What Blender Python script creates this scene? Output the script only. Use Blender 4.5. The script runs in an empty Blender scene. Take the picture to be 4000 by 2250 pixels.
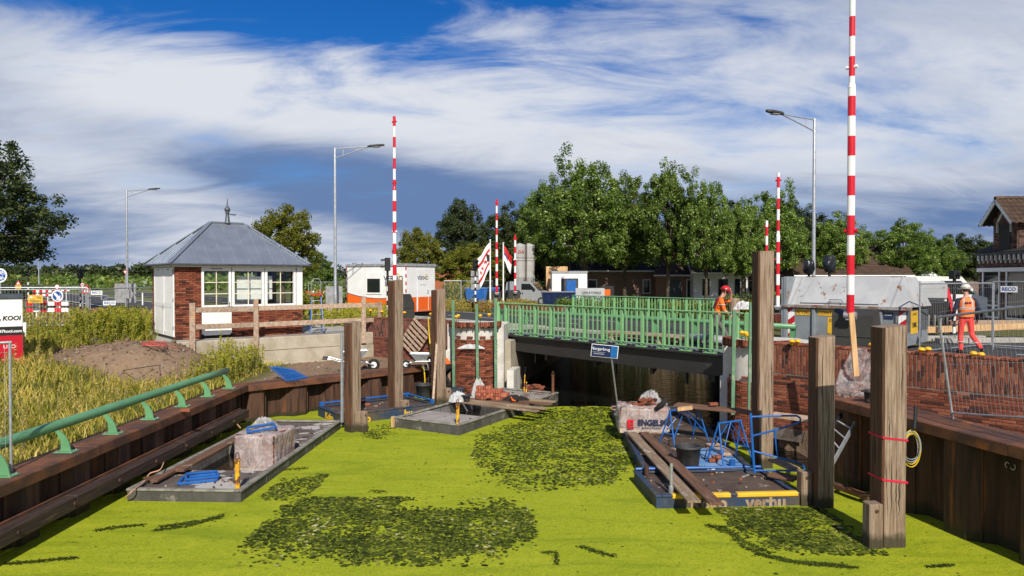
import bpy, bmesh, math, random
import numpy as np
from mathutils import Vector, Matrix, Euler, noise as mnoise
PI = math.pi
R = math.radians
random.seed(7)
scene = bpy.context.scene
COL = scene.collection
# ------------------------------------------------------------------ camera, sky, sun, exposure
CAM_Z = 4.1
PITCH = math.atan(40 / 2800)
cam_data = bpy.data.cameras.new('camera')
cam_data.sensor_width = 36.0
cam_data.lens = 36.0 * 2800 / 4000
cam_data.clip_start = 0.05
cam_data.clip_end = 6000
cam = bpy.data.objects.new('camera', cam_data)
COL.objects.link(cam)
cam.location = (0, 0, CAM_Z)
cam.rotation_euler = (PI / 2 - PITCH, 0, 0)
scene.camera = cam
SUN_AZ = R(9)      # sun stands behind the camera, this far to its right
SUN_EL = R(38)
sun_dir = Vector((math.sin(SUN_AZ) * math.cos(SUN_EL), -math.cos(SUN_AZ) * math.cos(SUN_EL), math.sin(SUN_EL)))
sl = bpy.data.lights.new('sun', 'SUN')
sl.energy = 5.0
sl.angle = R(0.5)
sl.color = (1.0, 0.93, 0.82)
sun = bpy.data.objects.new('sun', sl)
COL.objects.link(sun)
sun.location = (10, -40, 40)
sun.rotation_euler = sun_dir.to_track_quat('Z', 'Y').to_euler()
scene.view_settings.view_transform = 'Standard'
scene.view_settings.look = 'None'
scene.view_settings.exposure = 0.15
scene.view_settings.gamma = 1.0
scene.view_settings.use_curve_mapping = False
scene.cycles.max_bounces = 6
scene.cycles.transparent_max_bounces = 12

class NT:
    """small wrapper for building node trees"""
    def __init__(s, tree):
        s.t = tree; s.n = tree.nodes; s.l = tree.links
    def new(s, typ, **kw):
        nd = s.n.new(typ)
        for k, v in kw.items():
            setattr(nd, k, v)
        return nd
    def set(s, sock, v):
        if hasattr(v, 'is_output'):
            s.l.new(v, sock)
        else:
            sock.default_value = v
    def math(s, op, a, b=0.0, c=0.0, clamp=False):
        nd = s.new('ShaderNodeMath', operation=op, use_clamp=clamp)
        s.set(nd.inputs[0], a); s.set(nd.inputs[1], b); s.set(nd.inputs[2], c)
        return nd.outputs[0]
    def mix(s, f, a, b, blend='MIX'):
        nd = s.new('ShaderNodeMix', data_type='RGBA', blend_type=blend)
        s.set(nd.inputs[0], f)
        s.set(nd.inputs[6], a if hasattr(a, 'is_output') else (*a[:3], 1))
        s.set(nd.inputs[7], b if hasattr(b, 'is_output') else (*b[:3], 1))
        return nd.outputs[2]
    def noise(s, vec, scale, detail=5, rough=0.55, dist=0.0):
        nd = s.new('ShaderNodeTexNoise')
        if vec is not None: s.l.new(vec, nd.inputs['Vector'])
        nd.inputs['Scale'].default_value = scale
        nd.inputs['Detail'].default_value = detail
        nd.inputs['Roughness'].default_value = rough
        nd.inputs['Distortion'].default_value = dist
        return nd.outputs['Fac']
    def step(s, v, lo, hi):
        nd = s.new('ShaderNodeMapRange', interpolation_type='SMOOTHSTEP')
        s.set(nd.inputs[0], v); nd.inputs[1].default_value = lo; nd.inputs[2].default_value = hi
        return nd.outputs[0]
    def mapping(s, vec, scale=(1, 1, 1), loc=(0, 0, 0), rot=(0, 0, 0)):
        nd = s.new('ShaderNodeMapping')
        s.l.new(vec, nd.inputs[0])
        nd.inputs['Scale'].default_value = scale; nd.inputs['Location'].default_value = loc; nd.inputs['Rotation'].default_value = rot
        return nd.outputs[0]
    def combine(s, x, y, z):
        nd = s.new('ShaderNodeCombineXYZ')
        for i, v in enumerate((x, y, z)): s.set(nd.inputs[i], v)
        return nd.outputs[0]

world = bpy.data.worlds.new('World')
scene.world = world
world.use_nodes = True
def build_sky():
    t = NT(world.node_tree)
    t.n.clear()
    out = t.new('ShaderNodeOutputWorld'); bg = t.new('ShaderNodeBackground')
    bg.inputs[1].default_value = 0.1
    t.l.new(bg.outputs[0], out.inputs[0])
    sky = t.new('ShaderNodeTexSky', sky_type='NISHITA')
    sky.sun_disc = False
    sky.sun_elevation = SUN_EL
    sky.sun_rotation = PI - SUN_AZ
    sky.altitude = 0; sky.air_density = 1.0; sky.dust_density = 0.4; sky.ozone_density = 3.0
    hs = t.new('ShaderNodeHueSaturation'); t.l.new(sky.outputs[0], hs.inputs['Color'])
    hs.inputs['Saturation'].default_value = 1.4; hs.inputs['Value'].default_value = 0.72
    blue = t.mix(1.0, hs.outputs[0], (0.50, 0.84, 1.22), 'MULTIPLY')
    tc = t.new('ShaderNodeTexCoord'); g = tc.outputs['Generated']
    sep = t.new('ShaderNodeSeparateXYZ'); t.l.new(g, sep.inputs[0])
    x, y, z = sep.outputs
    az = t.math('ARCTAN2', x, y)
    el = t.math('ARCSINE', z)
    def blob(u0, e0, su, se, tilt=0.0):
        du = t.math('SUBTRACT', az, u0); de = t.math('SUBTRACT', el, e0)
        if tilt: de = t.math('SUBTRACT', de, t.math('MULTIPLY', du, tilt))
        a = t.math('POWER', t.math('ABSOLUTE', t.math('DIVIDE', du, su)), 2.0)
        b = t.math('POWER', t.math('ABSOLUTE', t.math('DIVIDE', de, se)), 2.0)
        return t.math('EXPONENT', t.math('MULTIPLY', t.math('ADD', a, b), -1.0))
    zz = t.math('ADD', t.math('MAXIMUM', z, 0.0), 0.24)
    q = t.combine(t.math('DIVIDE', x, zz), t.math('DIVIDE', y, zz), 0.0)
    q1 = t.mapping(q, scale=(0.55, 1.0, 1), rot=(0, 0, R(-24)))
    n1 = t.noise(q1, 1.5, 10, 0.62, 0.35)
    n2 = t.noise(t.mapping(q, scale=(0.55, 1.0, 1), loc=(3.1, 1.7, 0), rot=(0, 0, R(14))), 1.0, 6, 0.5, 0.6)
    n3 = t.noise(t.mapping(q, scale=(0.7, 1.5, 1), loc=(8, 2, 0), rot=(0, 0, R(-30))), 3.2, 8, 0.6, 0.8)
    deep = blob(-0.38, 0.39, 0.68, 0.13, -0.02)
    deep2 = blob(0.24, 0.23, 0.30, 0.075, -0.05)
    white = blob(-0.30, 0.245, 0.42, 0.055, 0.0)
    white2 = blob(0.42, 0.20, 0.32, 0.09, 0.0)
    white3 = blob(-0.30, 0.06, 0.22, 0.035, -0.12)
    band = blob(-0.20, 0.125, 0.33, 0.050, -0.15)
    band2 = blob(-0.62, 0.045, 0.25, 0.06, 0.0)
    hor = t.step(el, 0.16, 0.02)
    # how much of the blue is covered
    cov = t.math('ADD', 0.90, t.math('MULTIPLY', t.math('SUBTRACT', n1, 0.5), 1.9))
    cov = t.math('ADD', cov, t.math('MULTIPLY', t.math('SUBTRACT', n3, 0.5), 1.15))
    cov = t.math('SUBTRACT', cov, t.math('MULTIPLY', deep, t.math('SUBTRACT', 1.95, t.math('MULTIPLY', n3, 1.7))))
    cov = t.math('SUBTRACT', cov, t.math('MULTIPLY', deep2, 0.34))
    cov = t.math('ADD', cov, t.math('MULTIPLY', white, 0.35))
    cov = t.math('ADD', cov, t.math('MULTIPLY', hor, 0.55))
    cov = t.math('SUBTRACT', cov, t.math('MULTIPLY', t.step(el, 0.40, 0.85), 0.75))  # cloud thinned high overhead, above the view, to lower the ambient light
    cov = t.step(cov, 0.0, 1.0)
    # how thick, and so how grey, the cloud is
    sh = t.math('ADD', 0.38, t.math('MULTIPLY', t.math('SUBTRACT', n2, 0.5), 1.9))
    sh = t.math('ADD', sh, t.math('MULTIPLY', t.math('SUBTRACT', n3, 0.5), 0.9))
    for b, k in ((band, 0.98), (band2, 0.25), (white, -0.42), (white2, -0.10), (white3, -0.45), (hor, 0.20)):
        sh = t.math('ADD', sh, t.math('MULTIPLY', b, k))
    sh = t.step(sh, 0.0, 1.0)
    cloud = t.mix(sh, (6.6, 6.85, 7.4), (1.25, 2.05, 3.9))
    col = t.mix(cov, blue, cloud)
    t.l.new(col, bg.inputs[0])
build_sky()

# ------------------------------------------------------------------ pixel of the photograph -> point of the place
def ray(px, py):
    d = Vector((px - 2000, 2800 * math.cos(PITCH), -2800 * math.sin(PITCH)))
    u = 1125 - py
    return d + Vector((0, u * math.sin(PITCH), u * math.cos(PITCH)))
def G(px, py, z):
    d = ray(px, py); k = (z - CAM_Z) / d.z
    return Vector((d.x * k, d.y * k, z))
def D(px, py, y):
    d = ray(px, py); k = y / d.y
    return Vector((d.x * k, y, CAM_Z + d.z * k))

# ------------------------------------------------------------------ mesh builder
def frame_of(a, b):
    d = (Vector(b) - Vector(a)); L = d.length; d.normalize()
    up = Vector((0, 0, 1)) if abs(d.z) < 0.95 else Vector((0, 1, 0))
    s = d.cross(up).normalized(); u = s.cross(d).normalized()
    return d, s, u, L
class MB:
    def __init__(s):
        s.v = []; s.f = []; s.m = []
    def add(s, vs, fs, mi=0):
        o = len(s.v)
        s.v += [tuple(v) for v in vs]
        s.f += [tuple(i + o for i in f) for f in fs]
        s.m += [mi] * len(fs)
        return s
    def box(s, c, d, rz=0.0, mi=0, b=0.0, rot=None):
        hx, hy, hz = d[0] / 2, d[1] / 2, d[2] / 2
        M = rot.to_matrix() if rot is not None else Matrix.Rotation(rz, 3, 'Z')
        c = Vector(c)
        if b <= 0:
            vs = [M @ Vector((x * hx, y * hy, z * hz)) + c for z in (-1, 1) for y in (-1, 1) for x in (-1, 1)]
            return s.add(vs, [(0, 2, 3, 1), (4, 5, 7, 6), (0, 1, 5, 4), (2, 6, 7, 3), (0, 4, 6, 2), (1, 3, 7, 5)], mi)
        b = min(b, hx * .9, hy * .9, hz * .9)
        vs = []; idx = {}
        for x in (-1, 1):
            for y in (-1, 1):
                for z in (-1, 1):
                    for a in range(3):
                        p = [x * (hx - b), y * (hy - b), z * (hz - b)]
                        p[a] = (x * hx, y * hy, z * hz)[a]
                        idx[(x, y, z, a)] = len(vs); vs.append(M @ Vector(p) + c)
        fs = []
        q = [(-1, -1), (1, -1), (1, 1), (-1, 1)]
        for sg in (-1, 1):
            fs.append([idx[(sg, i, j, 0)] for i, j in (q if sg > 0 else q[::-1])])
            fs.append([idx[(i, sg, j, 1)] for i, j in (q[::-1] if sg > 0 else q)])
            fs.append([idx[(i, j, sg, 2)] for i, j in (q if sg > 0 else q[::-1])])
        for i in (-1, 1):
            for j in (-1, 1):
                fs.append([idx[(i, j, -1, 0)], idx[(i, j, 1, 0)], idx[(i, j, 1, 1)], idx[(i, j, -1, 1)]])
                fs.append([idx[(i, -1, j, 0)], idx[(i, 1, j, 0)], idx[(i, 1, j, 2)], idx[(i, -1, j, 2)]])
                fs.append([idx[(-1, i, j, 1)], idx[(1, i, j, 1)], idx[(1, i, j, 2)], idx[(-1, i, j, 2)]])
                for k in (-1, 1):
                    fs.append([idx[(i, j, k, 0)], idx[(i, j, k, 1)], idx[(i, j, k, 2)]])
        return s.add(vs, fs, mi)
    def b2(s, x0, x1, y0, y1, z0, z1, mi=0, b=0.0):
        return s.box(((x0 + x1) / 2, (y0 + y1) / 2, (z0 + z1) / 2), (abs(x1 - x0), abs(y1 - y0), abs(z1 - z0)), mi=mi, b=b)
    def bar(s, a, b_, w, h, mi=0, b=0.0, roll=0.0):
        d, si, u, L = frame_of(a, b_)
        M = Matrix((d, -si, u)).transposed()
        if roll: M = M @ Matrix.Rotation(roll, 3, 'X')
        return s.box((Vector(a) + Vector(b_)) / 2, (L, w, h), mi=mi, b=b, rot=M.to_quaternion())
    def tube(s, pts, r, n=8, mi=0, closed=False):
        pts = [Vector(p) for p in pts]; N = len(pts)
        rs = r if isinstance(r, (list, tuple)) else [r] * N
        rings = []; prev = None
        for i, p in enumerate(pts):
            if closed: d = pts[(i + 1) % N] - pts[i - 1]
            else: d = pts[min(i + 1, N - 1)] - pts[max(i - 1, 0)]
            d.normalize()
            if prev is None:
                up = Vector((0, 0, 1)) if abs(d.z) < 0.9 else Vector((1, 0, 0))
                a = d.cross(up).normalized()
            else:
                a = (prev - d * prev.dot(d))
                a = a.normalized() if a.length > 1e-6 else d.orthogonal().normalized()
            prev = a; c = d.cross(a)
            rings.append([p + (a * math.cos(2 * PI * k / n) + c * math.sin(2 * PI * k / n)) * rs[i] for k in range(n)])
        vs = [v for rg in rings for v in rg]; fs = []
        for i in range(N if closed else N - 1):
            j = (i + 1) % N
            for k in range(n):
                k2 = (k + 1) % n
                fs.append((i * n + k, i * n + k2, j * n + k2, j * n + k))
        if not closed:
            fs.append(tuple(range(n))[::-1]); fs.append(tuple((N - 1) * n + k for k in range(n)))
        return s.add(vs, fs, mi)
    def lathe(s, prof, c=(0, 0, 0), n=16, mi=0, mis=None):
        c = Vector(c); vs = []; fs = []; ms = []
        for r, z in prof:
            for k in range(n):
                vs.append(c + Vector((r * math.cos(2 * PI * k / n), r * math.sin(2 * PI * k / n), z)))
        for i in range(len(prof) - 1):
            for k in range(n):
                k2 = (k + 1) % n
                fs.append((i * n + k, i * n + k2, (i + 1) * n + k2, (i + 1) * n + k)); ms.append(mis[i] if mis else mi)
        fs.append(tuple(range(n))[::-1]); ms.append(ms[0]); fs.append(tuple((len(prof) - 1) * n + k for k in range(n))); ms.append(ms[-1])
        o = len(s.f); s.add(vs, fs, mi); s.m[o:] = ms
        return s
    def ext(s, poly, vec, mi=0):
        n = len(poly); vec = Vector(vec)
        vs = [Vector(p) for p in poly] + [Vector(p) + vec for p in poly]
        fs = [tuple(range(n))[::-1], tuple(range(n, 2 * n))] + [(i, (i + 1) % n, n + (i + 1) % n, n + i) for i in range(n)]
        return s.add(vs, fs, mi)
    def grid(s, fn, nu, nv, mi=0):
        vs = [fn(i / nu, j / nv) for j in range(nv + 1) for i in range(nu + 1)]
        fs = [(j * (nu + 1) + i, j * (nu + 1) + i + 1, (j + 1) * (nu + 1) + i + 1, (j + 1) * (nu + 1) + i) for j in range(nv) for i in range(nu)]
        return s.add(vs, fs, mi)
    def mesh(s, name, mats, smooth=False):
        me = bpy.data.meshes.new(name)
        me.from_pydata(s.v, [], s.f)
        for m in (mats if isinstance(mats, (list, tuple)) else [mats]):
            me.materials.append(m)
        me.polygons.foreach_set('material_index', s.m)
        if smooth: me.polygons.foreach_set('use_smooth', [True] * len(s.f))
        me.update()
        return me
    def build(s, name, mats, parent=None, smooth=False):
        me = s.mesh(name, mats, smooth)
        o = bpy.data.objects.new(name, me)
        COL.objects.link(o)
        if parent is not None: o.parent = parent
        return o
def tag(o, label, cat, group=None):
    o['label'] = label; o['category'] = cat
    if group: o['group'] = group
    return o
def struct(o, kind='structure'):
    o['kind'] = kind
    return o
def thing(name, label, cat, loc=(0, 0, 0), rz=0.0, group=None):
    o = bpy.data.objects.new(name, None); COL.objects.link(o)
    o.empty_display_size = 0.1
    o.location = loc; o.rotation_euler = (0, 0, rz)
    return tag(o, label, cat, group)
def dup(root, loc, rz, label, group=None, scale=None):
    r = root.copy(); COL.objects.link(r)
    r.location = loc; r.rotation_euler = (0, 0, rz)
    if scale is not None: r.scale = scale
    r['label'] = label
    if group: r['group'] = group
    for ch in list(root.children):
        c = ch.copy(); COL.objects.link(c); c.parent = r
        for gc in list(ch.children):
            d = gc.copy(); COL.objects.link(d); d.parent = c
    return r
def loc_mat(o):
    return Matrix.Translation(o.location) @ o.rotation_euler.to_matrix().to_4x4()
def to_local(o, p):
    return loc_mat(o).inverted() @ Vector(p)
def np_mesh(name, verts, faces, mat, attr=None, smooth=False):
    """verts (N,3), faces (M,k) arrays; attr: per-face float 'rnd'"""
    me = bpy.data.meshes.new(name)
    k = faces.shape[1]
    me.vertices.add(len(verts)); me.vertices.foreach_set('co', np.ascontiguousarray(verts, dtype=np.float32).ravel())
    me.loops.add(faces.size); me.loops.foreach_set('vertex_index', np.ascontiguousarray(faces, dtype=np.int32).ravel())
    me.polygons.add(len(faces)); me.polygons.foreach_set('loop_start', np.arange(0, faces.size, k, dtype=np.int32))
    if attr is not None:
        a = me.attributes.new('rnd', 'FLOAT', 'FACE'); a.data.foreach_set('value', np.ascontiguousarray(attr, dtype=np.float32))
    if smooth: me.polygons.foreach_set('use_smooth', np.ones(len(faces), dtype=bool))
    me.materials.append(mat)
    me.update(calc_edges=True); me.validate()
    return me
def link(me, name, parent=None):
    o = bpy.data.objects.new(name, me); COL.objects.link(o)
    if parent is not None: o.parent = parent
    return o
_dg = None
def text(body, size, mat_, parent, loc, rot=(PI / 2, 0, 0), ext=0.004, name='lettering', sx=1.0, align='CENTER', bold=0.0, shear=0.0):
    cu = bpy.data.curves.new('txt', 'FONT')
    cu.body = body; cu.size = size; cu.extrude = ext; cu.align_x = align; cu.align_y = 'CENTER'; cu.offset = bold; cu.shear = shear
    cu.resolution_u = 3
    to = bpy.data.objects.new('txt', cu); COL.objects.link(to)
    bpy.context.view_layer.update()
    me = bpy.data.meshes.new_from_object(to.evaluated_get(bpy.context.evaluated_depsgraph_get()))
    bpy.data.objects.remove(to); bpy.data.curves.remove(cu)
    me.materials.clear(); me.materials.append(mat_)
    o = bpy.data.objects.new(name, me); COL.objects.link(o)
    o.parent = parent; o.location = loc; o.rotation_euler = rot; o.scale = (sx, 1, 1)
    return o

# ------------------------------------------------------------------ materials
def mat(name, c, c2=None, c3=None, rough=0.7, metal=0.0, ns=3.0, nd=6, st=(1, 1, 1), bump=0.0, bs=30.0, bst=None,
        lo=0.38, hi=0.62, s3=1.3, lo3=0.58, hi3=0.66, spec=0.4, rnd=None, rand=0.0, st3=(1, 1, 1), coat=0.0, speck=0.0, wet=0.0):
    m = bpy.data.materials.new(name); m.use_nodes = True
    t = NT(m.node_tree); b = t.n['Principled BSDF']
    b.inputs['Roughness'].default_value = rough; b.inputs['Metallic'].default_value = metal
    b.inputs['Specular IOR Level'].default_value = spec
    if coat: b.inputs['Coat Weight'].default_value = coat; b.inputs['Coat Roughness'].default_value = 0.15
    tc = t.new('ShaderNodeTexCoord'); oc = tc.outputs['Object']
    if rand:
        oi = t.new('ShaderNodeObjectInfo')
        va = t.new('ShaderNodeVectorMath', operation='ADD'); t.l.new(oc, va.inputs[0])
        t.l.new(t.combine(t.math('MULTIPLY', oi.outputs['Random'], 37.0), t.math('MULTIPLY', oi.outputs['Random'], 91.0), 0.0), va.inputs[1])
        oc = va.outputs[0]
    col = None
    if rnd is not None:
        at = t.new('ShaderNodeAttribute', attribute_name='rnd')
        cr = t.new('ShaderNodeValToRGB'); t.l.new(at.outputs['Fac'], cr.inputs[0])
        el = cr.color_ramp.elements
        while len(el) < len(rnd): el.new(0.5)
        for e, (p, cc) in zip(el, rnd): e.position = p; e.color = (*cc, 1)
        col = cr.outputs[0]
    v1 = t.mapping(oc, scale=st)
    n = t.noise(v1, ns, nd, 0.6)
    if col is None:
        c2 = c2 or tuple(x * 0.72 for x in c)
        col = t.mix(t.step(n, lo, hi), c, c2)
    else:
        col = t.mix(0.55, col, t.mix(n, (0.35, 0.35, 0.35), (1.5, 1.5, 1.5)), 'MULTIPLY')
    if c3:
        n3 = t.noise(t.mapping(oc, scale=st3, loc=(5, 3, 1)), s3, 7, 0.65)
        col = t.mix(t.step(n3, lo3, hi3), col, c3)
    if rand:
        f = t.math('ADD', 1.0 - rand, t.math('MULTIPLY', oi.outputs['Random'], 2 * rand))
        col = t.mix(1.0, col, t.combine(f, f, f), 'MULTIPLY')
    if speck:
        ns_ = t.noise(oc, 90.0, 2, 0.5)
        col = t.mix(speck, col, t.mix(ns_, (0.3, 0.3, 0.3), (1.7, 1.7, 1.7)), 'MULTIPLY')
    if wet:      # dark algae stain that ends raggedly above the waterline
        sp = t.new('ShaderNodeSeparateXYZ'); t.l.new(tc.outputs['Object'], sp.inputs[0])
        zz = t.math('ADD', sp.outputs[2], t.math('MULTIPLY', t.math('SUBTRACT', t.noise(oc, 6.0, 4, 0.6), 0.5), wet))
        col = t.mix(t.math('MULTIPLY', t.step(zz, wet, wet * 0.45), 0.85), col, (0.026, 0.026, 0.010))
    t.l.new(col, b.inputs['Base Color'])
    if bump:
        bn = t.new('ShaderNodeBump'); bn.inputs['Strength'].default_value = bump; bn.inputs['Distance'].default_value = 0.02
        t.l.new(t.noise(t.mapping(oc, scale=bst or st), bs, 6, 0.65), bn.inputs['Height'])
        t.l.new(bn.outputs[0], b.inputs['Normal'])
    return m
def leaf_mat(name, ramp, trans=0.45, rough=0.5, spec=0.35):
    m = bpy.data.materials.new(name); m.use_nodes = True
    t = NT(m.node_tree); t.n.clear()
    out = t.new('ShaderNodeOutputMaterial'); p = t.new('ShaderNodeBsdfPrincipled'); tr = t.new('ShaderNodeBsdfTranslucent')
    ms = t.new('ShaderNodeMixShader'); ms.inputs[0].default_value = trans
    at = t.new('ShaderNodeAttribute', attribute_name='rnd'); cr = t.new('ShaderNodeValToRGB'); t.l.new(at.outputs['Fac'], cr.inputs[0])
    el = cr.color_ramp.elements
    while len(el) < len(ramp): el.new(0.5)
    for e, (pp, cc) in zip(el, ramp): e.position = pp; e.color = (*cc, 1)
    oi = t.new('ShaderNodeObjectInfo')
    f = t.math('ADD', 0.85, t.math('MULTIPLY', oi.outputs['Random'], 0.3))
    col = t.mix(1.0, cr.outputs[0], t.combine(f, f, f), 'MULTIPLY')
    p.inputs['Roughness'].default_value = rough; p.inputs['Specular IOR Level'].default_value = spec
    t.l.new(col, p.inputs['Base Color']); t.l.new(t.mix(1.0, col, (1.2, 1.5, 0.6), 'MULTIPLY'), tr.inputs[0])
    t.l.new(p.outputs[0], ms.inputs[1]); t.l.new(tr.outputs[0], ms.inputs[2]); t.l.new(ms.outputs[0], out.inputs[0])
    return m
def glass_mat(name, tint=(0.94, 0.96, 0.95), refl=0.10):
    m = bpy.data.materials.new(name); m.use_nodes = True
    t = NT(m.node_tree); t.n.clear()
    out = t.new('ShaderNodeOutputMaterial'); tr = t.new('ShaderNodeBsdfTransparent'); gl = t.new('ShaderNodeBsdfGlossy')
    tr.inputs[0].default_value = (*tint, 1); gl.inputs['Roughness'].default_value = 0.02
    lw = t.new('ShaderNodeLayerWeight'); lw.inputs[0].default_value = 0.5
    ms = t.new('ShaderNodeMixShader'); t.l.new(t.math('ADD', t.math('MULTIPLY', t.math('POWER', lw.outputs['Facing'], 4.0), 0.8), 0.035 + refl, clamp=True), ms.inputs[0])
    t.l.new(tr.outputs[0], ms.inputs[1]); t.l.new(gl.outputs[0], ms.inputs[2]); t.l.new(ms.outputs[0], out.inputs[0])
    return m
def film_mat(name, col, alpha=0.45, rough=0.25):
    """crumpled translucent plastic film"""
    m = bpy.data.materials.new(name); m.use_nodes = True
    t = NT(m.node_tree); t.n.clear()
    out = t.new('ShaderNodeOutputMaterial'); p = t.new('ShaderNodeBsdfPrincipled'); tr = t.new('ShaderNodeBsdfTransparent')
    p.inputs['Base Color'].default_value = (*col, 1); p.inputs['Roughness'].default_value = rough
    oc = t.new('ShaderNodeTexCoord').outputs['Object']
    n = t.noise(oc, 2.5, 3, 0.5)
    bn = t.new('ShaderNodeBump'); bn.inputs['Strength'].default_value = 0.7; bn.inputs['Distance'].default_value = 0.05
    t.l.new(t.noise(t.mapping(oc, scale=(1.4, 1.4, 0.5)), 4.5, 3, 0.5, 1.2), bn.inputs['Height']); t.l.new(bn.outputs[0], p.inputs['Normal'])
    rg = t.noise(t.mapping(oc, scale=(1.0, 1.0, 0.55), loc=(2, 5, 1)), 4.0, 3, 0.5, 1.4)
    rg = t.step(t.math('ABSOLUTE', t.math('SUBTRACT', rg, 0.5)), 0.06, 0.0)      # wrinkles, where the film doubles up
    f = t.math('ADD', t.math('ADD', alpha - 0.45, t.math('MULTIPLY', n, 0.6)), t.math('MULTIPLY', rg, 0.17), clamp=True)
    ms = t.new('ShaderNodeMixShader'); t.l.new(f, ms.inputs[0])
    t.l.new(tr.outputs[0], ms.inputs[1]); t.l.new(p.outputs[0], ms.inputs[2]); t.l.new(ms.outputs[0], out.inputs[0])
    return m
BRICK_RED = [(0.0, (0.060, 0.026, 0.020)), (0.25, (0.155, 0.048, 0.028)), (0.6, (0.235, 0.070, 0.038)), (1.0, (0.33, 0.120, 0.064))]
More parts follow.
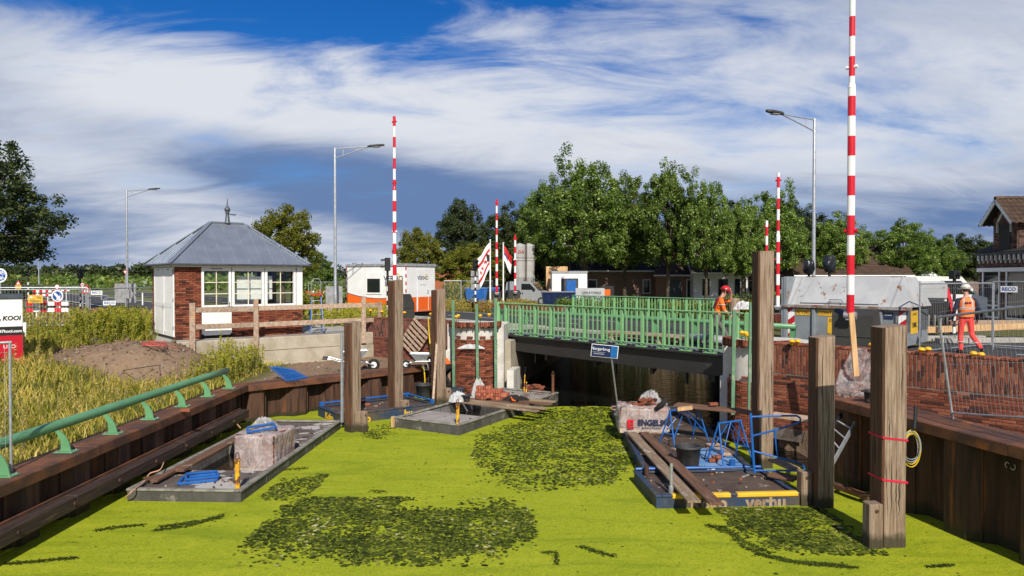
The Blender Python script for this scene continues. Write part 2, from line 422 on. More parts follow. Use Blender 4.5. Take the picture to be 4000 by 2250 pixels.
M = dict(
    brick=mat('brick_clay', (0, 0, 0), rnd=BRICK_RED, ns=14, bump=0.6, bs=60, rough=0.85, spec=0.2),
    brick_dark=mat('brick_dark_clay', (0, 0, 0), rnd=[(0.0, (0.05, 0.022, 0.02)), (0.5, (0.15, 0.045, 0.032)), (1.0, (0.24, 0.08, 0.05))], ns=14, bump=0.6, bs=60, rough=0.85, spec=0.2),
    brick_house=mat('house_brick', (0, 0, 0), rnd=[(0.0, (0.05, 0.035, 0.03)), (0.5, (0.13, 0.075, 0.06)), (1.0, (0.22, 0.13, 0.10))], ns=14, bump=0.4, bs=60, rough=0.85, spec=0.2),
    mortar=mat('mortar', (0.20, 0.155, 0.13), (0.12, 0.095, 0.08), ns=8, bump=0.4, bs=80),
    mortar_dark=mat('mortar_dark', (0.09, 0.05, 0.04), (0.05, 0.03, 0.025), ns=8, bump=0.4, bs=80),
    concrete=mat('concrete', (0.46, 0.41, 0.32), (0.36, 0.31, 0.23), (0.24, 0.20, 0.14), ns=1.6, bump=0.25, bs=25, rough=0.9, s3=0.9, lo3=0.55, hi3=0.75, speck=0.2),
    concrete_white=mat('concrete_white', (0.62, 0.60, 0.55), (0.50, 0.47, 0.42), (0.34, 0.31, 0.27), ns=2.2, bump=0.15, bs=25, rough=0.9, s3=2.5, lo3=0.60, hi3=0.8),
    rust=mat('rusty_sheet_pile', (0.095, 0.047, 0.029), (0.042, 0.023, 0.017), (0.25, 0.085, 0.026), ns=3, st=(2.0, 2.0, 0.25), bump=0.35, bs=14, rough=0.75, s3=2.6, st3=(2.2, 2.2, 0.22), lo3=0.54, hi3=0.72, spec=0.3, rand=0.18, wet=0.16, speck=0.25),
    rust_cap=mat('rusty_cap', (0.17, 0.068, 0.032), (0.080, 0.040, 0.028), (0.33, 0.11, 0.022), ns=2.5, bump=0.3, bs=30, rough=0.7, s3=1.2, lo3=0.58, hi3=0.7, spec=0.35, speck=0.2),
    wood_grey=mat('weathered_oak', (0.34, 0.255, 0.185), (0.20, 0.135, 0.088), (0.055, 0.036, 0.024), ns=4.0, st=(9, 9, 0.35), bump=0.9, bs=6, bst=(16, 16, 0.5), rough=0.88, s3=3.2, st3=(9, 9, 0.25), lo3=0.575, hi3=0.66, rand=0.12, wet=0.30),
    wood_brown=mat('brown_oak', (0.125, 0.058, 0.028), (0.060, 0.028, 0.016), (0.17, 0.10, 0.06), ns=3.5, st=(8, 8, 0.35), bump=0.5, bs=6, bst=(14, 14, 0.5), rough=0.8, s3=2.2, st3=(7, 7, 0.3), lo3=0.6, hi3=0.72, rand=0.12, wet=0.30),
    wood_dark=mat('tarred_timber', (0.060, 0.034, 0.026), (0.030, 0.019, 0.016), (0.11, 0.060, 0.040), ns=3, st=(0.4, 6, 6), bump=0.6, bs=8, bst=(0.6, 14, 14), rough=0.75, s3=3, st3=(0.4, 7, 7)),
    plank=mat('scaffold_plank', (0.34, 0.25, 0.165), (0.22, 0.145, 0.09), (0.48, 0.42, 0.34), ns=3, st=(7, 0.5, 7), bump=0.4, bs=8, bst=(14, 0.6, 14), rough=0.85, s3=2, lo3=0.56, hi3=0.66, rand=0.18),
    plank_brown=mat('brown_plank', (0.19, 0.10, 0.058), (0.12, 0.062, 0.038), (0.34, 0.25, 0.18), ns=3, st=(7, 0.5, 7), bump=0.4, bs=8, bst=(14, 0.6, 14), rough=0.85, s3=2, lo3=0.6, hi3=0.7, rand=0.15),
    timber=mat('fence_timber', (0.46, 0.35, 0.26), (0.32, 0.22, 0.155), (0.55, 0.33, 0.18), ns=3, st=(4, 4, 4), bump=0.2, bs=20, rough=0.85, s3=1.5, rand=0.15),
    timber_new=mat('new_timber', (0.62, 0.40, 0.20), (0.50, 0.30, 0.14), ns=3, st=(4, 4, 0.5), bump=0.15, bs=20, rough=0.8),
    green_wood=mat('green_stained_lath', (0.13, 0.26, 0.155), (0.085, 0.18, 0.10), (0.25, 0.32, 0.20), ns=4, st=(8, 8, 0.5), bump=0.25, bs=20, rough=0.8),
    green=mat('green_paint', (0.125, 0.31, 0.150), (0.105, 0.265, 0.125), ns=2, rough=0.42, spec=0.5, bump=0.04, bs=40, speck=0.1),
    green_pale=mat('green_paint_rail', (0.205, 0.42, 0.185), (0.175, 0.37, 0.16), ns=2, rough=0.42, spec=0.5, bump=0.04, bs=40),
    girder=mat('anthracite_steel', (0.030, 0.029, 0.028), (0.025, 0.024, 0.023), (0.042, 0.040, 0.038), ns=1.5, rough=0.45, spec=0.5, bump=0.05, bs=3, s3=2),
    black=mat('black_rubber', (0.018, 0.018, 0.019), rough=0.5),
    darkbox=mat('dark_grey_housing', (0.046, 0.046, 0.040), (0.038, 0.038, 0.034), ns=2, rough=0.5, bump=0.04),
    white=mat('white_paint', (0.80, 0.80, 0.78), (0.76, 0.755, 0.73), ns=2, rough=0.45, spec=0.5, bump=0.03),
    boom_white=mat('boom_white', (0.82, 0.82, 0.80), (0.78, 0.78, 0.76), ns=2, rough=0.35, spec=0.5),
    boom_red=mat('boom_red', (0.60, 0.008, 0.022), (0.54, 0.007, 0.02), ns=2, rough=0.35, spec=0.5),
    zinc=mat('zinc_roof', (0.44, 0.48, 0.53), (0.38, 0.415, 0.46), (0.54, 0.58, 0.62), ns=1.8, rough=0.33, metal=0.70, bump=0.05, bs=6, s3=3, lo3=0.62, hi3=0.8),
    zinc_dark=mat('zinc_gutter', (0.10, 0.115, 0.13), rough=0.45, metal=0.4),
    galv=mat('galvanised_steel', (0.48, 0.50, 0.52), (0.38, 0.40, 0.42), ns=9, rough=0.42, metal=0.6, bump=0.05, bs=40),
    galv_wire=mat('galvanised_wire', (0.50, 0.51, 0.52), ns=9, rough=0.5, metal=0.4),
    asphalt=mat('asphalt', (0.050, 0.050, 0.052), (0.036, 0.036, 0.038), (0.07, 0.068, 0.064), ns=2, bump=0.3, bs=120, rough=0.9, speck=0.35, s3=0.7),
    road_white=mat('road_marking', (0.70, 0.70, 0.67), (0.58, 0.58, 0.55), ns=6, rough=0.8),
    paving=mat('concrete_paving', (0.40, 0.38, 0.34), (0.31, 0.295, 0.26), ns=3, bump=0.2, bs=30, rough=0.9, speck=0.2),
    soil=mat('soil', (0.19, 0.125, 0.082), (0.12, 0.078, 0.050), (0.27, 0.19, 0.125), ns=2.2, bump=0.9, bs=9, rough=0.95, s3=0.8, speck=0.35),
    orange=mat('orange_panel', (0.80, 0.13, 0.01), (0.76, 0.12, 0.01), rough=0.4),
    cabin=mat('cabin_white', (0.78, 0.78, 0.76), (0.72, 0.72, 0.70), ns=1.2, rough=0.45),
    navy=mat('navy_print', (0.02, 0.03, 0.08), rough=0.5),
    red_print=mat('red_print', (0.55, 0.02, 0.02), rough=0.5),
    grey_print=mat('grey_print', (0.25, 0.25, 0.27), rough=0.5),
    yellow=mat('yellow_plastic', (0.80, 0.44, 0.008), (0.72, 0.38, 0.008), rough=0.4, spec=0.5),
    yellow_sign=mat('yellow_sign', (0.72, 0.44, 0.03), (0.62, 0.37, 0.03), rough=0.5),
    sign_blue=mat('sign_blue', (0.012, 0.09, 0.36), rough=0.35),
    sign_navy=mat('sign_navy', (0.010, 0.022, 0.075), rough=0.35),
    sign_cyan=mat('sign_cyan', (0.012, 0.13, 0.36), rough=0.35),
    sign_red=mat('sign_red', (0.58, 0.02, 0.03), rough=0.35),
    sign_back=mat('sign_back', (0.42, 0.42, 0.43), rough=0.4, metal=0.3),
    blue_steel=mat('blue_steel', (0.010, 0.115, 0.40), (0.012, 0.09, 0.31), (0.10, 0.12, 0.16), ns=4, rough=0.4, spec=0.5, s3=5, lo3=0.68, hi3=0.74, bump=0.1),
    blue_hull=mat('blue_hull', (0.022, 0.048, 0.105), (0.034, 0.042, 0.058), (0.085, 0.068, 0.052), ns=3, st=(1, 1, 0.5), rough=0.6, bump=0.25, bs=15, s3=2.5, lo3=0.46, hi3=0.62, speck=0.2),
    hull=mat('grey_hull', (0.085, 0.080, 0.072), (0.055, 0.052, 0.048), (0.24, 0.22, 0.18), ns=3, st=(1, 1, 0.5), rough=0.7, bump=0.3, bs=15, s3=3.0, lo3=0.56, hi3=0.68),
    hull_rim=mat('hull_rim', (0.26, 0.25, 0.21), (0.17, 0.155, 0.13), (0.10, 0.075, 0.055), ns=4, rough=0.75, bump=0.3, bs=25, s3=4, speck=0.2),
    deck=mat('barge_deck', (0.125, 0.100, 0.085), (0.085, 0.066, 0.056), (0.40, 0.375, 0.35), ns=2.5, rough=0.85, bump=0.35, bs=25, s3=1.1, lo3=0.535, hi3=0.555, speck=0.3),
    deck_grey=mat('barge_deck_grey', (0.33, 0.30, 0.28), (0.26, 0.23, 0.21), (0.16, 0.095, 0.075), ns=2.5, rough=0.85, bump=0.35, bs=25, s3=1.3, lo3=0.60, hi3=0.615, speck=0.3),
    deck_mud=mat('muddy_deck', (0.105, 0.072, 0.052), (0.065, 0.045, 0.034), (0.30, 0.25, 0.21), ns=2.2, rough=0.6, bump=0.4, bs=18, s3=0.9, lo3=0.60, hi3=0.625, speck=0.3),
    deck_blue=mat('blue_deck', (0.11, 0.25, 0.48), (0.20, 0.33, 0.52), (0.12, 0.085, 0.06), ns=2.2, rough=0.6, bump=0.2, bs=18, s3=1.2, lo3=0.54, hi3=0.58),
    hold=mat('barge_hold', (0.11, 0.105, 0.10), (0.22, 0.215, 0.205), (0.05, 0.042, 0.036), ns=9, st=(3, 3, 0.5), rough=0.8, bump=0.3, bs=20),
    mud_water=mat('bilge_water', (0.060, 0.038, 0.020), (0.04, 0.026, 0.014), rough=0.15),
    bucket=mat('mortar_tub', (0.022, 0.023, 0.025), (0.045, 0.045, 0.046), (0.20, 0.19, 0.18), ns=5, rough=0.6, bump=0.15, s3=4, lo3=0.62, hi3=0.72),
    mortar_mud=mat('wet_mortar', (0.30, 0.285, 0.26), (0.22, 0.21, 0.19), ns=7, bump=0.4, bs=30, rough=0.8),
    cont=mat('container_grey', (0.22, 0.245, 0.265), (0.18, 0.20, 0.22), (0.20, 0.085, 0.035), ns=1.4, rough=0.55, bump=0.12, bs=8, s3=2.1, st3=(1, 1, 0.6), lo3=0.655, hi3=0.68),
    cont_light=mat('container_lid', (0.43, 0.44, 0.445), (0.36, 0.37, 0.375), (0.22, 0.095, 0.035), ns=1.4, rough=0.5, bump=0.10, bs=8, s3=2.6, st3=(1, 1, 0.5), lo3=0.61, hi3=0.65),
    rail_rust=mat('rusty_rim', (0.30, 0.29, 0.28), (0.18, 0.12, 0.09), (0.16, 0.05, 0.03), ns=3, rough=0.7, bump=0.3, bs=20, s3=3, lo3=0.5, hi3=0.6),
    skin=mat('skin', (0.55, 0.30, 0.21), (0.50, 0.26, 0.18), rough=0.55),
    hivis=mat('hivis_orange', (0.90, 0.17, 0.012), (0.82, 0.14, 0.01), ns=6, rough=0.75, bump=0.4, bs=9),
    hivis2=mat('hivis_orange_vest', (0.92, 0.22, 0.05), (0.84, 0.18, 0.04), ns=6, rough=0.75, bump=0.4, bs=9),
    hivis_pink=mat('hivis_red', (0.92, 0.075, 0.06), (0.85, 0.055, 0.05), ns=6, rough=0.75, bump=0.5, bs=8),
    navy_cloth=mat('navy_cloth', (0.018, 0.022, 0.045), rough=0.85, bump=0.3, bs=9),
    grey_cloth=mat('grey_cloth', (0.16, 0.15, 0.14), (0.12, 0.115, 0.11), ns=6, rough=0.85, bump=0.4, bs=9),
    black_cloth=mat('black_cloth', (0.016, 0.014, 0.013), rough=0.9, bump=0.4, bs=9),
    maroon=mat('maroon_cloth', (0.13, 0.008, 0.04), rough=0.85, bump=0.3, bs=9),
    reflective=mat('reflective_tape', (0.50, 0.50, 0.50), rough=0.4),
    hair=mat('hair', (0.05, 0.028, 0.015), rough=0.7),
    helmet_red=mat('helmet_red', (0.62, 0.015, 0.012), rough=0.3, spec=0.5),
    helmet_white=mat('helmet_white', (0.74, 0.70, 0.60), rough=0.35, spec=0.5),
    glass=glass_mat('window_glass', refl=0.0),
    glass_dark=mat('dark_glass', (0.012, 0.015, 0.016), rough=0.06, spec=0.6),
    film=film_mat('plastic_film', (0.58, 0.57, 0.57), 0.36),
    wrap=film_mat('shrink_wrap', (0.70, 0.63, 0.61), 0.50, 0.2),
    film_white=film_mat('white_plastic_film', (0.60, 0.60, 0.60), 0.78),
    paper=mat('paper', (0.80, 0.80, 0.79), (0.76, 0.76, 0.75), rough=0.8),
    roof_tile=mat('roof_tile', (0.085, 0.048, 0.030), (0.055, 0.034, 0.024), (0.12, 0.10, 0.045), ns=3, rough=0.85, bump=0.4, bs=30, s3=3, rand=0.2),
    roof_dark=mat('dark_roof_tile', (0.045, 0.036, 0.032), (0.030, 0.026, 0.024), (0.075, 0.07, 0.04), ns=3, rough=0.8, bump=0.4, bs=30, s3=2),
    slate=mat('grey_cladding', (0.075, 0.085, 0.10), (0.06, 0.068, 0.08), ns=2, rough=0.6),
    stucco=mat('white_stucco', (0.66, 0.66, 0.65), (0.60, 0.60, 0.59), ns=3, rough=0.85, bump=0.1),
    bark=mat('bark', (0.11, 0.085, 0.060), (0.06, 0.046, 0.034), (0.17, 0.15, 0.11), ns=5, st=(3, 3, 0.8), bump=0.8, bs=12, rough=0.9),
    rope=mat('rope', (0.55, 0.30, 0.20), (0.45, 0.24, 0.16), rough=0.9),
    cable_red=mat('red_cable', (0.60, 0.12, 0.09), rough=0.5),
    cable_yellow=mat('yellow_hose', (0.70, 0.50, 0.02), rough=0.45),
    cable_grey=mat('grey_cable', (0.28, 0.29, 0.30), rough=0.5),
    strap_red=mat('red_strap', (0.65, 0.01, 0.05), rough=0.6),
    alu=mat('aluminium', (0.62, 0.62, 0.62), rough=0.35, metal=0.7),
    tyre=mat('tyre', (0.02, 0.02, 0.02), rough=0.8, bump=0.2),
    van=mat('van_silver', (0.30, 0.31, 0.32), (0.28, 0.29, 0.30), rough=0.3, spec=0.6, coat=0.5),
    silo=mat('silo_white', (0.42, 0.415, 0.40), (0.36, 0.355, 0.34), (0.36, 0.34, 0.31), ns=1.2, rough=0.5, s3=1.5, lo3=0.62, hi3=0.8),
    kooi_red=mat('box_red', (0.50, 0.008, 0.025), (0.45, 0.008, 0.022), rough=0.4),
    rusty_yellow=mat('rusty_yellow_paint', (0.72, 0.40, 0.02), (0.60, 0.30, 0.02), (0.16, 0.06, 0.025), ns=5, rough=0.6, bump=0.2, s3=6, lo3=0.47, hi3=0.54),
    stone=mat('stone', (0.30, 0.25, 0.20), (0.22, 0.18, 0.14), ns=4, bump=0.5),
    plastic_black=mat('black_plastic_bag', (0.012, 0.014, 0.018), rough=0.25, spec=0.6, bump=0.8, bs=5),
)
# ------------------------------------------------------------------ shared geometry of the place
WATER = 0.0
STREET = 2.0
DIRB = Vector((0.645, -0.764, 0)).normalized()      # along the bridge, towards the right bank
PERP = Vector((0.764, 0.645, 0)).normalized()       # across the bridge, away from the camera
N_L = Vector((-0.3, 27.3, 0)); N_R = Vector((6.2, 19.6, 0))       # near railing ends
HUT_A = R(38.9)
LEFT_X = -7.65
CAP_L = 1.05
LCOR = Vector((-7.6, 20.2, 0)); LEND = Vector((-2.9, 24.9, 0))
RW = [Vector((9.6, -5, 0)), Vector((8.45, 5.5, 0)), Vector((7.40, 10.35, 0)), Vector((6.55, 14.4, 0))]
CAP_R = 1.66
canal = [(-7.65, -8), (-7.65, 20.2), (-2.9, 24.9), (-1.0, 25.6), (0.4, 28.5), (3.3, 40.6), (11.0, 39.2), (9.8, 34), (6.6, 21.0),
         (6.3, 17.2), (6.55, 14.4), (7.40, 10.35), (8.45, 5.5), (9.6, -8)]
def seg_d(p, a, b):
    ax, ay = a; bx, by = b; dx, dy = bx - ax, by - ay
    t = max(0, min(1, ((p[0] - ax) * dx + (p[1] - ay) * dy) / (dx * dx + dy * dy)))
    return math.hypot(p[0] - ax - t * dx, p[1] - ay - t * dy)
def inside(p, poly):
    r = False; j = len(poly) - 1
    for i in range(len(poly)):
        if (poly[i][1] > p[1]) != (poly[j][1] > p[1]) and p[0] < (poly[j][0] - poly[i][0]) * (p[1] - poly[i][1]) / (poly[j][1] - poly[i][1]) + poly[i][0]:
            r = not r
        j = i
    return r
def sdist(p, poly):
    d = min(seg_d(p, poly[i - 1], poly[i]) for i in range(len(poly)))
    return -d if inside(p, poly) else d
# line of the concrete quay wall before the hut, and of the brick walls
CW0 = Vector((-10.85, 23.5, 0)); CWD = Vector((math.cos(HUT_A), math.sin(HUT_A), 0)); CWL = 7.3
BL0 = Vector((-5.75, 28.1, 0)); BL1 = Vector((-2.3, 25.85, 0))
BR0 = Vector((6.25, 17.15, 0)); BR1 = Vector((11.6, 11.6, 0))
WALL_TOP = 2.55
lower_left = [(-60, -8), (-7.65, -8), (-7.65, 20.2), (-2.9, 24.9), (-1.6, 25.9), (-2.1, 26.15), (-5.50, 28.35), (-10.99, 23.78), (-13.5, 24.5), (-17, 21.5), (-60, 21)]
lower_right = [(6.55, 14.4), (6.5, 17.35), (11.9, 11.85), (14.5, 9), (20, -8), (9.6, -8), (8.45, 5.5), (7.4, 10.35)]
def smooth(a, b, x):
    t = max(0, min(1, (x - a) / (b - a))); return t * t * (3 - 2 * t)
def height(x, y):
    p = (x, y)
    n = mnoise.noise(Vector((x * 0.45, y * 0.45, 0.3)))
    n2 = mnoise.noise(Vector((x * 1.7, y * 1.7, 4.3)))
    if -30 < x < 26 and y < 72:
        s = sdist(p, canal)
        if s < 0.28: return -1.2
    if inside(p, lower_left):
        # bank behind the left sheet piling, rising to a mound of soil before the hut
        h = 1.0 + 0.9 * smooth(-9.0, -14.5, x) * smooth(8, 19, y) + 0.05 * n
        h = max(h, 0.98)
        dm = math.hypot((x + 11.8) / 2.5, (y - 22.4) / 2.5)
        h = max(h, 1.0 + 1.02 * smooth(1.35, 0.35, dm) + (0.10 * n2 + 0.06 * mnoise.noise(Vector((x * 4.3, y * 4.3, 1.3)))) * smooth(1.5, 0.9, dm))
        return h + 0.02 * n2
    if inside(p, lower_right):
        return 0.55 + 0.95 * smooth(8.5, 9.3, x) * smooth(13.6, 12.4, y) + 0.04 * n2
    if x < -5 and y > 21 and y < 60:
        return STREET - 0.06 + 0.03 * n
    return STREET - 0.06
# ground: fine near the canal, one coarse skirt out to the horizon
def build_ground():
    xs = np.concatenate([np.arange(-34, -14, 0.5), np.arange(-14, 13, 0.2), np.arange(13, 34.1, 0.7)])
    ys = np.concatenate([np.arange(-6, 8, 0.7), np.arange(8, 31, 0.2), np.arange(31, 72.1, 0.7)])
    nx, ny = len(xs), len(ys)
    v = np.array([(x, y, height(x, y)) for y in ys for x in xs])
    i, j = np.meshgrid(np.arange(nx - 1), np.arange(ny - 1))
    a = (j * nx + i).ravel()
    f = np.stack([a, a + 1, a + nx + 1, a + nx], 1)
    me = np_mesh('ground', v, f, M['ground'], smooth=True)
    return struct(link(me, 'ground'))
def ground_material():
    m = bpy.data.materials.new('bank_ground'); m.use_nodes = True
    t = NT(m.node_tree); b = t.n['Principled BSDF']; b.inputs['Roughness'].default_value = 0.95; b.inputs['Specular IOR Level'].default_value = 0.15
    oc = t.new('ShaderNodeTexCoord').outputs['Object']
    n = t.noise(oc, 0.8, 7, 0.6); n2 = t.noise(oc, 5.0, 7, 0.7)
    soil = t.mix(n2, (0.11, 0.072, 0.046), (0.36, 0.25, 0.165))
    grass = t.mix(n2, (0.055, 0.068, 0.018), (0.17, 0.16, 0.05))
    # bare soil on the heap in front of the hut and along the quay behind the piling
    sp = t.new('ShaderNodeSeparateXYZ'); t.l.new(oc, sp.inputs[0])
    dx = t.math('DIVIDE', t.math('ADD', sp.outputs[0], 11.5), 3.0); dy = t.math('DIVIDE', t.math('SUBTRACT', sp.outputs[1], 22.3), 2.9)
    dm = t.math('SQRT', t.math('ADD', t.math('POWER', t.math('ABSOLUTE', dx), 2.0), t.math('POWER', t.math('ABSOLUTE', dy), 2.0)))
    bare = t.step(t.math('ADD', dm, t.math('MULTIPLY', t.math('SUBTRACT', n, 0.5), 0.8)), 1.15, 0.8)
    quay = t.math('MULTIPLY', t.step(t.math('ADD', sp.outputs[0], t.math('MULTIPLY', n, 1.2)), -7.6, -6.9), t.step(sp.outputs[2], 1.8, 1.6))
    f = t.math('MAXIMUM', bare, quay)
    t.l.new(t.mix(f, grass, soil), b.inputs['Base Color'])
    bn = t.new('ShaderNodeBump'); bn.inputs['Strength'].default_value = 0.9; bn.inputs['Distance'].default_value = 0.05
    t.l.new(t.noise(oc, 7.0, 8, 0.7), bn.inputs['Height']); t.l.new(bn.outputs[0], b.inputs['Normal'])
    return m
M['ground'] = ground_material()
M['meadow'] = mat('meadow', (0.075, 0.105, 0.022), (0.13, 0.135, 0.035), (0.16, 0.14, 0.05), ns=0.05, nd=9, bump=0.6, bs=3, rough=0.95, s3=0.03, lo3=0.55, hi3=0.7)
build_ground()
mb = MB()
for x0, x1, y0, y1 in ((-2500, 2500, 71.5, 4000), (-2500, -33.5, -300, 71.5), (33.5, 2500, -300, 71.5), (-33.5, 33.5, -300, -5.5)):
    mb.add([(x0, y0, 1.93), (x1, y0, 1.93), (x1, y1, 1.93), (x0, y1, 1.93)], [(0, 1, 2, 3)])
struct(mb.build('meadow', M['meadow']))
# water and the duckweed that covers it
def water_material():
    m = bpy.data.materials.new('canal_water'); m.use_nodes = True
    t = NT(m.node_tree); b = t.n['Principled BSDF']
    b.inputs['Base Color'].default_value = (0.004, 0.0045, 0.004, 1); b.inputs['Roughness'].default_value = 0.05; b.inputs['IOR'].default_value = 1.33
    oc = t.new('ShaderNodeTexCoord').outputs['Object']
    bn = t.new('ShaderNodeBump'); bn.inputs['Strength'].default_value = 0.8; bn.inputs['Distance'].default_value = 0.06
    t.l.new(t.noise(t.mapping(oc, scale=(0.7, 2.6, 1)), 2.6, 3, 0.55), bn.inputs['Height']); t.l.new(bn.outputs[0], b.inputs['Normal'])
    return m
# berths of the hopper barges: x, y, turn, width, length, fore deck, aft deck (their open holds displace the water)
BERTH = dict(left=(-7.06, 13.1, R(-2.6), 2.12, 6.4, 1.5, 2.3), middle=(-3.21, 19.56, R(-29), 2.1, 6.0, 1.45, 1.4))
from mathutils.geometry import delaunay_2d_cdt
def sheet(name, poly, z, m, kind):
    holes = []
    for x, y, rz, W, L, fd, bd in BERTH.values():
        c, s_ = math.cos(rz), math.sin(rz)
        holes.append([(x + u * c - v * s_, y + u * s_ + v * c) for u, v in ((0.03, fd - 0.03), (W - 0.03, fd - 0.03), (W - 0.03, L - bd + 0.03), (0.03, L - bd + 0.03))])
    vs = [Vector(p[:2]) for p in poly]; es = [(i, (i + 1) % len(poly)) for i in range(len(poly))]
    for h in holes:
        o = len(vs); vs += [Vector(p) for p in h]; es += [(o + i, o + (i + 1) % 4) for i in range(4)]
    V, E_, F, *_r = delaunay_2d_cdt(vs, es, [], 1, 1e-5)
    keep = []
    for f in F:
        c = (sum(V[i][0] for i in f) / len(f), sum(V[i][1] for i in f) / len(f))
        if inside(c, [p[:2] for p in poly]) and not any(inside(c, h) for h in holes): keep.append(tuple(f))
    mb = MB(); mb.add([(v[0], v[1], z) for v in V], keep)
    return struct(mb.build(name, m), kind)
sheet('water', [(-9, -8), (20, -8), (20, 72), (-9, 72)], 0.0, water_material(), 'structure')
def weed_material():
    m = bpy.data.materials.new('duckweed'); m.use_nodes = True
    t = NT(m.node_tree); b = t.n['Principled BSDF']; b.inputs['Roughness'].default_value = 0.75; b.inputs['Specular IOR Level'].default_value = 0.12
    oc = t.new('ShaderNodeTexCoord').outputs['Object']
    vo = t.new('ShaderNodeTexVoronoi'); vo.inputs['Scale'].default_value = 95.0; t.l.new(oc, vo.inputs['Vector'])
    sp = t.new('ShaderNodeSeparateXYZ'); t.l.new(vo.outputs['Color'], sp.inputs[0])
    big = t.noise(oc, 0.55, 5, 0.6); mid = t.noise(oc, 6.0, 6, 0.65)
    c = t.mix(sp.outputs[0], (0.215, 0.275, 0.010), (0.43, 0.45, 0.027))
    c = t.mix(t.math('MULTIPLY', t.step(big, 0.36, 0.66), 0.5), c, (0.25, 0.31, 0.012))
    c = t.mix(t.math('MULTIPLY', t.step(mid, 0.52, 0.72), 0.5), c, (0.15, 0.20, 0.010))
    fl = t.noise(t.mapping(oc, scale=(1.0, 2.4, 1)), 9.0, 5, 0.75)
    c = t.mix(t.math('MULTIPLY', t.step(fl, 0.61, 0.68), 0.85), c, (0.060, 0.085, 0.010))
    gr = t.noise(oc, 26.0, 3, 0.6); gm = t.math('ADD', 0.55, t.math('MULTIPLY', gr, 0.9)); c = t.mix(0.8, c, t.combine(gm, gm, gm), 'MULTIPLY')
    dr = t.noise(t.mapping(oc, scale=(0.35, 1.5, 1), rot=(0, 0, R(16))), 1.1, 6, 0.65, 0.8)
    c = t.mix(t.math('MULTIPLY', t.step(dr, 0.50, 0.66), 0.45), c, (0.14, 0.205, 0.010))
    c = t.mix(t.math('MULTIPLY', t.step(dr, 0.46, 0.34), 0.35), c, (0.46, 0.46, 0.035))
    # lines where the mat has parted over dark water
    cr = t.noise(t.mapping(oc, scale=(0.5, 2.6, 1), loc=(3, 7, 0), rot=(0, 0, R(12))), 1.5, 7, 0.7, 0.6)
    c = t.mix(t.math('MULTIPLY', t.step(cr, 0.645, 0.70), 0.8), c, (0.030, 0.045, 0.008))
    t.l.new(c, b.inputs['Base Color'])
    bn = t.new('ShaderNodeBump'); bn.inputs['Strength'].default_value = 0.55; bn.inputs['Distance'].default_value = 0.012
    t.l.new(vo.outputs['Distance'], bn.inputs['Height'])
    b2 = t.new('ShaderNodeBump'); b2.inputs['Strength'].default_value = 0.4; b2.inputs['Distance'].default_value = 0.03
    t.l.new(mid, b2.inputs['Height']); t.l.new(bn.outputs[0], b2.inputs['Normal']); t.l.new(b2.outputs[0], b.inputs['Normal'])
    return m
edge = []
for i in range(41):
    u = i / 40; x = -1.4 + u * 5.0
    edge.append((x, 22.9 - 0.25 * u + 0.22 * mnoise.noise(Vector((x * 1.3, 0, 0))) + 0.1 * mnoise.noise(Vector((x * 5, 3, 0))), 0.006))
for i in range(1, 12):
    u = i / 11
    edge.append((3.6 + 3.2 * u, 22.7 - 8.4 * u + 0.2 * mnoise.noise(Vector((u * 9, 5, 0))), 0.006))
poly = [(-8.6, -6, 0.006), (-8.6, 23.5, 0.006), (-3.2, 25.2, 0.006)] + edge + [(8.6, 13.5, 0.006), (10.5, -6, 0.006)]
sheet('duckweed', poly, 0.006, weed_material(), 'stuff')
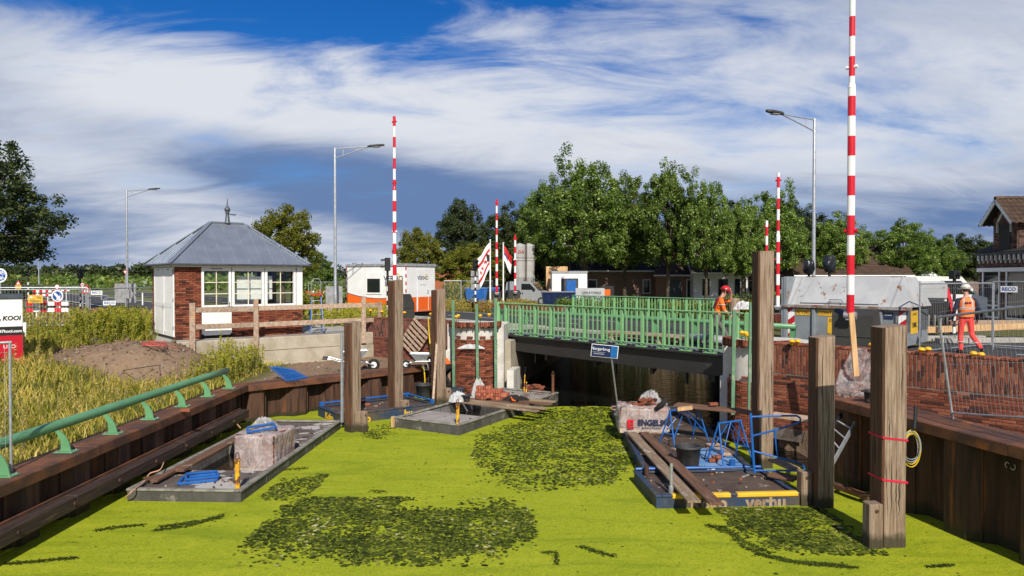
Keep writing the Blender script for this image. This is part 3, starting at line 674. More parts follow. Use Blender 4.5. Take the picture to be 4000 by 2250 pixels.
# floating leaves (frogbit) in drifts
leafr = [(0.0, (0.026, 0.036, 0.008)), (0.3, (0.060, 0.085, 0.012)), (0.6, (0.135, 0.165, 0.022)), (0.9, (0.30, 0.31, 0.04)), (1.0, (0.55, 0.52, 0.28))]
M['frogbit'] = leaf_mat('frogbit', leafr, 0.1, 0.75, 0.06)
def frogbit():
    rs = np.random.RandomState(3)
    polys = [
        ([(930, 2140), (1060, 2050), (1110, 1985), (1180, 1955), (1560, 1942), (1570, 1958), (1450, 1995), (1700, 2000), (1930, 1960), (2040, 1990), (2100, 2090), (1990, 2130), (1700, 2200), (1420, 2215), (1360, 2155), (1150, 2172)], 9500, 1.0),
        ([(2110, 1605), (2230, 1592), (2385, 1592), (2395, 1660), (2450, 1790), (2400, 1880), (2150, 1905), (2050, 1922), (1900, 1830), (1845, 1760), (1870, 1715), (2010, 1660)], 9500, 1.0),
        ([(1030, 1942), (1060, 1905), (1290, 1852), (1240, 1905), (1120, 1958)], 900, 0.9),
        ([(2790, 1990), (3190, 1985), (3370, 2130), (3480, 2172), (3300, 2172), (3050, 2130), (2900, 2060)], 3600, 1.0),
        ([(1420, 1690), (1660, 1630), (1530, 1655), (1480, 1720)], 700, 0.7),
    ]
    P = []
    for poly, n, s in polys:
        wp = [tuple(G(px, py, 0)[:2]) for px, py in poly]
        x0, x1 = min(p[0] for p in wp), max(p[0] for p in wp); y0, y1 = min(p[1] for p in wp), max(p[1] for p in wp)
        k = 0; tries = 0
        while k < n and tries < n * 12:
            tries += 1
            p = (rs.uniform(x0, x1), rs.uniform(y0, y1))
            sd = sdist(p, wp)
            den = 0.9 + 0.9 * mnoise.noise(Vector((p[0] * 1.1, p[1] * 1.6, 1))) + 0.4 * mnoise.noise(Vector((p[0] * 4, p[1] * 4, 2)))
            if sd < 0.0 + 0.28 * mnoise.noise(Vector((p[0] * 2, p[1] * 2, 7))) + rs.exponential(0.11) and rs.rand() < den:
                P.append((p[0], p[1], s)); k += 1
    # stray leaves and parted streaks
    streaks = [[(620, 2062), (700, 2050), (800, 2035), (870, 2020)], [(370, 2075), (470, 2060), (560, 2052)], [(600, 2075), (760, 2052), (880, 2010)], [(20, 2205), (150, 2195), (300, 2180)],
               [(2755, 2052), (2850, 2085), (2900, 2135), (3000, 2175), (3150, 2205), (3350, 2220)], [(2770, 2055), (2830, 2062), (2910, 2120), (3010, 2165)], [(2950, 2165), (3080, 2195), (3300, 2212)], [(2260, 2135), (2340, 2160), (2400, 2175)], [(2120, 2160), (2170, 2160), (2175, 2210)], [(3620, 2215), (3720, 2210)], [(1060, 1840), (1200, 1830)], [(1440, 1920), (1500, 1922)]]
    for st in streaks:
        for a, b in zip(st[:-1], st[1:]):
            n = int(math.dist(a, b) * 2.0)
            for _ in range(n):
                u = rs.rand(); g = G(a[0] + (b[0] - a[0]) * u + rs.normal(0, 7), a[1] + (b[1] - a[1]) * u + rs.normal(0, 3.2), 0)
                P.append((g.x, g.y, 0.40))
    for _ in range(900):
        p = (rs.uniform(-7, 7), rs.uniform(8, 20))
        P.append((p[0], p[1], rs.uniform(0.2, 0.7)))
    V = []; F = []; A = []
    for x, y, s in P:
        r = s * rs.uniform(0.014, 0.040) if rs.rand() < 0.95 else s * 0.055
        tx, ty = rs.normal(0, 0.10, 2); a0 = rs.rand() * 6.28; zc = 0.010 + rs.rand() * 0.007
        o = len(V)
        for k in range(6):
            a = a0 + k * 1.02 + 0.1; rr = r * (1 if k not in (0,) else 0.85)
            dx, dy = rr * math.cos(a), rr * math.sin(a) 
            V.append((x + dx, y + dy, max(0.009, zc + dx * tx + dy * ty)))
        F.append((o, o + 1, o + 2, o + 3, o + 4, o + 5)); A.append(min(1, max(0, rs.beta(1.1, 1.5) * (0.95 if s > 0.5 else 0.45) + 0.25 * mnoise.noise(Vector((x * 1.4, y * 1.4, 6))))))
    me = np_mesh('water_plants', np.array(V), np.array(F), M['frogbit'], np.array(A))
    struct(link(me, 'water_plants'), 'stuff')
frogbit()

# ------------------------------------------------------------------ bricks
BV = {}
def brick_var(l, d, h, mat_, key):
    k = (l, d, h, key)
    if k not in BV:
        out = []
        for i in range(9):
            rs = random.Random(i * 17 + 3)
            mb = MB(); mb.box((0, 0, 0), (l, d, h), b=0.0045)
            mb.v = [(x + rs.uniform(-.0015, .0015), y + rs.uniform(-.004, .002), z + rs.uniform(-.0015, .0015)) for x, y, z in mb.v]
            me = mb.mesh('brick', mat_)
            a = me.attributes.new('rnd', 'FLOAT', 'FACE'); val = [0.02, 0.22, 0.35, 0.45, 0.55, 0.62, 0.7, 0.82, 0.97][i]
            a.data.foreach_set('value', [val] * len(me.polygons))
            out.append((me, np.array(mb.v), mb.f, val))
        BV[k] = out
    return BV[k]
CAMP = Vector((0, 0, CAM_Z))
def place_bricks(parent, mats, mat_, key, dims=(0.21, 0.06, 0.052), limit=300, name='brick', pm=None):
    """mats: list of 4x4 local matrices (scale allowed). nearest `limit` become objects, the rest one joined part"""
    var = brick_var(*dims, mat_, key)
    pm = pm or loc_mat(parent)
    mats = sorted(mats, key=lambda m: ((pm @ m.translation) - CAMP).length)
    rs = random.Random(len(mats))
    for m in mats[:limit]:
        me = var[rs.randrange(9)][0]
        o = bpy.data.objects.new(name, me); COL.objects.link(o); o.parent = parent; o.matrix_local = m
    rest = mats[limit:]
    if rest:
        V = []; F3 = MB(); A = []
        for m in rest:
            me, v, f, val = var[rs.randrange(9)]
            M4 = np.array(m); vv = v @ M4[:3, :3].T + M4[:3, 3]
            F3.add([tuple(p) for p in vv], f); A += [val] * len(f)
        o = F3.build(name + '_course', mat_, parent)
        a = o.data.attributes.new('rnd', 'FLOAT', 'FACE'); a.data.foreach_set('value', A)
        o['kind'] = 'stuff'
def bond(w, z0, z1, l=0.21, h=0.052, j=0.011, holes=(), off=0.5):
    """stretcher bond on a face of width w from z0 to z1: list of (u centre, z centre, length)"""
    out = []; row = 0; z = z0
    while z + h <= z1 + 0.012:
        iv = [(0.0, w)]
        for a, b, c, d in holes:
            if c < z + h * 0.6 and d > z + h * 0.4:
                nv = []
                for p, q in iv:
                    if b <= p or a >= q: nv.append((p, q))
                    else:
                        if a > p: nv.append((p, a))
                        if b < q: nv.append((b, q))
                iv = nv
        ph = -(row % 2) * off * (l + j)
        for p, q in iv:
            u = math.floor((p - ph) / (l + j)) * (l + j) + ph
            while u < q:
                a, b = max(u, p), min(u + l, q)
                if b - a > 0.03: out.append(((a + b) / 2, z + h / 2, b - a))
                u += l + j
        z += h + j; row += 1
    return out
def soldier(w, z0, rows, l=0.21, h=0.062, j=0.011):
    out = []
    for r in range(rows):
        u = h / 2
        k = 0
        while u < w:
            if k % 2 == 0: out.append((u, z0 + l / 2 + r * (l + j), l))
            else:
                if r == 0: out.append((u, z0 + 0.0495, 0.099))
                else: out.append((u, z0 + l / 2 + r * (l + j) - 0.110, l))
                if r == rows - 1: out.append((u, z0 + rows * (l + j) - j - 0.0495, 0.099))
            u += h + j; k += 1
    return out
# ------------------------------------------------------------------ road, pavement
def strip(name, off0, off1, t0, t1, z, mat_, seg=1):
    mb = MB()
    base = N_L.copy()
    a = [base + DIRB * t0 + PERP * off0, base + DIRB * t1 + PERP * off0, base + DIRB * t1 + PERP * off1, base + DIRB * t0 + PERP * off1]
    mb.add([(p.x, p.y, z) for p in a], [(0, 1, 2, 3)])
    return mb
# along-bridge coordinate 0 = left end of the near railing, 10.1 = right end; offset 0 = near railing, 10.7 = far railing
struct(strip('road', 2.9, 8.9, -95, -2.0, STREET + 0.000, M['asphalt']).build('road', M['asphalt']))
struct(strip('road', 2.2, 10.9, 12.2, 60, STREET + 0.000, M['asphalt']).build('road', M['asphalt']))
mk = MB()
for o0, o1, t0, t1 in ((-6.4, -6.2, -130, -22), (-1.2, -1.0, -130, -22), (3.1, 3.22, -95, -2), (8.5, 8.62, -95, -2), (3.1, 3.22, 12.5, 60), (8.5, 8.62, 12.5, 60)):
    s_ = strip('m', o0, o1, t0, t1, STREET + 0.005, None); mk.add(s_.v, s_.f)
for k in range(-30, 18):
    if -1 < k * 3 + 1.5 < 12: continue
    s_ = strip('m', 5.75, 5.87, k * 3, k * 3 + 1.2, STREET + 0.005, None); mk.add(s_.v, s_.f)
struct(mk.build('road_marking', M['road_white']))
struct(strip('road', -6.6, -0.8, -130, -22, STREET + 0.002, M['asphalt']).build('road', M['asphalt']))
struct(strip('cycle_path', -9.0, -7.3, -130, -24, STREET + 0.002, None).build('cycle_path', mat('red_asphalt', (0.26, 0.075, 0.045), (0.21, 0.06, 0.04), ns=3, rough=0.9)))
struct(strip('pavement', 0.0, 2.9, -14, -0.8, STREET + 0.004, None).build('pavement', M['paving']))
struct(strip('pavement', -0.6, 2.2, 11.5, 30, STREET + 0.006, None).build('pavement', M['asphalt']))
kb = MB()
for o in (2.9,):
    a = N_L + DIRB * -30 + PERP * o; b = N_L + DIRB * -0.8 + PERP * o
    kb.bar((a.x, a.y, STREET + 0.05), (b.x, b.y, STREET + 0.05), 0.15, 0.12, b=0.02)
struct(kb.build('kerb', M['paving']))

# ------------------------------------------------------------------ sheet piling
def pile_mesh(outward):
    """U pile, 0.675 wide along +x, bulging to -y when outward"""
    d = 0.17; s = -1 if outward else 1
    prof = [(0, 0), (0.13, s * d), (0.545, s * d), (0.675, 0)]
    th = 0.02
    mb = MB()
    n = len(prof)
    for z in (-0.6, 1.0):
        for x, y in prof: mb.v.append((x, y, z))
        for x, y in prof[::-1]: mb.v.append((x, y + th, z))
    m = 2 * n
    for i in range(m):
        j = (i + 1) % m; mb.f.append((i, j, m + j, m + i)); mb.m.append(0)
    mb.f.append(tuple(range(m, 2 * m))); mb.m.append(0)
    # interlock bead
    mb.tube([(0, 0, -0.6), (0, 0, 1.0)], 0.028, 6)
    return mb.mesh('sheet_pile', M['rust'])
PILE_OUT = pile_mesh(True); PILE_IN = pile_mesh(False)
def pile_wall(label, a, b, ztop, capw, cat='sheet piling', capm=None, capoff=-0.25):
    """from a to b seen from the water with the land behind (+y local)"""
    d = b - a; L = d.length; rz = math.atan2(d.y, d.x)
    t = thing('sheet_pile_wall', label, cat, (a.x, a.y, 0), rz)
    n = max(1, round(L / 0.675)); sc = L / (n * 0.675)
    for i in range(n):
        o = bpy.data.objects.new('sheet_pile', PILE_OUT if i % 2 == 0 else PILE_IN); COL.objects.link(o)
        o.parent = t; o.location = (i * 0.675 * sc, 0, 0); o.scale = (sc, 1, ztop / 1.0)
    mb = MB()
    segs = max(2, int(L / 1.2))
    for i in range(segs):
        x0, x1 = L * i / segs, L * (i + 1) / segs
        e = 0.0 if i < segs - 1 else 0.0
        jz = random.uniform(-0.006, 0.006)
        mb.b2(x0 + 0.001, x1 - 0.001, capoff, capoff + capw, ztop + jz, ztop + 0.05 + jz, b=0.012)
        mb.b2(x0 + 0.001, x1 - 0.001, capoff - 0.016, capoff, ztop - 0.13 + jz, ztop + 0.045 + jz, b=0.008)
    mb.build('cap', capm or M['rust_cap'], t)
    return t
pw_left = pile_wall('long rusty sheet pile wall carrying the green pipe rail beside the grass', Vector((LEFT_X, 4.0, 0)) , Vector((LEFT_X, 20.2, 0)), CAP_L, 0.62)
# the wall faces +x: run it from far to near so that the water side is -y local
pw_left.location = (LEFT_X, 20.2, 0); pw_left.rotation_euler = (0, 0, -PI / 2)
pw_left.location = (LEFT_X, 4.0, 0); pw_left.rotation_euler = (0, 0, PI / 2)
for ch in pw_left.children:      # water is on the right of the travel direction
    ch.location.y = 0
pw_back = pile_wall('rusty sheet pile wall running slantwise behind the blue pontoon to the round pier', LCOR, LEND, CAP_L - 0.02, 0.6)
pw_r1 = pile_wall('tall sheet pile wall at the right edge with a chalk mark', RW[2], RW[1], CAP_R, 0.75)
pw_r2 = pile_wall('tall sheet pile wall behind the ladder between the two nearest right posts', RW[3], RW[2], CAP_R, 0.8)
pw_r0 = pile_wall('sheet pile wall continuing out of the picture at the right', RW[1], RW[0], CAP_R, 0.75)
# chalk mark on the nearest right pan
def chalk(t, x, z, s, y=-0.192):
    mb = MB()
    mb.tube([(x + s * math.cos(a) * 0.5, y, z + s * math.sin(a) * 0.6) for a in np.linspace(0.6, 4.6, 9)], 0.007, 5)
    mb.tube([(x + s * 1.3 + s * math.cos(a) * 0.6, y, z + s * math.sin(a) * 0.7) for a in np.linspace(-2.6, 1.0, 9)], 0.007, 5)
    mb.build('chalk_mark', M['concrete_white'], t)
chalk(pw_r2, 3.75, 1.28, 0.07, 0.145)
# timber fender along the left piling
fd = thing('timber_fender', 'dark tarred timber fender bolted low along the left sheet piling', 'fender', (LEFT_X + 0.34, 4.0, 0), 0)
mb = MB()
for i in range(4):
    mb.b2(-0.11, 0.11, i * 3.9 + 0.005, (i + 1) * 3.9 - 0.005, 0.27, 0.50, b=0.02)
fo = mb.build('beam', mat('fender_wood', (0.060, 0.034, 0.026), (0.030, 0.019, 0.016), (0.11, 0.060, 0.040), ns=3, st=(6, 0.4, 6), bump=0.9, bs=6, bst=(10, 0.5, 10), rough=0.75, s3=3, st3=(7, 0.4, 7)), fd)
mb = MB(); mb.b2(-0.15, -0.112, 0, 15.6, 0.47, 0.53)
mb.build('angle_iron', M['rust_cap'], fd)
for i in range(11):
    mb = MB(); y = 1.0 + i * 1.35
    mb.tube([(0.105, y, 0.385), (0.135, y, 0.385)], 0.035, 8); mb.build('bolt', M['rust'], fd)

# green pipe rail on the left cap
gr = thing('pipe_rail', 'green steel pipe rail on curved brackets along the left piling', 'rail', (LEFT_X - 0.02, 6.0, CAP_L + 0.05), 0)
mb = MB()
pts = [(-0.28, y, 0.42) for y in np.linspace(0, 13.6, 12)]
pts[-1] = (-0.24, 13.85, 0.42)
mb.tube(pts, 0.088, 14); mb.build('pipe', M['green'], gr, smooth=True)
bm_ = None
for i, y in enumerate([13.4, 12.05, 10.65, 9.15, 7.75, 6.3, 4.8, 3.4, 2.0]):
    mb = MB()
    arc = [(0.05, 0.02), (0.02, 0.16), (-0.05, 0.28), (-0.16, 0.38), (-0.22, 0.36), (-0.18, 0.30), (-0.13, 0.20), (-0.12, 0.10), (-0.13, 0.02)]
    mb.ext([(x + 0.03, y - 0.012, z) for x, z in arc], (0, 0.024, 0))
    mb.b2(-0.16, 0.16, y - 0.11, y + 0.11, 0.0, 0.018, b=0.004)
    br = mb.build('bracket', M['green'], gr)
    for sx in (-0.12, 0.12):
        for sy in (-0.08, 0.08):
            mb = MB(); mb.lathe([(0.014, 0.018), (0.014, 0.04)], (sx, y + sy, 0), 6); mb.build('bolt', M['galv'], br)

# ------------------------------------------------------------------ hut
HC = Vector((-11.43, 24.3, 0))
hut = thing('bridge_keeper_hut', 'small brick hut with zinc hipped roof, white doors and white window front', 'hut', (HC.x, HC.y, STREET - 0.03), HUT_A)
HL, HD, HH = 4.52, 3.3, 2.62
mb = MB()                                    # core walls, hollow
W_ = 0.16
holes_f = [(0.86, 4.48, 0.0, 2.5)]
mb.b2(0.05, 0.86, 0.05, 0.05 + W_, 0, HH); mb.b2(1.90, HL - 0.05, 0.05, 0.05 + W_, 0, 1.08); mb.b2(4.40, HL - 0.05, 0.06, 0.05 + W_, 1.08, HH)
mb.b2(0.05, HL - 0.05, HD - 0.2, HD - 0.05, 0, 1.0); mb.b2(0.05, 1.2, HD - 0.2, HD - 0.05, 1.0, HH); mb.b2(3.9, HL - 0.05, HD - 0.2, HD - 0.05, 1.0, HH); mb.b2(1.2, 3.9, HD - 0.2, HD - 0.05, 2.35, HH)
mb.b2(0.05, 0.2, 0.21, HD - 0.2, 0, HH); mb.b2(HL - 0.2, HL - 0.05, 0.21, HD - 0.2, 0, 1.0); mb.b2(HL - 0.2, HL - 0.05, 0.21, 0.7, 1.0, HH); mb.b2(HL - 0.2, HL - 0.05, 2.6, HD - 0.2, 1.0, HH)
mb.b2(0.2, HL - 0.2, 0.21, HD - 0.2, 0.0, 0.06)
mb.build('wall', M['mortar_dark'], hut)
ms = []
for u, z, l in bond(0.82, 0.02, 2.50):
    ms.append(Matrix.Translation((u + 0.03, 0.022 + 0.018, z)) @ Matrix.Diagonal((l / 0.21, 1, 1, 1)))
for u, z, l in bond(2.60, 0.02, 0.98):
    ms.append(Matrix.Translation((u + 1.90, 0.022 + 0.018, z)) @ Matrix.Diagonal((l / 0.21, 1, 1, 1)))
place_bricks(hut, ms, M['brick'], 'hut', limit=300)
ms = []
for y0, w in ((0.03, 0.09), (2.90, 0.37)):
    for u, z, l in bond(w, 0.02, 2.50):
        ms.append(Matrix.Translation((0.022 + 0.018, y0 + u, z)) @ Matrix.Rotation(-PI / 2, 4, 'Z') @ Matrix.Diagonal((l / 0.21, 1, 1, 1)))
for u, z, l in bond(HD - 0.1, 0.02, 0.98):
    ms.append(Matrix.Translation((HL - 0.022 - 0.018, 0.05 + u, z)) @ Matrix.Rotation(PI / 2, 4, 'Z') @ Matrix.Diagonal((l / 0.21, 1, 1, 1)))
place_bricks(hut, ms, M['brick'], 'hut', limit=0, name='side_brick')
# soldier course at the foot, dark damp row, fascia
mb = MB(); mb.b2(0.0, HL, 0.0, 0.12, 2.50, HH - 0.02, b=0.01); mb.b2(0.0, 0.12, 0.12, HD, 2.50, HH - 0.02, b=0.01); mb.b2(HL - 0.12, HL, 0.12, HD, 2.5, HH - 0.02)
mb.build('frieze', M['white'], hut)
# window front: one leaf with a low panel, then two fixed lights
def window(x0, x1, z0, z1, name, panel=None):
    mb = MB(); f = 0.085; yf = -0.01
    mb.b2(x0, x0 + f, yf, 0.12, z0, z1, b=0.008); mb.b2(x1 - f, x1, yf, 0.12, z0, z1, b=0.008)
    mb.b2(x0 + f, x1 - f, yf + 0.002, 0.12, z1 - f - 0.05, z1, b=0.008); mb.b2(x0 + f, x1 - f, yf + 0.002, 0.12, z0, z0 + f * 0.8, b=0.008)
    w = mb.build(name, M['white'], hut)
    a0, a1, b0, b1 = x0 + f, x1 - f, z0 + f * 0.8, z1 - f - 0.05
    mb = MB(); mb.b2((a0 + a1) / 2 - 0.016, (a0 + a1) / 2 + 0.016, 0.012, 0.045, b0, b1, b=0.004)
    for k in (1, 2):
        zz = b0 + (b1 - b0) * k / 3; mb.b2(a0, (a0 + a1) / 2 - 0.016, 0.014, 0.043, zz - 0.016, zz + 0.016, b=0.004); mb.b2((a0 + a1) / 2 + 0.016, a1, 0.014, 0.043, zz - 0.016, zz + 0.016, b=0.004)
    mb.build('glazing_bar', mat('cream_bars', (0.78, 0.70, 0.56), rough=0.5), w)
    for i in range(2):
        for k in range(3):
            mb = MB(); p0 = a0 if i == 0 else (a0 + a1) / 2; p1 = (a0 + a1) / 2 if i == 0 else a1
            q0 = b0 + (b1 - b0) * k / 3; q1 = b0 + (b1 - b0) * (k + 1) / 3
            mb.b2(p0, p1, 0.025, 0.031, q0, q1); mb.build('pane', M['glass'], w)
    return w
w1 = window(0.86, 1.87, 1.10, 2.50, 'casement')
window(1.90, 3.05, 1.10, 2.50, 'window'); window(3.08, 4.24, 1.10, 2.50, 'window')
mb = MB(); mb.b2(4.27, 4.50, -0.01, 0.05, 1.0, 2.50, b=0.008); mb.build('corner_panel', M['white'], hut)
mb = MB(); mb.b2(1.88, 4.50, -0.045, 0.04, 1.03, 1.085, b=0.008); mb.build('sill', M['white'], hut)
mb = MB(); mb.b2(0.87, 1.88, -0.008, 0.05, 0.16, 1.085, b=0.01); mb.b2(0.93, 1.82, -0.022, -0.009, 0.12, 0.30, b=0.006)
lp = mb.build('low_panel', M['white'], hut)
mb = MB()
for i in range(9): mb.b2(1.17 + i * 0.045, 1.20 + i * 0.045, -0.014, -0.009, 2.425, 2.465)
mb.build('vent_slots', M['zinc_dark'], hut)
mb = MB(); mb.b2(1.78, 1.80, -0.05, -0.012, 1.14, 1.28); mb.tube([(1.79, -0.045, 1.15), (1.70, -0.05, 1.15)], 0.009, 6); mb.build('handle', M['alu'], w1)
# double door in the left end
for k, (y0, y1) in enumerate(((0.14, 1.48), (1.51, 2.87))):
    mb = MB(); xf = -0.012
    mb.b2(xf, 0.045, y0, y1, 0.10, 2.49, b=0.006)
    mb.b2(xf - 0.012, xf - 0.001, y0 + 0.015, y0 + 0.12, 0.12, 2.47); mb.b2(xf - 0.012, xf - 0.001, y1 - 0.12, y1 - 0.015, 0.12, 2.47)
    for z0, z1 in ((0.12, 0.26), (1.10, 1.26), (2.30, 2.47)): mb.b2(xf - 0.011, xf - 0.001, y0 + 0.12, y1 - 0.12, z0, z1)
    for i in range(7):
        yy = y0 + 0.15 + i * (y1 - y0 - 0.3) / 6
        mb.b2(xf - 0.004, xf - 0.0005, yy - 0.045, yy + 0.045, 0.26, 1.10, b=0.002); mb.b2(xf - 0.004, xf - 0.0005, yy - 0.045, yy + 0.045, 1.26, 2.30, b=0.002)
    d = mb.build('door', M['white'], hut)
    mb = MB(); yh = y1 - 0.06 if k == 0 else y0 + 0.06
    mb.b2(xf - 0.02, xf - 0.0125, yh - 0.02, yh + 0.02, 0.98, 1.2); mb.tube([(xf - 0.04, yh, 1.12), (xf - 0.045, yh + (0.13 if k else -0.13), 1.12)], 0.011, 6); mb.build('handle', M['alu'], d)
    mb = MB()
    for z in (0.35, 1.3, 2.3): mb.tube([(xf - 0.012, y0 + 0.01 if k == 0 else y1 - 0.01, z), (xf - 0.012, y0 + 0.01 if k == 0 else y1 - 0.01, z + 0.12)], 0.012, 6)
    mb.b2(xf - 0.0145, xf - 0.012, (y0 + y1) / 2 - 0.13, (y0 + y1) / 2 + 0.13, 2.40, 2.43)
    mb.build('hinge', M['zinc_dark'], d)
mb = MB(); mb.b2(0.004, 0.06, 0.13, 2.88, 0.0, 0.10); mb.build('threshold', M['black'], hut)
# white drawings pinned up behind the glass
mb = MB(); mb.b2(2.15, 3.2, 0.30, 0.305, 1.32, 2.18); mb.b2(3.2, 3.45, 0.302, 0.307, 1.32, 2.2); hp = mb.build('drawing', M['paper'], hut)
# hipped roof with standing seams
OV = 0.22; z0 = HH + 0.0; rise = 1.56
ex0, ex1, ey0, ey1 = -OV, HL + OV, -OV, HD + OV
ym = (ey0 + ey1) / 2; hipx = (ey1 - ey0) / 2
A, B, C_, D_ = (ex0, ey0, z0), (ex1, ey0, z0), (ex1, ey1, z0), (ex0, ey1, z0)
E, F_ = (ex0 + hipx, ym, z0 + rise), (ex1 - hipx, ym, z0 + rise)
mb = MB(); mb.add([A, B, C_, D_, E, F_], [(0, 1, 5, 4), (1, 2, 5), (2, 3, 4, 5), (3, 0, 4), (0, 3, 2, 1)])
roof = mb.build('roof', M['zinc'], hut)
def on_front(x, s):   # s 0 at eave .. 1 at ridge
    return Vector((x, ey0 + (ym - ey0) * s, z0 + rise * s))
seams = MB()
for i in range(1, 11):
    x = ex0 + (ex1 - ex0) * i / 11
    smax = min(1.0, (x - ex0) / hipx, (ex1 - x) / hipx)
    for sgn in (0, 1):
        p, q = on_front(x, 0.01), on_front(x, smax * 0.97)
        if sgn: p.y = ey0 + ey1 - p.y; q.y = ey0 + ey1 - q.y
        m_ = MB(); m_.bar(p + Vector((0, 0, 0.014)), q + Vector((0, 0, 0.014)), 0.018, 0.034); m_.build('seam', M['zinc'], roof)
for i in range(1, 8):
    y = ey0 + (ey1 - ey0) * i / 8
    smax = min(1.0, (y - ey0) / hipx, (ey1 - y) / hipx)
    for sgn in (0, 1):
        p = Vector((ex0 + hipx * 0.01, y, z0 + 0.01)); q = Vector((ex0 + hipx * smax * 0.97, y, z0 + rise * smax * 0.97))
        if sgn: p.x = ex0 + ex1 - p.x; q.x = ex0 + ex1 - q.x
        m_ = MB(); m_.bar(p + Vector((0, 0, 0.014)), q + Vector((0, 0, 0.014)), 0.018, 0.034); m_.build('seam', M['zinc'], roof)
for a, b in ((A, E), (B, F_), (C_, F_), (D_, E), (E, F_)):
    m_ = MB(); m_.bar(Vector(a) + Vector((0, 0, 0.03)), Vector(b) + Vector((0, 0, 0.03)), 0.16, 0.035, b=0.012); m_.build('ridge_cap', M['zinc'], roof)
mb = MB()
for a, b in ((A, B), (B, C_), (C_, D_), (D_, A)):
    mb.bar(Vector(a) + Vector((0, 0, -0.035)), Vector(b) + Vector((0, 0, -0.035)), 0.10, 0.066, b=0.02)
mb.build('gutter', M['zinc_dark'], hut)
mb = MB(); mb.b2(ex0 + 0.06, ex1 - 0.06, ey0 + 0.06, ey1 - 0.06, z0 - 0.06, z0 - 0.005); mb.build('soffit', M['white'], hut)
mb = MB(); fx, fy, fz = (E[0] + F_[0]) / 2, ym, z0 + rise
mb.lathe([(0.12, -0.02), (0.095, 0.03), (0.06, 0.34), (0.055, 0.37), (0.085, 0.38), (0.085, 0.40), (0.05, 0.41), (0.09, 0.45), (0.112, 0.51), (0.09, 0.57), (0.045, 0.61), (0.03, 0.68), (0.004, 0.95)], (fx, fy, fz), 16)
mb.build('finial', M['zinc_dark'], hut, smooth=True)
mb = MB(); mb.b2(ex0 + 0.06, ex0 + 0.14, 0.02, 0.1, 0.0, 2.55)   # rain pipe out of sight behind the corner
# ------------------------------------------------------------------ concrete quay wall with slab before the hut
cw = thing('concrete_wall', 'cast concrete quay wall with slab in front of the hut', 'wall', (CW0.x, CW0.y, 0), HUT_A)
mb = MB()
mb.b2(-0.2, CWL, 0.02, 0.5, 0.7, 1.52, b=0.01); mb.b2(-0.2, CWL, 0.0, 0.5, 1.525, STREET - 0.02, b=0.015)
mb.b2(CWL - 0.9, CWL + 0.002, -0.03, 0.45, 0.7, 1.50, b=0.01)
mb.build('wall', M['concrete'], cw)
mb = MB(); mb.b2(-0.4, CWL + 0.4, 0.5, 6.0, 1.6, STREET - 0.024); mb.build('slab', M['paving'], cw)
# timber guard fence on it
tf = thing('timber_fence', 'rough timber guard fence with two rails in front of the hut', 'fence', (CW0.x, CW0.y, 0), HUT_A)
for u, zt, zb, w in ((0.32, 3.27, 1.55, 0.17), (2.42, 3.36, 1.60, 0.16), (6.55, 3.40, 1.58, 0.17), (7.25, 3.14, 2.55, 0.17)):
    mb = MB(); mb.b2(u - w / 2, u + w / 2, -0.10, -0.035, zb, zt, b=0.006); mb.build('post', M['timber'], tf)
for z, w in ((3.04, 0.17), (2.46, 0.17)):
    for u0, u1 in ((0.32, 2.40), (2.36, 6.6), (6.5, 7.35)):
        mb = MB(); dz = random.uniform(-0.015, 0.015)
        mb.bar((u0, -0.001 if u0 == 2.36 else -0.004, z + dz), (u1, -0.001 if u0 == 2.36 else -0.004, z + dz + random.uniform(-.03, .03)), 0.06, w, b=0.006); mb.build('rail', M['timber'], tf)
# ------------------------------------------------------------------ brick wing walls
def wing_wall(label, a, b, zb, mt, soldiers=3, base_off=0.0, lim=300):
    d = b - a; L = d.length; rz = math.atan2(d.y, d.x)
    t = thing('brick_wall', label, 'wall', (a.x, a.y, 0), rz)
    mb = MB(); mb.b2(0, L, 0.010, 0.55, zb - 0.3, WALL_TOP - 0.06); mb.build('core', M['mortar'] if mt == 'brick' else M['mortar'], t)
    ztop = WALL_TOP; ms = []
    zs = ztop - 0.05 - soldiers * 0.221
    for u, z, l in soldier(L, zs, soldiers):
        ms.append(Matrix.Translation((u, 0.03 + random.uniform(-.004, .004), z)) @ Matrix.Rotation(PI / 2, 4, 'Y') @ Matrix.Diagonal((l / 0.21, 1, 1, 1)))
    for u, z, l in bond(L, zb, zs - 0.02):
        ms.append(Matrix.Translation((u, 0.03 + random.uniform(-.003, .003), z)) @ Matrix.Diagonal((l / 0.21, 1, 1, 1)))
    # rowlock on top, laid flat
    u = 0.03
    while u < L:
        for y in (0.11, 0.33):
            ms.append(Matrix.Translation((u, y, ztop - 0.025 + random.uniform(-.003, .003))) @ Matrix.Rotation(PI / 2, 4, 'Z') @ Matrix.Diagonal((1, 1, 0.9, 1)))
        u += 0.072
    place_bricks(t, ms, M[mt], mt, limit=lim)
    return t
wl = wing_wall('dark red brick wing wall behind the leaning pallet, left of the round pier', BL0, BL1, 0.95, 'brick_dark')
wr = wing_wall('red brick wing wall with upright brick courses below the waste container', BR0, BR1, 0.55, 'brick')
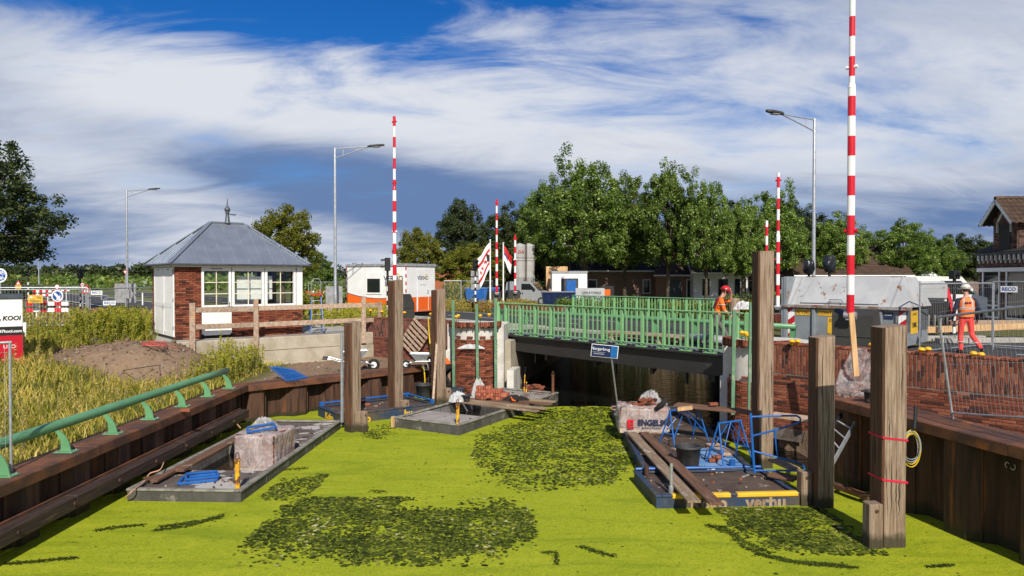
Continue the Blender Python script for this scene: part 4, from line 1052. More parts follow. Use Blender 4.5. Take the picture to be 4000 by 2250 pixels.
# ------------------------------------------------------------------ round piers
def pier(label, c, rz, r=0.74, zb=0.0, ztop=WALL_TOP, zbrick=1.98, a0=R(-172), a1=R(-8)):
    """concrete core with a rounded brick face looking to -y local"""
    t = thing('bridge_pier', label, 'pier', (c.x, c.y, 0), rz)
    mb = MB()
    mb.b2(-r - 0.28, r + 0.28, 0.06, 2.1, zb - 0.6, ztop - 0.12, b=0.02)
    mb.b2(-r - 0.33, -r + 0.05, -0.02, 0.4, zb - 0.6, 1.5, b=0.02); mb.b2(r - 0.05, r + 0.24, 0.0, 0.4, zb - 0.6, ztop - 0.13, b=0.02)
    n = 40; rr = r + 0.0
    top = [(rr * math.cos(a), rr * math.sin(a), 0) for a in np.linspace(-PI, 0, n)]
    mb.ext([(x, y + 0.06, zb - 0.6) for x, y, _ in top][::-1], (0, 0, ztop - 0.12 - zb + 0.6))
    mb.build('core', M['concrete_white'], t)
    ms = []; R1 = r + 0.04
    rows = int((zbrick - zb) / 0.063)
    for k in range(rows):
        z = zb + 0.03 + k * 0.063
        L = R1 * (a1 - a0)
        for u, _, l in bond(L, 0, 0.052, off=0.5):
            a = a0 + (u + (0.055 if k % 2 else 0)) / R1
            if a > a1: continue
            hd = 0.5 if k < 9 else 1.0
            reps = [(a, l)] if k >= 9 else [(a - 0.25 * l / R1, l * 0.47), (a + 0.25 * l / R1, l * 0.47)]
            for aa, ll in reps:
                ms.append(Matrix.Translation((R1 * math.cos(aa), R1 * math.sin(aa) + 0.06, z)) @ Matrix.Rotation(aa + PI / 2, 4, 'Z') @ Matrix.Diagonal((ll / 0.21, 1, 1, 1)))
    place_bricks(t, ms, M['brick'], 'hut', limit=300)
    # corbelled crown of upright bricks
    ms = []; R2 = r + 0.13
    k = 0; a = R(-184)
    while a < R(6):
        dz = (-0.05 if k % 3 == 1 else 0)
        ms.append(Matrix.Translation((R2 * math.cos(a), R2 * math.sin(a) + 0.06, ztop - 0.07 + dz * 0.5)) @ Matrix.Rotation(a + PI / 2, 4, 'Z') @ Matrix.Rotation(PI / 2, 4, 'Y') @ Matrix.Diagonal(((0.15 + abs(dz)) / 0.21, 2.4, 1, 1)))
        a += 0.068 / R2; k += 1
    place_bricks(t, ms, M['brick'], 'hut', limit=120, name='crown_brick')
    # loose bricks laid on the ledge
    ms = []
    for a in (R(-130), R(-95), R(-62), R(-30)):
        ms.append(Matrix.Translation(((r + 0.05) * math.cos(a), (r + 0.05) * math.sin(a) + 0.06, zbrick + 0.06)) @ Matrix.Rotation(a + PI / 2, 4, 'Z'))
    place_bricks(t, ms, M['brick'], 'hut', name='loose_brick')
    return t
PLC = Vector((-1.32, 25.55, 0)); PRC = Vector((6.35, 18.35, 0))
plz = R(-6)
pl = pier('round brick bridge pier with white core and brick crown, left end of the bridge', PLC, plz)
pr = pier('round brick bridge pier half hidden behind the tallest post, right end of the bridge', PRC, R(-40), zbrick=1.55)
# bricklayer's profile laths, green, around the piers
def lath(label, a, b, w=0.10, d=0.07):
    t = MB(); t.bar((0, 0, 0), Vector(b) - Vector(a), w, d, b=0.006)
    o = t.build('profile_lath', M['green_wood']); o.location = a
    return tag(o, label, 'lath', 'bricklayer laths')
lath('upright green lath at the left edge of the left round pier', D(1773, 1522, 24.75), D(1770, 1172, 24.75))
lath('upright green lath in front of the middle of the left round pier', D(1866, 1510, 24.55), D(1862, 1188, 24.55))
lath('upright green lath at the right edge of the left round pier', D(1937, 1515, 24.75), D(1935, 1165, 24.75))
lath('upright green lath at the right end of the bridge railing', D(2862, 1620, 17.9), D(2868, 1212, 17.9), 0.09, 0.06)
lath('upright green lath just left of the tallest post', D(2925, 1600, 17.3), D(2932, 1183, 17.3), 0.06, 0.06)
# torn white sheet on the left pier's ledge
def crumple(name, label, cat, loc, rz, sx, sy, sz, mat_, seed, nu=26, nv=12, parent=None):
    mb = MB(); sd = seed * 1.7
    def fn(u, v):
        x, y = u * 2 - 1, v * 2 - 1
        k = max(abs(x), abs(y)); r0 = math.hypot(x, y) + 1e-6
        x, y = x * k / r0, y * k / r0                       # square to disc
        r = math.hypot(x, y)
        e = 1 + 0.35 * mnoise.noise(Vector((x * 1.6 + sd, y * 1.6, 3))) + 0.12 * mnoise.noise(Vector((x * 5 + sd, y * 5, 8)))
        rid = 1 - abs(mnoise.noise(Vector((x * 2.6 + sd, y * 2.6, 1)))) * 1.7
        rid2 = 1 - abs(mnoise.noise(Vector((x * 6 + sd, y * 6, 5)))) * 1.6
        z = sz * (max(0.0, 1 - r ** 2.2) ** 0.8) * (0.25 + 0.55 * max(rid, 0) + 0.3 * max(rid2, 0))
        f = e * (1 + 0.25 * (0.5 - rid2) * 0.5)
        return (x * sx * f, y * sy * f, z + 0.004)
    mb.grid(fn, nu + 6, nu + 6)
    o = mb.build(name, mat_, parent, smooth=False)
    o.location = loc; o.rotation_euler = (0, 0, rz)
    if parent is None: tag(o, label, cat)
    return o
crumple('plastic_sheet', 'torn white plastic sheet caught on the ledge of the left round pier', 'plastic', D(1840, 1362, 24.72), 0, 0.45, 0.12, 0.16, M['film_white'], 3)

# ------------------------------------------------------------------ bridge
br = thing('bridge', 'dark steel bridge deck with pale green baluster railings over the canal', 'bridge', (N_L.x, N_L.y, 0), math.atan2(DIRB.y, DIRB.x))
BLEN = (N_R - N_L).length          # ~10.1
FAR = 10.7; SKEW = -7.0
def sk(y): return SKEW * y / FAR
mb = MB()
# deck: a skewed slab
def pgram(x0, x1, y0, y1, z0, z1, m=0):
    return [(x0 + sk(y0), y0), (x1 + sk(y0), y0), (x1 + sk(y1), y1), (x0 + sk(y1), y1)]
mb.ext([(x, y, STREET - 0.17) for x, y in pgram(-0.9, BLEN + 0.9, 0.12, FAR - 0.1, 0, 0)], (0, 0, 0.16))
mb.build('deck', M['asphalt'], br)
mb = MB()
gp = [(-0.55, STREET - 0.09), (BLEN + 0.35, STREET - 0.09), (BLEN + 0.35, 1.37), (BLEN - 1.2, 1.33), (1.2, 1.36), (0.25, 1.40), (-0.35, 1.50), (-0.55, 1.62)]
mb.ext([(x, 0.0, z) for x, z in gp], (0, 0.14, 0))
mb.b2(-0.55, BLEN + 0.35, -0.16, 0.14, STREET - 0.088, STREET - 0.035, b=0.006)
mb.build('girder', M['girder'], br)
mb = MB()
for y in (3.2, 6.4, 9.6):
    mb.b2(-0.4 + sk(y), BLEN + 0.3 + sk(y), y, y + 0.22, 1.42, STREET - 0.18)
for x in (2.2, 4.6, 7.0, 9.2):
    mb.ext([(x + sk(0.2), 0.2, 1.12), (x + 0.12 + sk(0.2), 0.2, 1.12), (x + 0.12 + sk(FAR - 0.3), FAR - 0.3, 1.12), (x + sk(FAR - 0.3), FAR - 0.3, 1.12)], (0, 0, 0.5))
for x in (1.4, 5.3, 8.1):
    mb.b2(x, x + 0.07, 0.3, 0.37, 0.95, 1.4)
mb.build('cross_beam', M['girder'], br)
# deck markings, kerb line and expansion strip
mb = MB(); mb.b2(-0.9, BLEN + 0.9, 2.9 + 0.25, 2.9 + 0.37, STREET - 0.008, STREET - 0.004); mb.build('white_line', M['road_white'], br)
mb = MB(); mb.b2(-2.2, BLEN + 0.3, 2.15, 2.42, STREET - 0.008, STREET + 0.13, b=0.02); mb.build('kerb', M['paving'], br)
mb = MB(); mb.b2(-1.0, BLEN + 0.5, 0.15, 0.45, STREET - 0.008, STREET + 0.012); mb.build('edge_strip', M['sign_back'], br)
# near railing: posts and balusters one by one
RT = STREET + 1.16
NB = 49
bal = MB(); bal.box((0, 0, 0), (0.062, 0.020, 1.02), b=0.004); BAL = bal.mesh('baluster', M['green_pale'])
pst = MB(); pst.box((0, 0, 0), (0.098, 0.03, 1.10), b=0.004); pst.b2(-0.03, 0.03, 0.005, 0.11, -0.55, 0.5)
PST = pst.mesh('post', M['green_pale'])
ft = MB(); ft.b2(-0.19, 0.19, -0.11, 0.11, 0, 0.025, b=0.005)
for sx in (-0.13, 0.13): ft.lathe([(0.016, 0.025), (0.016, 0.055)], (sx, -0.05, 0), 6)
FT = ft.mesh('base_plate', M['green_pale'])
for i in range(NB):
    x = 0.06 + (BLEN - 0.12) * i / (NB - 1)
    if i % 4 == 0:
        o = link(PST, 'post', br); o.location = (x, 0.0, STREET + 0.56)
        o2 = link(FT, 'base_plate', o); o2.location = (0, 0.0, -0.595)
    else:
        o = link(BAL, 'baluster', br); o.location = (x, 0.0, STREET + 0.60)
mb = MB(); mb.b2(-0.25, BLEN + 0.12, -0.05, 0.065, RT - 0.045, RT - 0.008, b=0.008); mb.build('handrail', M['green_pale'], br)
mb = MB(); mb.b2(-0.02, BLEN + 0.02, -0.03, 0.045, STREET + 0.065, STREET + 0.09, b=0.004); mb.build('bottom_rail', M['green_pale'], br)
for x in (-0.42, BLEN + 0.3):
    mb = MB(); mb.b2(x - 0.11, x + 0.11, -0.06, 0.08, STREET - 0.02, RT + 0.0, b=0.03); mb.build('end_post', M['green_pale'], br)
# far railing
for i in range(49):
    x = 0.06 + (9.0) * i / 48 + SKEW
    o = link(PST if i % 4 == 0 else BAL, 'post' if i % 4 == 0 else 'baluster', br); o.location = (x, FAR, STREET + (0.56 if i % 4 == 0 else 0.60))
    if i % 4 == 0: o.rotation_euler = (0, 0, PI)
mb = MB(); mb.b2(SKEW - 0.05, SKEW + 9.3, FAR - 0.05, FAR + 0.065, RT - 0.045, RT - 0.008, b=0.008); mb.build('handrail', M['green_pale'], br)
mb = MB(); mb.b2(SKEW - 0.02, SKEW + 9.2, FAR - 0.03, FAR + 0.045, STREET + 0.065, STREET + 0.09, b=0.004); mb.build('bottom_rail', M['green_pale'], br)
# pipe guard rail between footway and road
def guard(label, x0, x1, y, z=0.66):
    t = thing('guard_rail', label, 'guard rail', (N_L.x, N_L.y, 0), math.atan2(DIRB.y, DIRB.x))
    mb = MB(); mb.tube([(x, y, STREET + z) for x in np.linspace(x0, x1, 6)], 0.075, 12); mb.build('pipe', M['green'], t, smooth=True)
    x = x0 + 0.6
    while x < x1:
        mb = MB(); mb.ext([(x - 0.1, y + 0.16, STREET + 0.13), (x - 0.1, y + 0.0, STREET + 0.13), (x - 0.02, y - 0.05, STREET + z - 0.06), (x + 0.10, y, STREET + z - 0.02), (x + 0.14, y + 0.02, STREET + z - 0.06), (x + 0.04, y + 0.08, STREET + 0.13)], (0, 0.02, 0))
        mb.build('bracket', M['green'], t); x += 1.7
    return t
guard('green pipe guard rail between the bridge footway and the road', -4.0, BLEN + 0.25, 2.6)
# footway gratings, boards lying on the deck
def planks_on_deck():
    t = thing('plank_stack', 'stack of long weathered planks lying on the bridge deck', 'planks', (N_L.x, N_L.y, 0), math.atan2(DIRB.y, DIRB.x))
    for i in range(9):
        mb = MB(); lay = i // 3; k = i % 3
        y = 1.0 + k * 0.22 + random.uniform(-.03, .03); z = STREET + 0.13 + lay * 0.055
        mb.bar((4.1 + random.uniform(-.25, .25), y, z), (7.2 + random.uniform(-.3, .3), y + random.uniform(-.12, .12), z + random.uniform(0, .02)), 0.2, 0.048, b=0.005); mb.build('plank', M['plank'] if i % 2 else M['timber'], t)
    for x in (4.6, 6.6):
        mb = MB(); mb.b2(x, x + 0.1, 0.8, 1.8, STREET - 0.006, STREET + 0.105); mb.build('bearer', M['timber'], t)
planks_on_deck()
tp = MB(); tp.tube([(6.7, 1.9, STREET + 0.16), (8.8, 1.9, STREET + 0.16)], 0.15, 14)
o = tp.build('membrane_roll', M['sign_back'], None, smooth=True); o.location = (N_L.x, N_L.y, 0); o.rotation_euler = (0, 0, math.atan2(DIRB.y, DIRB.x)); tag(o, 'pale grey roll of sheeting lying on the bridge deck', 'roll')
# abutments below the deck
mb = MB()
mb.ext([(-0.75, 26.3, -0.6), (-0.05, 26.0, -0.6), (3.5, 41, -0.6), (1.5, 41, -0.6), (-1.8, 27.5, -0.6)], (0, 0, 2.4))
o = mb.build('abutment', M['concrete']); tag(o, 'pale concrete abutment under the left end of the bridge', 'abutment')
mb = MB(); mb.ext([(6.4, 18.9, -0.6), (8.0, 18.9, -0.6), (12.6, 36, -0.6), (9.9, 36, -0.6)], (0, 0, 2.4))
o = mb.build('abutment', M['brick_dark'] if False else M['hull']); tag(o, 'dark concrete abutment under the right end of the bridge', 'abutment')
mb = MB(); mb.ext([(-0.18, 25.1, -0.6), (0.06, 25.1, -0.6), (0.30, 26.2, -0.6), (0.02, 26.2, -0.6)], (0, 0, 1.45))
o = mb.build('footing', M['concrete_white']); tag(o, 'low pale concrete footing at the waterline beside the left pier', 'footing')
# ------------------------------------------------------------------ mooring posts
def wood_post(label, px, d, ztop, s, rdeg, block=None, slope=0.02):
    p = D(px, 1500, d)
    t = thing('mooring_post', label, 'post', (p.x, p.y, 0), R(rdeg))
    mb = MB(); n = 14; h = s / 2; b = 0.030
    ring0 = [(-h + b, -h), (h - b, -h), (h, -h + b), (h, h - b), (h - b, h), (-h + b, h), (-h, h - b), (-h, -h + b)]
    zs = [-0.8 + (ztop + 0.8) * i / n for i in range(n + 1)]
    sd = px * 0.01
    for i, z in enumerate(zs):
        for k, (x, y) in enumerate(ring0):
            j = 0.010 * mnoise.noise(Vector((x * 3 + sd, y * 3, z * 1.3)))
            zz = z + (slope * (x / h) + 0.008 * mnoise.noise(Vector((x * 9, y * 9, sd))) if i == n else 0)
            mb.v.append((x * (1 + j) + j * 0.6, y * (1 + j), zz))
    for i in range(n):
        for k in range(8):
            k2 = (k + 1) % 8
            mb.f.append((i * 8 + k, i * 8 + k2, (i + 1) * 8 + k2, (i + 1) * 8 + k))
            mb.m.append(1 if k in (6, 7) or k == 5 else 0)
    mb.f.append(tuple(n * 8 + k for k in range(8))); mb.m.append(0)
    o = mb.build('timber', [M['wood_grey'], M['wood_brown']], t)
    # weathering checks: thin open splits
    rs = random.Random(int(px))
    mb = MB()
    for face in (0, 1):
        for k in range(5 if face == 0 else 3):
            u = rs.uniform(-h * 0.7, h * 0.7); z1 = rs.uniform(0.5, ztop); L = rs.uniform(0.3, 1.1)
            pts = [(u + 0.008 * math.sin(q * 3 + k), z1 - L * q / 5) for q in range(6)]
            w = [0.001, 0.004, 0.006, 0.006, 0.004, 0.001]
            for q in range(5):
                (a, za), (c, zc) = pts[q], pts[q + 1]
                if zc < 0.05: continue
                if face == 0: vs = [(a - w[q], -h - 0.0045, za), (a + w[q], -h - 0.0045, za), (c + w[q + 1], -h - 0.0045, zc), (c - w[q + 1], -h - 0.0045, zc)]
                else: vs = [(-h - 0.0045, a - w[q], za), (-h - 0.0045, a + w[q], za), (-h - 0.0045, c + w[q + 1], zc), (-h - 0.0045, c - w[q + 1], zc)]
                mb.add(vs, [(0, 1, 2, 3)])
    c = mb.build('split', M['black'], t); c['kind'] = 'stuff'
    if block:
        side, zb, bs, off = block
        mb = MB()
        if side == 'r': c0 = (off, -h - bs / 2 - 0.004, (zb - 0.3) / 2)
        else: c0 = (-h - bs / 2 - 0.004, off, (zb - 0.3) / 2)
        mb.box(c0, (bs, bs, zb + 0.3), b=0.012); bo = mb.build('fender_block', M['wood_grey'], t)
        mb = MB()
        if side == 'r': mb.tube([(off, -h - bs - 0.004, zb - 0.1), (off, -h - bs - 0.018, zb - 0.1)], 0.028, 8)
        else: mb.tube([(-h - bs / 2, off - bs / 2, zb - 0.1), (-h - bs / 2, off - bs / 2 - 0.016, zb - 0.1)], 0.028, 8)
        mb.build('bolt', M['rust'], bo)
    return t
wood_post('shortest of the left mooring posts, standing beside the grey barge with the wrapped pallet', 1377, 19.1, 2.92, 0.335, 52, ('r', 0.55, 0.20, 0.12))
wood_post('tall left mooring post in front of the striped boom and white cabin', 1545, 21.3, 4.02, 0.35, 46, ('r', 0.47, 0.20, 0.12))
wood_post('left mooring post nearest the round brick pier', 1713, 23.2, 3.72, 0.365, 36, ('r', 0.55, 0.21, 0.14))
pA = wood_post('tallest mooring post, between the bridge end and the waste container', 2978, 15.5, 4.67, 0.36, 6, slope=0.01)
pB = wood_post('middle right mooring post with a split face, beside the ladder', 3208, 12.85, 3.05, 0.345, 4, ('l', 0.62, 0.20, 0.05))
pC = wood_post('nearest mooring post with two red straps round it', 3470, 11.0, 3.36, 0.385, 3, ('l', 0.68, 0.21, -0.12))
for z in (1.62, 0.98):
    mb = MB(); h = 0.385 / 2 + 0.008
    mb.ext([(-h, -h, z + 0.05), (h, -h, z), (h, h, z), (-h, h, z + 0.05)], (0, 0, 0.03)); mb.build('strap', M['strap_red'], pC)
# iron pipe beside the first post
mb = MB(); mb.lathe([(0.045, 0.2), (0.045, 2.6)], (0, 0, 0), 10); o = mb.build('steel_pipe', M['galv']); p = D(1336, 1500, 19.3); o.location = (p.x, p.y, 0); tag(o, 'thin grey steel pipe standing just left of the shortest post', 'pipe')
mb = MB(); mb.bar((0, 0, 0), D(1712, 1250, 23.1) - D(1690, 1600, 22.7), 0.07, 0.05); o = mb.build('board', M['timber']); o.location = D(1690, 1600, 22.7); tag(o, 'grey board leaning upright against the left post nearest the pier', 'board')

# ------------------------------------------------------------------ barges
def bollard(t, x, y, z, m1, h=0.5, r=0.045):
    mb = MB(); mb.lathe([(r, 0), (r, h), (r + 0.015, h + 0.004), (r + 0.015, h + 0.03)], (x, y, z), 10)
    o = mb.build('bollard', m1, t, smooth=False)
    mb = MB(); mb.tube([(x - 0.03, y, z + h + 0.02), (x - 0.032, y, z + h + 0.11), (x - 0.015, y, z + h + 0.15), (x + 0.015, y, z + h + 0.15), (x + 0.032, y, z + h + 0.11), (x + 0.03, y, z + h + 0.02)], 0.010, 6); mb.build('lifting_eye', M['rust_cap'], o)
def barge(label, loc, rz, W, L, fd, bd, zd, deckm, hullm, rimm, draft=0.5, open_hold=False):
    t = thing('barge', label, 'barge', (loc[0], loc[1], 0), rz)
    mb = MB(); th = 0.05
    mb.b2(0, th, 0, L, -draft, zd); mb.b2(W - th, W, 0, L, -draft, zd); mb.b2(th, W - th, 0, th, -draft, zd); mb.b2(th, W - th, L - th, L, -draft, zd)
    mb.b2(th, W - th, th, L - th, -0.26, -0.20)
    for k in range(1, int(L / 1.2)):
        for x in (-0.012, W): mb.b2(x, x + 0.012, k * 1.2, k * 1.2 + 0.03, -0.2, zd - 0.03)
    mb.build('hull', hullm, t)
    for y0, y1 in ((th, fd), (L - bd, L - th)):
        mb = MB(); mb.b2(th + 0.001, W - th - 0.001, y0 + 0.001, y1, zd - 0.06, zd - 0.012); mb.build('deck', deckm, t)
    mb = MB(); mb.b2(th + 0.001, W - th - 0.001, fd - 0.03, fd - 0.004, -0.20, zd - 0.062); mb.b2(th + 0.001, W - th - 0.001, L - bd + 0.004, L - bd + 0.03, -0.20, zd - 0.062)
    mb.b2(th + 0.001, th + 0.015, fd, L - bd, -0.20, zd - 0.02); mb.b2(W - th - 0.015, W - th - 0.001, fd, L - bd, -0.20, zd - 0.02)
    mb.build('hold', M['hold'], t)
    mb = MB(); mb.b2(th + 0.02, W - th - 0.02, fd, L - bd, -0.198, (-0.13 if open_hold else 0.03)); mb.build('bilge', M['mud_water'], t)
    mb = MB()
    mb.b2(-0.02, 0.10, -0.02, L + 0.02, zd, zd + 0.045, b=0.012); mb.b2(W - 0.10, W + 0.02, -0.02, L + 0.02, zd, zd + 0.045, b=0.012)
    mb.b2(0.101, W - 0.101, -0.022, 0.09, zd + 0.001, zd + 0.044, b=0.012); mb.b2(0.101, W - 0.101, L - 0.09, L + 0.022, zd + 0.001, zd + 0.044, b=0.012)
    mb.build('rim', rimm, t)
    return t
b1 = barge('grey work barge with the wrapped pallet, moored along the left piling', BERTH['left'][:2], *BERTH['left'][2:], 0.19, M['deck'], M['hull'], M['hull_rim'], open_hold=True)
bollard(b1, 2.0, 0.14, 0.23, M['rusty_yellow'])
b2_ = barge('grey work barge with stacked bricks and planks in front of the round pier', BERTH['middle'][:2], *BERTH['middle'][2:], 0.25, M['deck_grey'], M['hull'], M['hull_rim'], open_hold=True)
bollard(b2_, 1.98, 0.12, 0.29, M['rusty_yellow'], 0.48); bollard(b2_, 1.98, 5.85, 0.29, M['rust_cap'], 0.55)
mb = MB(); mb.b2(-0.09, -0.022, -0.05, 0.06, -0.1, 0.30); mb.build('corner_board', M['timber_new'], b2_)
b3 = barge('small blue pontoon with muddy deck between the left mooring posts', (-4.74, 19.86), R(37), 3.0, 1.68, 1.0, 0.6, 0.26, M['deck_mud'], M['blue_hull'], M['blue_hull'])
text('Koko', 0.30, M['yellow_sign'], b3, (0.55, -0.004, 0.09), ext=0.002, bold=0.01)
text('hu', 0.28, M['yellow_sign'], b3, (2.1, -0.004, 0.10), ext=0.002, bold=0.01)
text('Koko', 0.26, M['yellow_sign'], b3, (-0.004, 0.85, 0.10), rot=(PI / 2, 0, -PI / 2), ext=0.002, bold=0.01)
mb = MB()
mb.tube([(0.05, 1.62, 0.38), (2.95, 1.62, 0.38)], 0.03, 8); mb.tube([(2.95, 0.05, 0.38), (2.95, 1.6, 0.38)], 0.03, 8)
for x, y in ((0.08, 1.62), (2.95, 0.08), (2.95, 1.6)): mb.b2(x - 0.05, x + 0.05, y - 0.05, y + 0.05, 0.30, 0.42)
mb.build('edge_pipe', M['blue_steel'], b3)
bR2 = barge('long blue work barge with trestles, tub and brick pack, right of the open water', (2.66, 14.45), R(-2.6), 2.2, 7.0, 3.48, 3.48, 0.23, M['deck_mud'], M['blue_hull'], M['blue_hull'])
mb = MB(); mb.b2(0.95, 2.1, 0.12, 1.9, 0.220, 0.228); mb.build('deck_plate', M['deck_blue'], bR2)
text('oKo', 0.30, M['paper'], bR2, (1.35, -0.026, 0.16), ext=0.002, bold=0.012)
mb = MB(); mb.lathe([(0.06, 0), (0.06, 0.12)], (0.3, 0.35, 0.24), 10); mb.lathe([(0.06, 0), (0.06, 0.12)], (1.85, 0.3, 0.24), 10); q = mb.build('socket', M['blue_steel'], bR2); q['kind'] = 'stuff'
bR1 = barge('blue pontoon with yellow strips on its front edge, nearest on the right', (2.56, 12.66), R(4.0), 2.62, 1.64, 0.9, 0.72, 0.20, M['deck_mud'], M['blue_hull'], M['blue_hull'])
text('Koko', 0.30, M['plank'], bR1, (0.95, -0.005, 0.07), ext=0.002, bold=0.012); text('verhu', 0.32, M['plank'], bR1, (2.0, -0.005, 0.07), ext=0.002, bold=0.012)
for x0, x1 in ((0.28, 0.92), (0.98, 1.36), (1.46, 2.6)):
    mb = MB(); mb.b2(x0, x1, -0.028, 0.10, 0.17, 0.255, b=0.02); mb.build('yellow_strip', M['yellow_sign'], bR1)
mb = MB(); mb.tube([(0.02, 1.6, 0.285), (2.6, 1.6, 0.285)], 0.028, 8); mb.build('edge_pipe', M['blue_steel'], bR1)
mb = MB(); mb.lathe([(0.028, 0), (0.028, 0.55)], (0.33, 0.2, 0.20), 10); mb.lathe([(0.05, 0), (0.05, 0.14)], (0.33, 0.2, 0.201), 10); o = mb.build('mooring_pin', M['galv'], bR1)
mb = MB(); mb.lathe([(0.05, 0), (0.05, 0.18)], (0.2, 1.45, 0.20), 10); mb.build('pipe_stub', M['rust'], bR1)

# ------------------------------------------------------------------ loads on the barges
def plank(label, a, b, w=0.22, h=0.045, m='plank', group='loose planks', name='plank'):
    mb = MB(); v = Vector(b) - Vector(a); L = v.length
    mb.box((0, L / 2, 0), (w, L, h), b=0.005)
    o = mb.build(name, M[m])
    o.location = a
    o.rotation_mode = 'QUATERNION'; d = v.normalized(); q = Vector((0, 1, 0)).rotation_difference(d)
    z = q @ Vector((0, 0, 1)); s = d.cross(Vector((0, 0, 1))).normalized(); u = s.cross(d)
    o.rotation_quaternion = Matrix((s, d, u)).transposed().to_quaternion()
    return tag(o, label, 'plank', group)
def endcap(o, L):
    pass
plank('pale plank crossing the right barges, the left one of the two', G(2466, 1690, 0.36), G(2712, 1960, 0.34), 0.23)
plank('brown plank crossing the right barges, the right one of the two', G(2515, 1690, 0.34), G(2797, 1968, 0.32), 0.23, m='plank_brown')
plank('rusty brown plank lying along the hold edge of the left barge', G(700, 1838, 0.28), G(1045, 1648, 0.28), 0.2, 0.06, m='plank_brown')
plank('short plank stub on the left edge of the left barge deck', G(565, 1872, 0.27), G(640, 1858, 0.27), 0.16, 0.04, m='plank_brown')
plank('long beam lying across the left barge towards the back piling', G(600, 1880, 0.26), G(960, 1690, 0.26), 0.14, 0.05, m='plank_brown')
for i, (a, b, m) in enumerate((((1768, 1566), (2100, 1607), 'plank'), ((1760, 1556), (2130, 1597), 'plank'), ((1800, 1553), (2060, 1582), 'plank_brown'), ((1920, 1555), (2150, 1580), 'plank_brown'), ((2010, 1556), (2165, 1570), 'plank'))):
    plank(['front plank', 'second plank', 'thin brown plank', 'dark plank', 'rear pale plank'][i] + ' laid across the middle barge, sticking out over the duckweed', G(*a, 0.335 + 0.012 * (i % 2)), G(*b, 0.35 + 0.01 * i), 0.2, 0.045, m)
# scaffold walkway boards on trestles by the right wall
plank('long scaffold board on the blue trestles with a brick on it', D(2640, 1580, 17.2), D(2950, 1612, 16.3), 0.42, 0.05, m='plank_brown')
plank('scaffold board along the foot of the right brick wall', D(3010, 1618, 15.95), D(3180, 1640, 15.2), 0.45, 0.06, m='timber')
plank('short pale board end lying on the first blue trestle', D(2648, 1598, 16.5), D(2705, 1592, 16.4), 0.2, 0.07, m='timber_new')
for i in range(4):
    y0 = 1748 + i * 9
    plank(['first', 'second', 'third', 'fourth'][i] + ' short slat counted from the back on the right barge, left of the tub', G(2492 - i, y0, 0.26), G(2560, y0 - 2, 0.26), 0.07, 0.03, m='timber_new')
plank('thick board under the folded trestle beside the blue deck plate', G(2780, 1735, 0.27), G(2850, 1775, 0.27), 0.3, 0.06, m='timber')
plank('board with rust at the right end of the nearest pontoon', G(3010, 1850, 0.30), G(3110, 1872, 0.28), 0.35, 0.05, m='plank_brown')
plank('tilted board leaning behind the blue tube loop', G(3020, 1795, 0.40), D(3105, 1832, 13.9), 0.25, 0.04, m='plank')
# blue trestles
def trestle(label, a, ax, L=0.8, h=0.72, spread=0.24):
    t = thing('trestle', label, 'trestle', a, ax)
    mb = MB(); mb.tube([(0, 0, h), (L, 0, h)], 0.022, 8); mb.build('top_bar', M['blue_steel'], t)
    for x in (0.02, L - 0.02):
        for s in (-1, 1):
            mb = MB(); mb.tube([(x, 0, h), (x + (0.10 if x > 0.1 else -0.10), s * spread, 0)], 0.018, 8); mb.build('leg', M['blue_steel'], t)
    for x in (0.02, L - 0.02):
        mb = MB(); k = 0.35; e = (0.10 if x > 0.1 else -0.10) * (1 - k); mb.tube([(x + e, -spread * (1 - k), h * k), (x + e, spread * (1 - k), h * k)], 0.014, 6); mb.build('tie', M['blue_steel'], t)
    for s in (-1, 1):
        mb = MB(); mb.tube([(0.02 - 0.07, s * spread * 0.75, h * 0.25), (L * 0.5, s * 0.02, h - 0.01), (L + 0.05, s * spread * 0.75, h * 0.25)], 0.014, 6); mb.build('brace', M['blue_steel'], t)
trestle('blue tube trestle carrying the scaffold board, the one behind the brick pack', (3.62, 16.45, 0.235), R(35), 1.0, 0.80)
trestle('second blue tube trestle, right of the black tub', (4.28, 14.85, 0.235), R(28), 0.66, 0.84)
lt = thing('tube_gate', 'blue steel tube loop frame standing on the edge of the nearest pontoon', 'frame', G(2946, 1850, 0.28), 0)
o_ = lt.location
def L_(px, py, d=13.25): return D(px, py, d + 0.75) - o_
mb = MB(); mb.tube([L_(2932, 1614), L_(2938, 1720), L_(2947, 1848)], 0.026, 8); mb.build('upright', M['blue_steel'], lt)
mb = MB(); mb.tube([L_(2934, 1628), L_(3050, 1624, 13.1), L_(3112, 1624, 13.0), L_(3125, 1632, 13.0), L_(3127, 1643, 13.0), L_(3116, 1652, 13.0), L_(3030, 1680, 13.1), L_(2942, 1702)], 0.02, 8); mb.build('upper_loop', M['blue_steel'], lt)
mb = MB(); mb.tube([L_(2943, 1762), L_(3030, 1785, 13.1), L_(3110, 1806, 13.0), L_(3138, 1820, 13.0), L_(3143, 1832, 13.0), L_(3130, 1839, 13.0), L_(3050, 1838, 13.1), L_(2946, 1838)], 0.02, 8); mb.build('lower_loop', M['blue_steel'], lt)
mb = MB(); mb.tube([L_(3028, 1680, 13.1), L_(3030, 1730, 13.1), L_(3038, 1786, 13.1)], 0.018, 8); mb.build('strut', M['blue_steel'], lt)
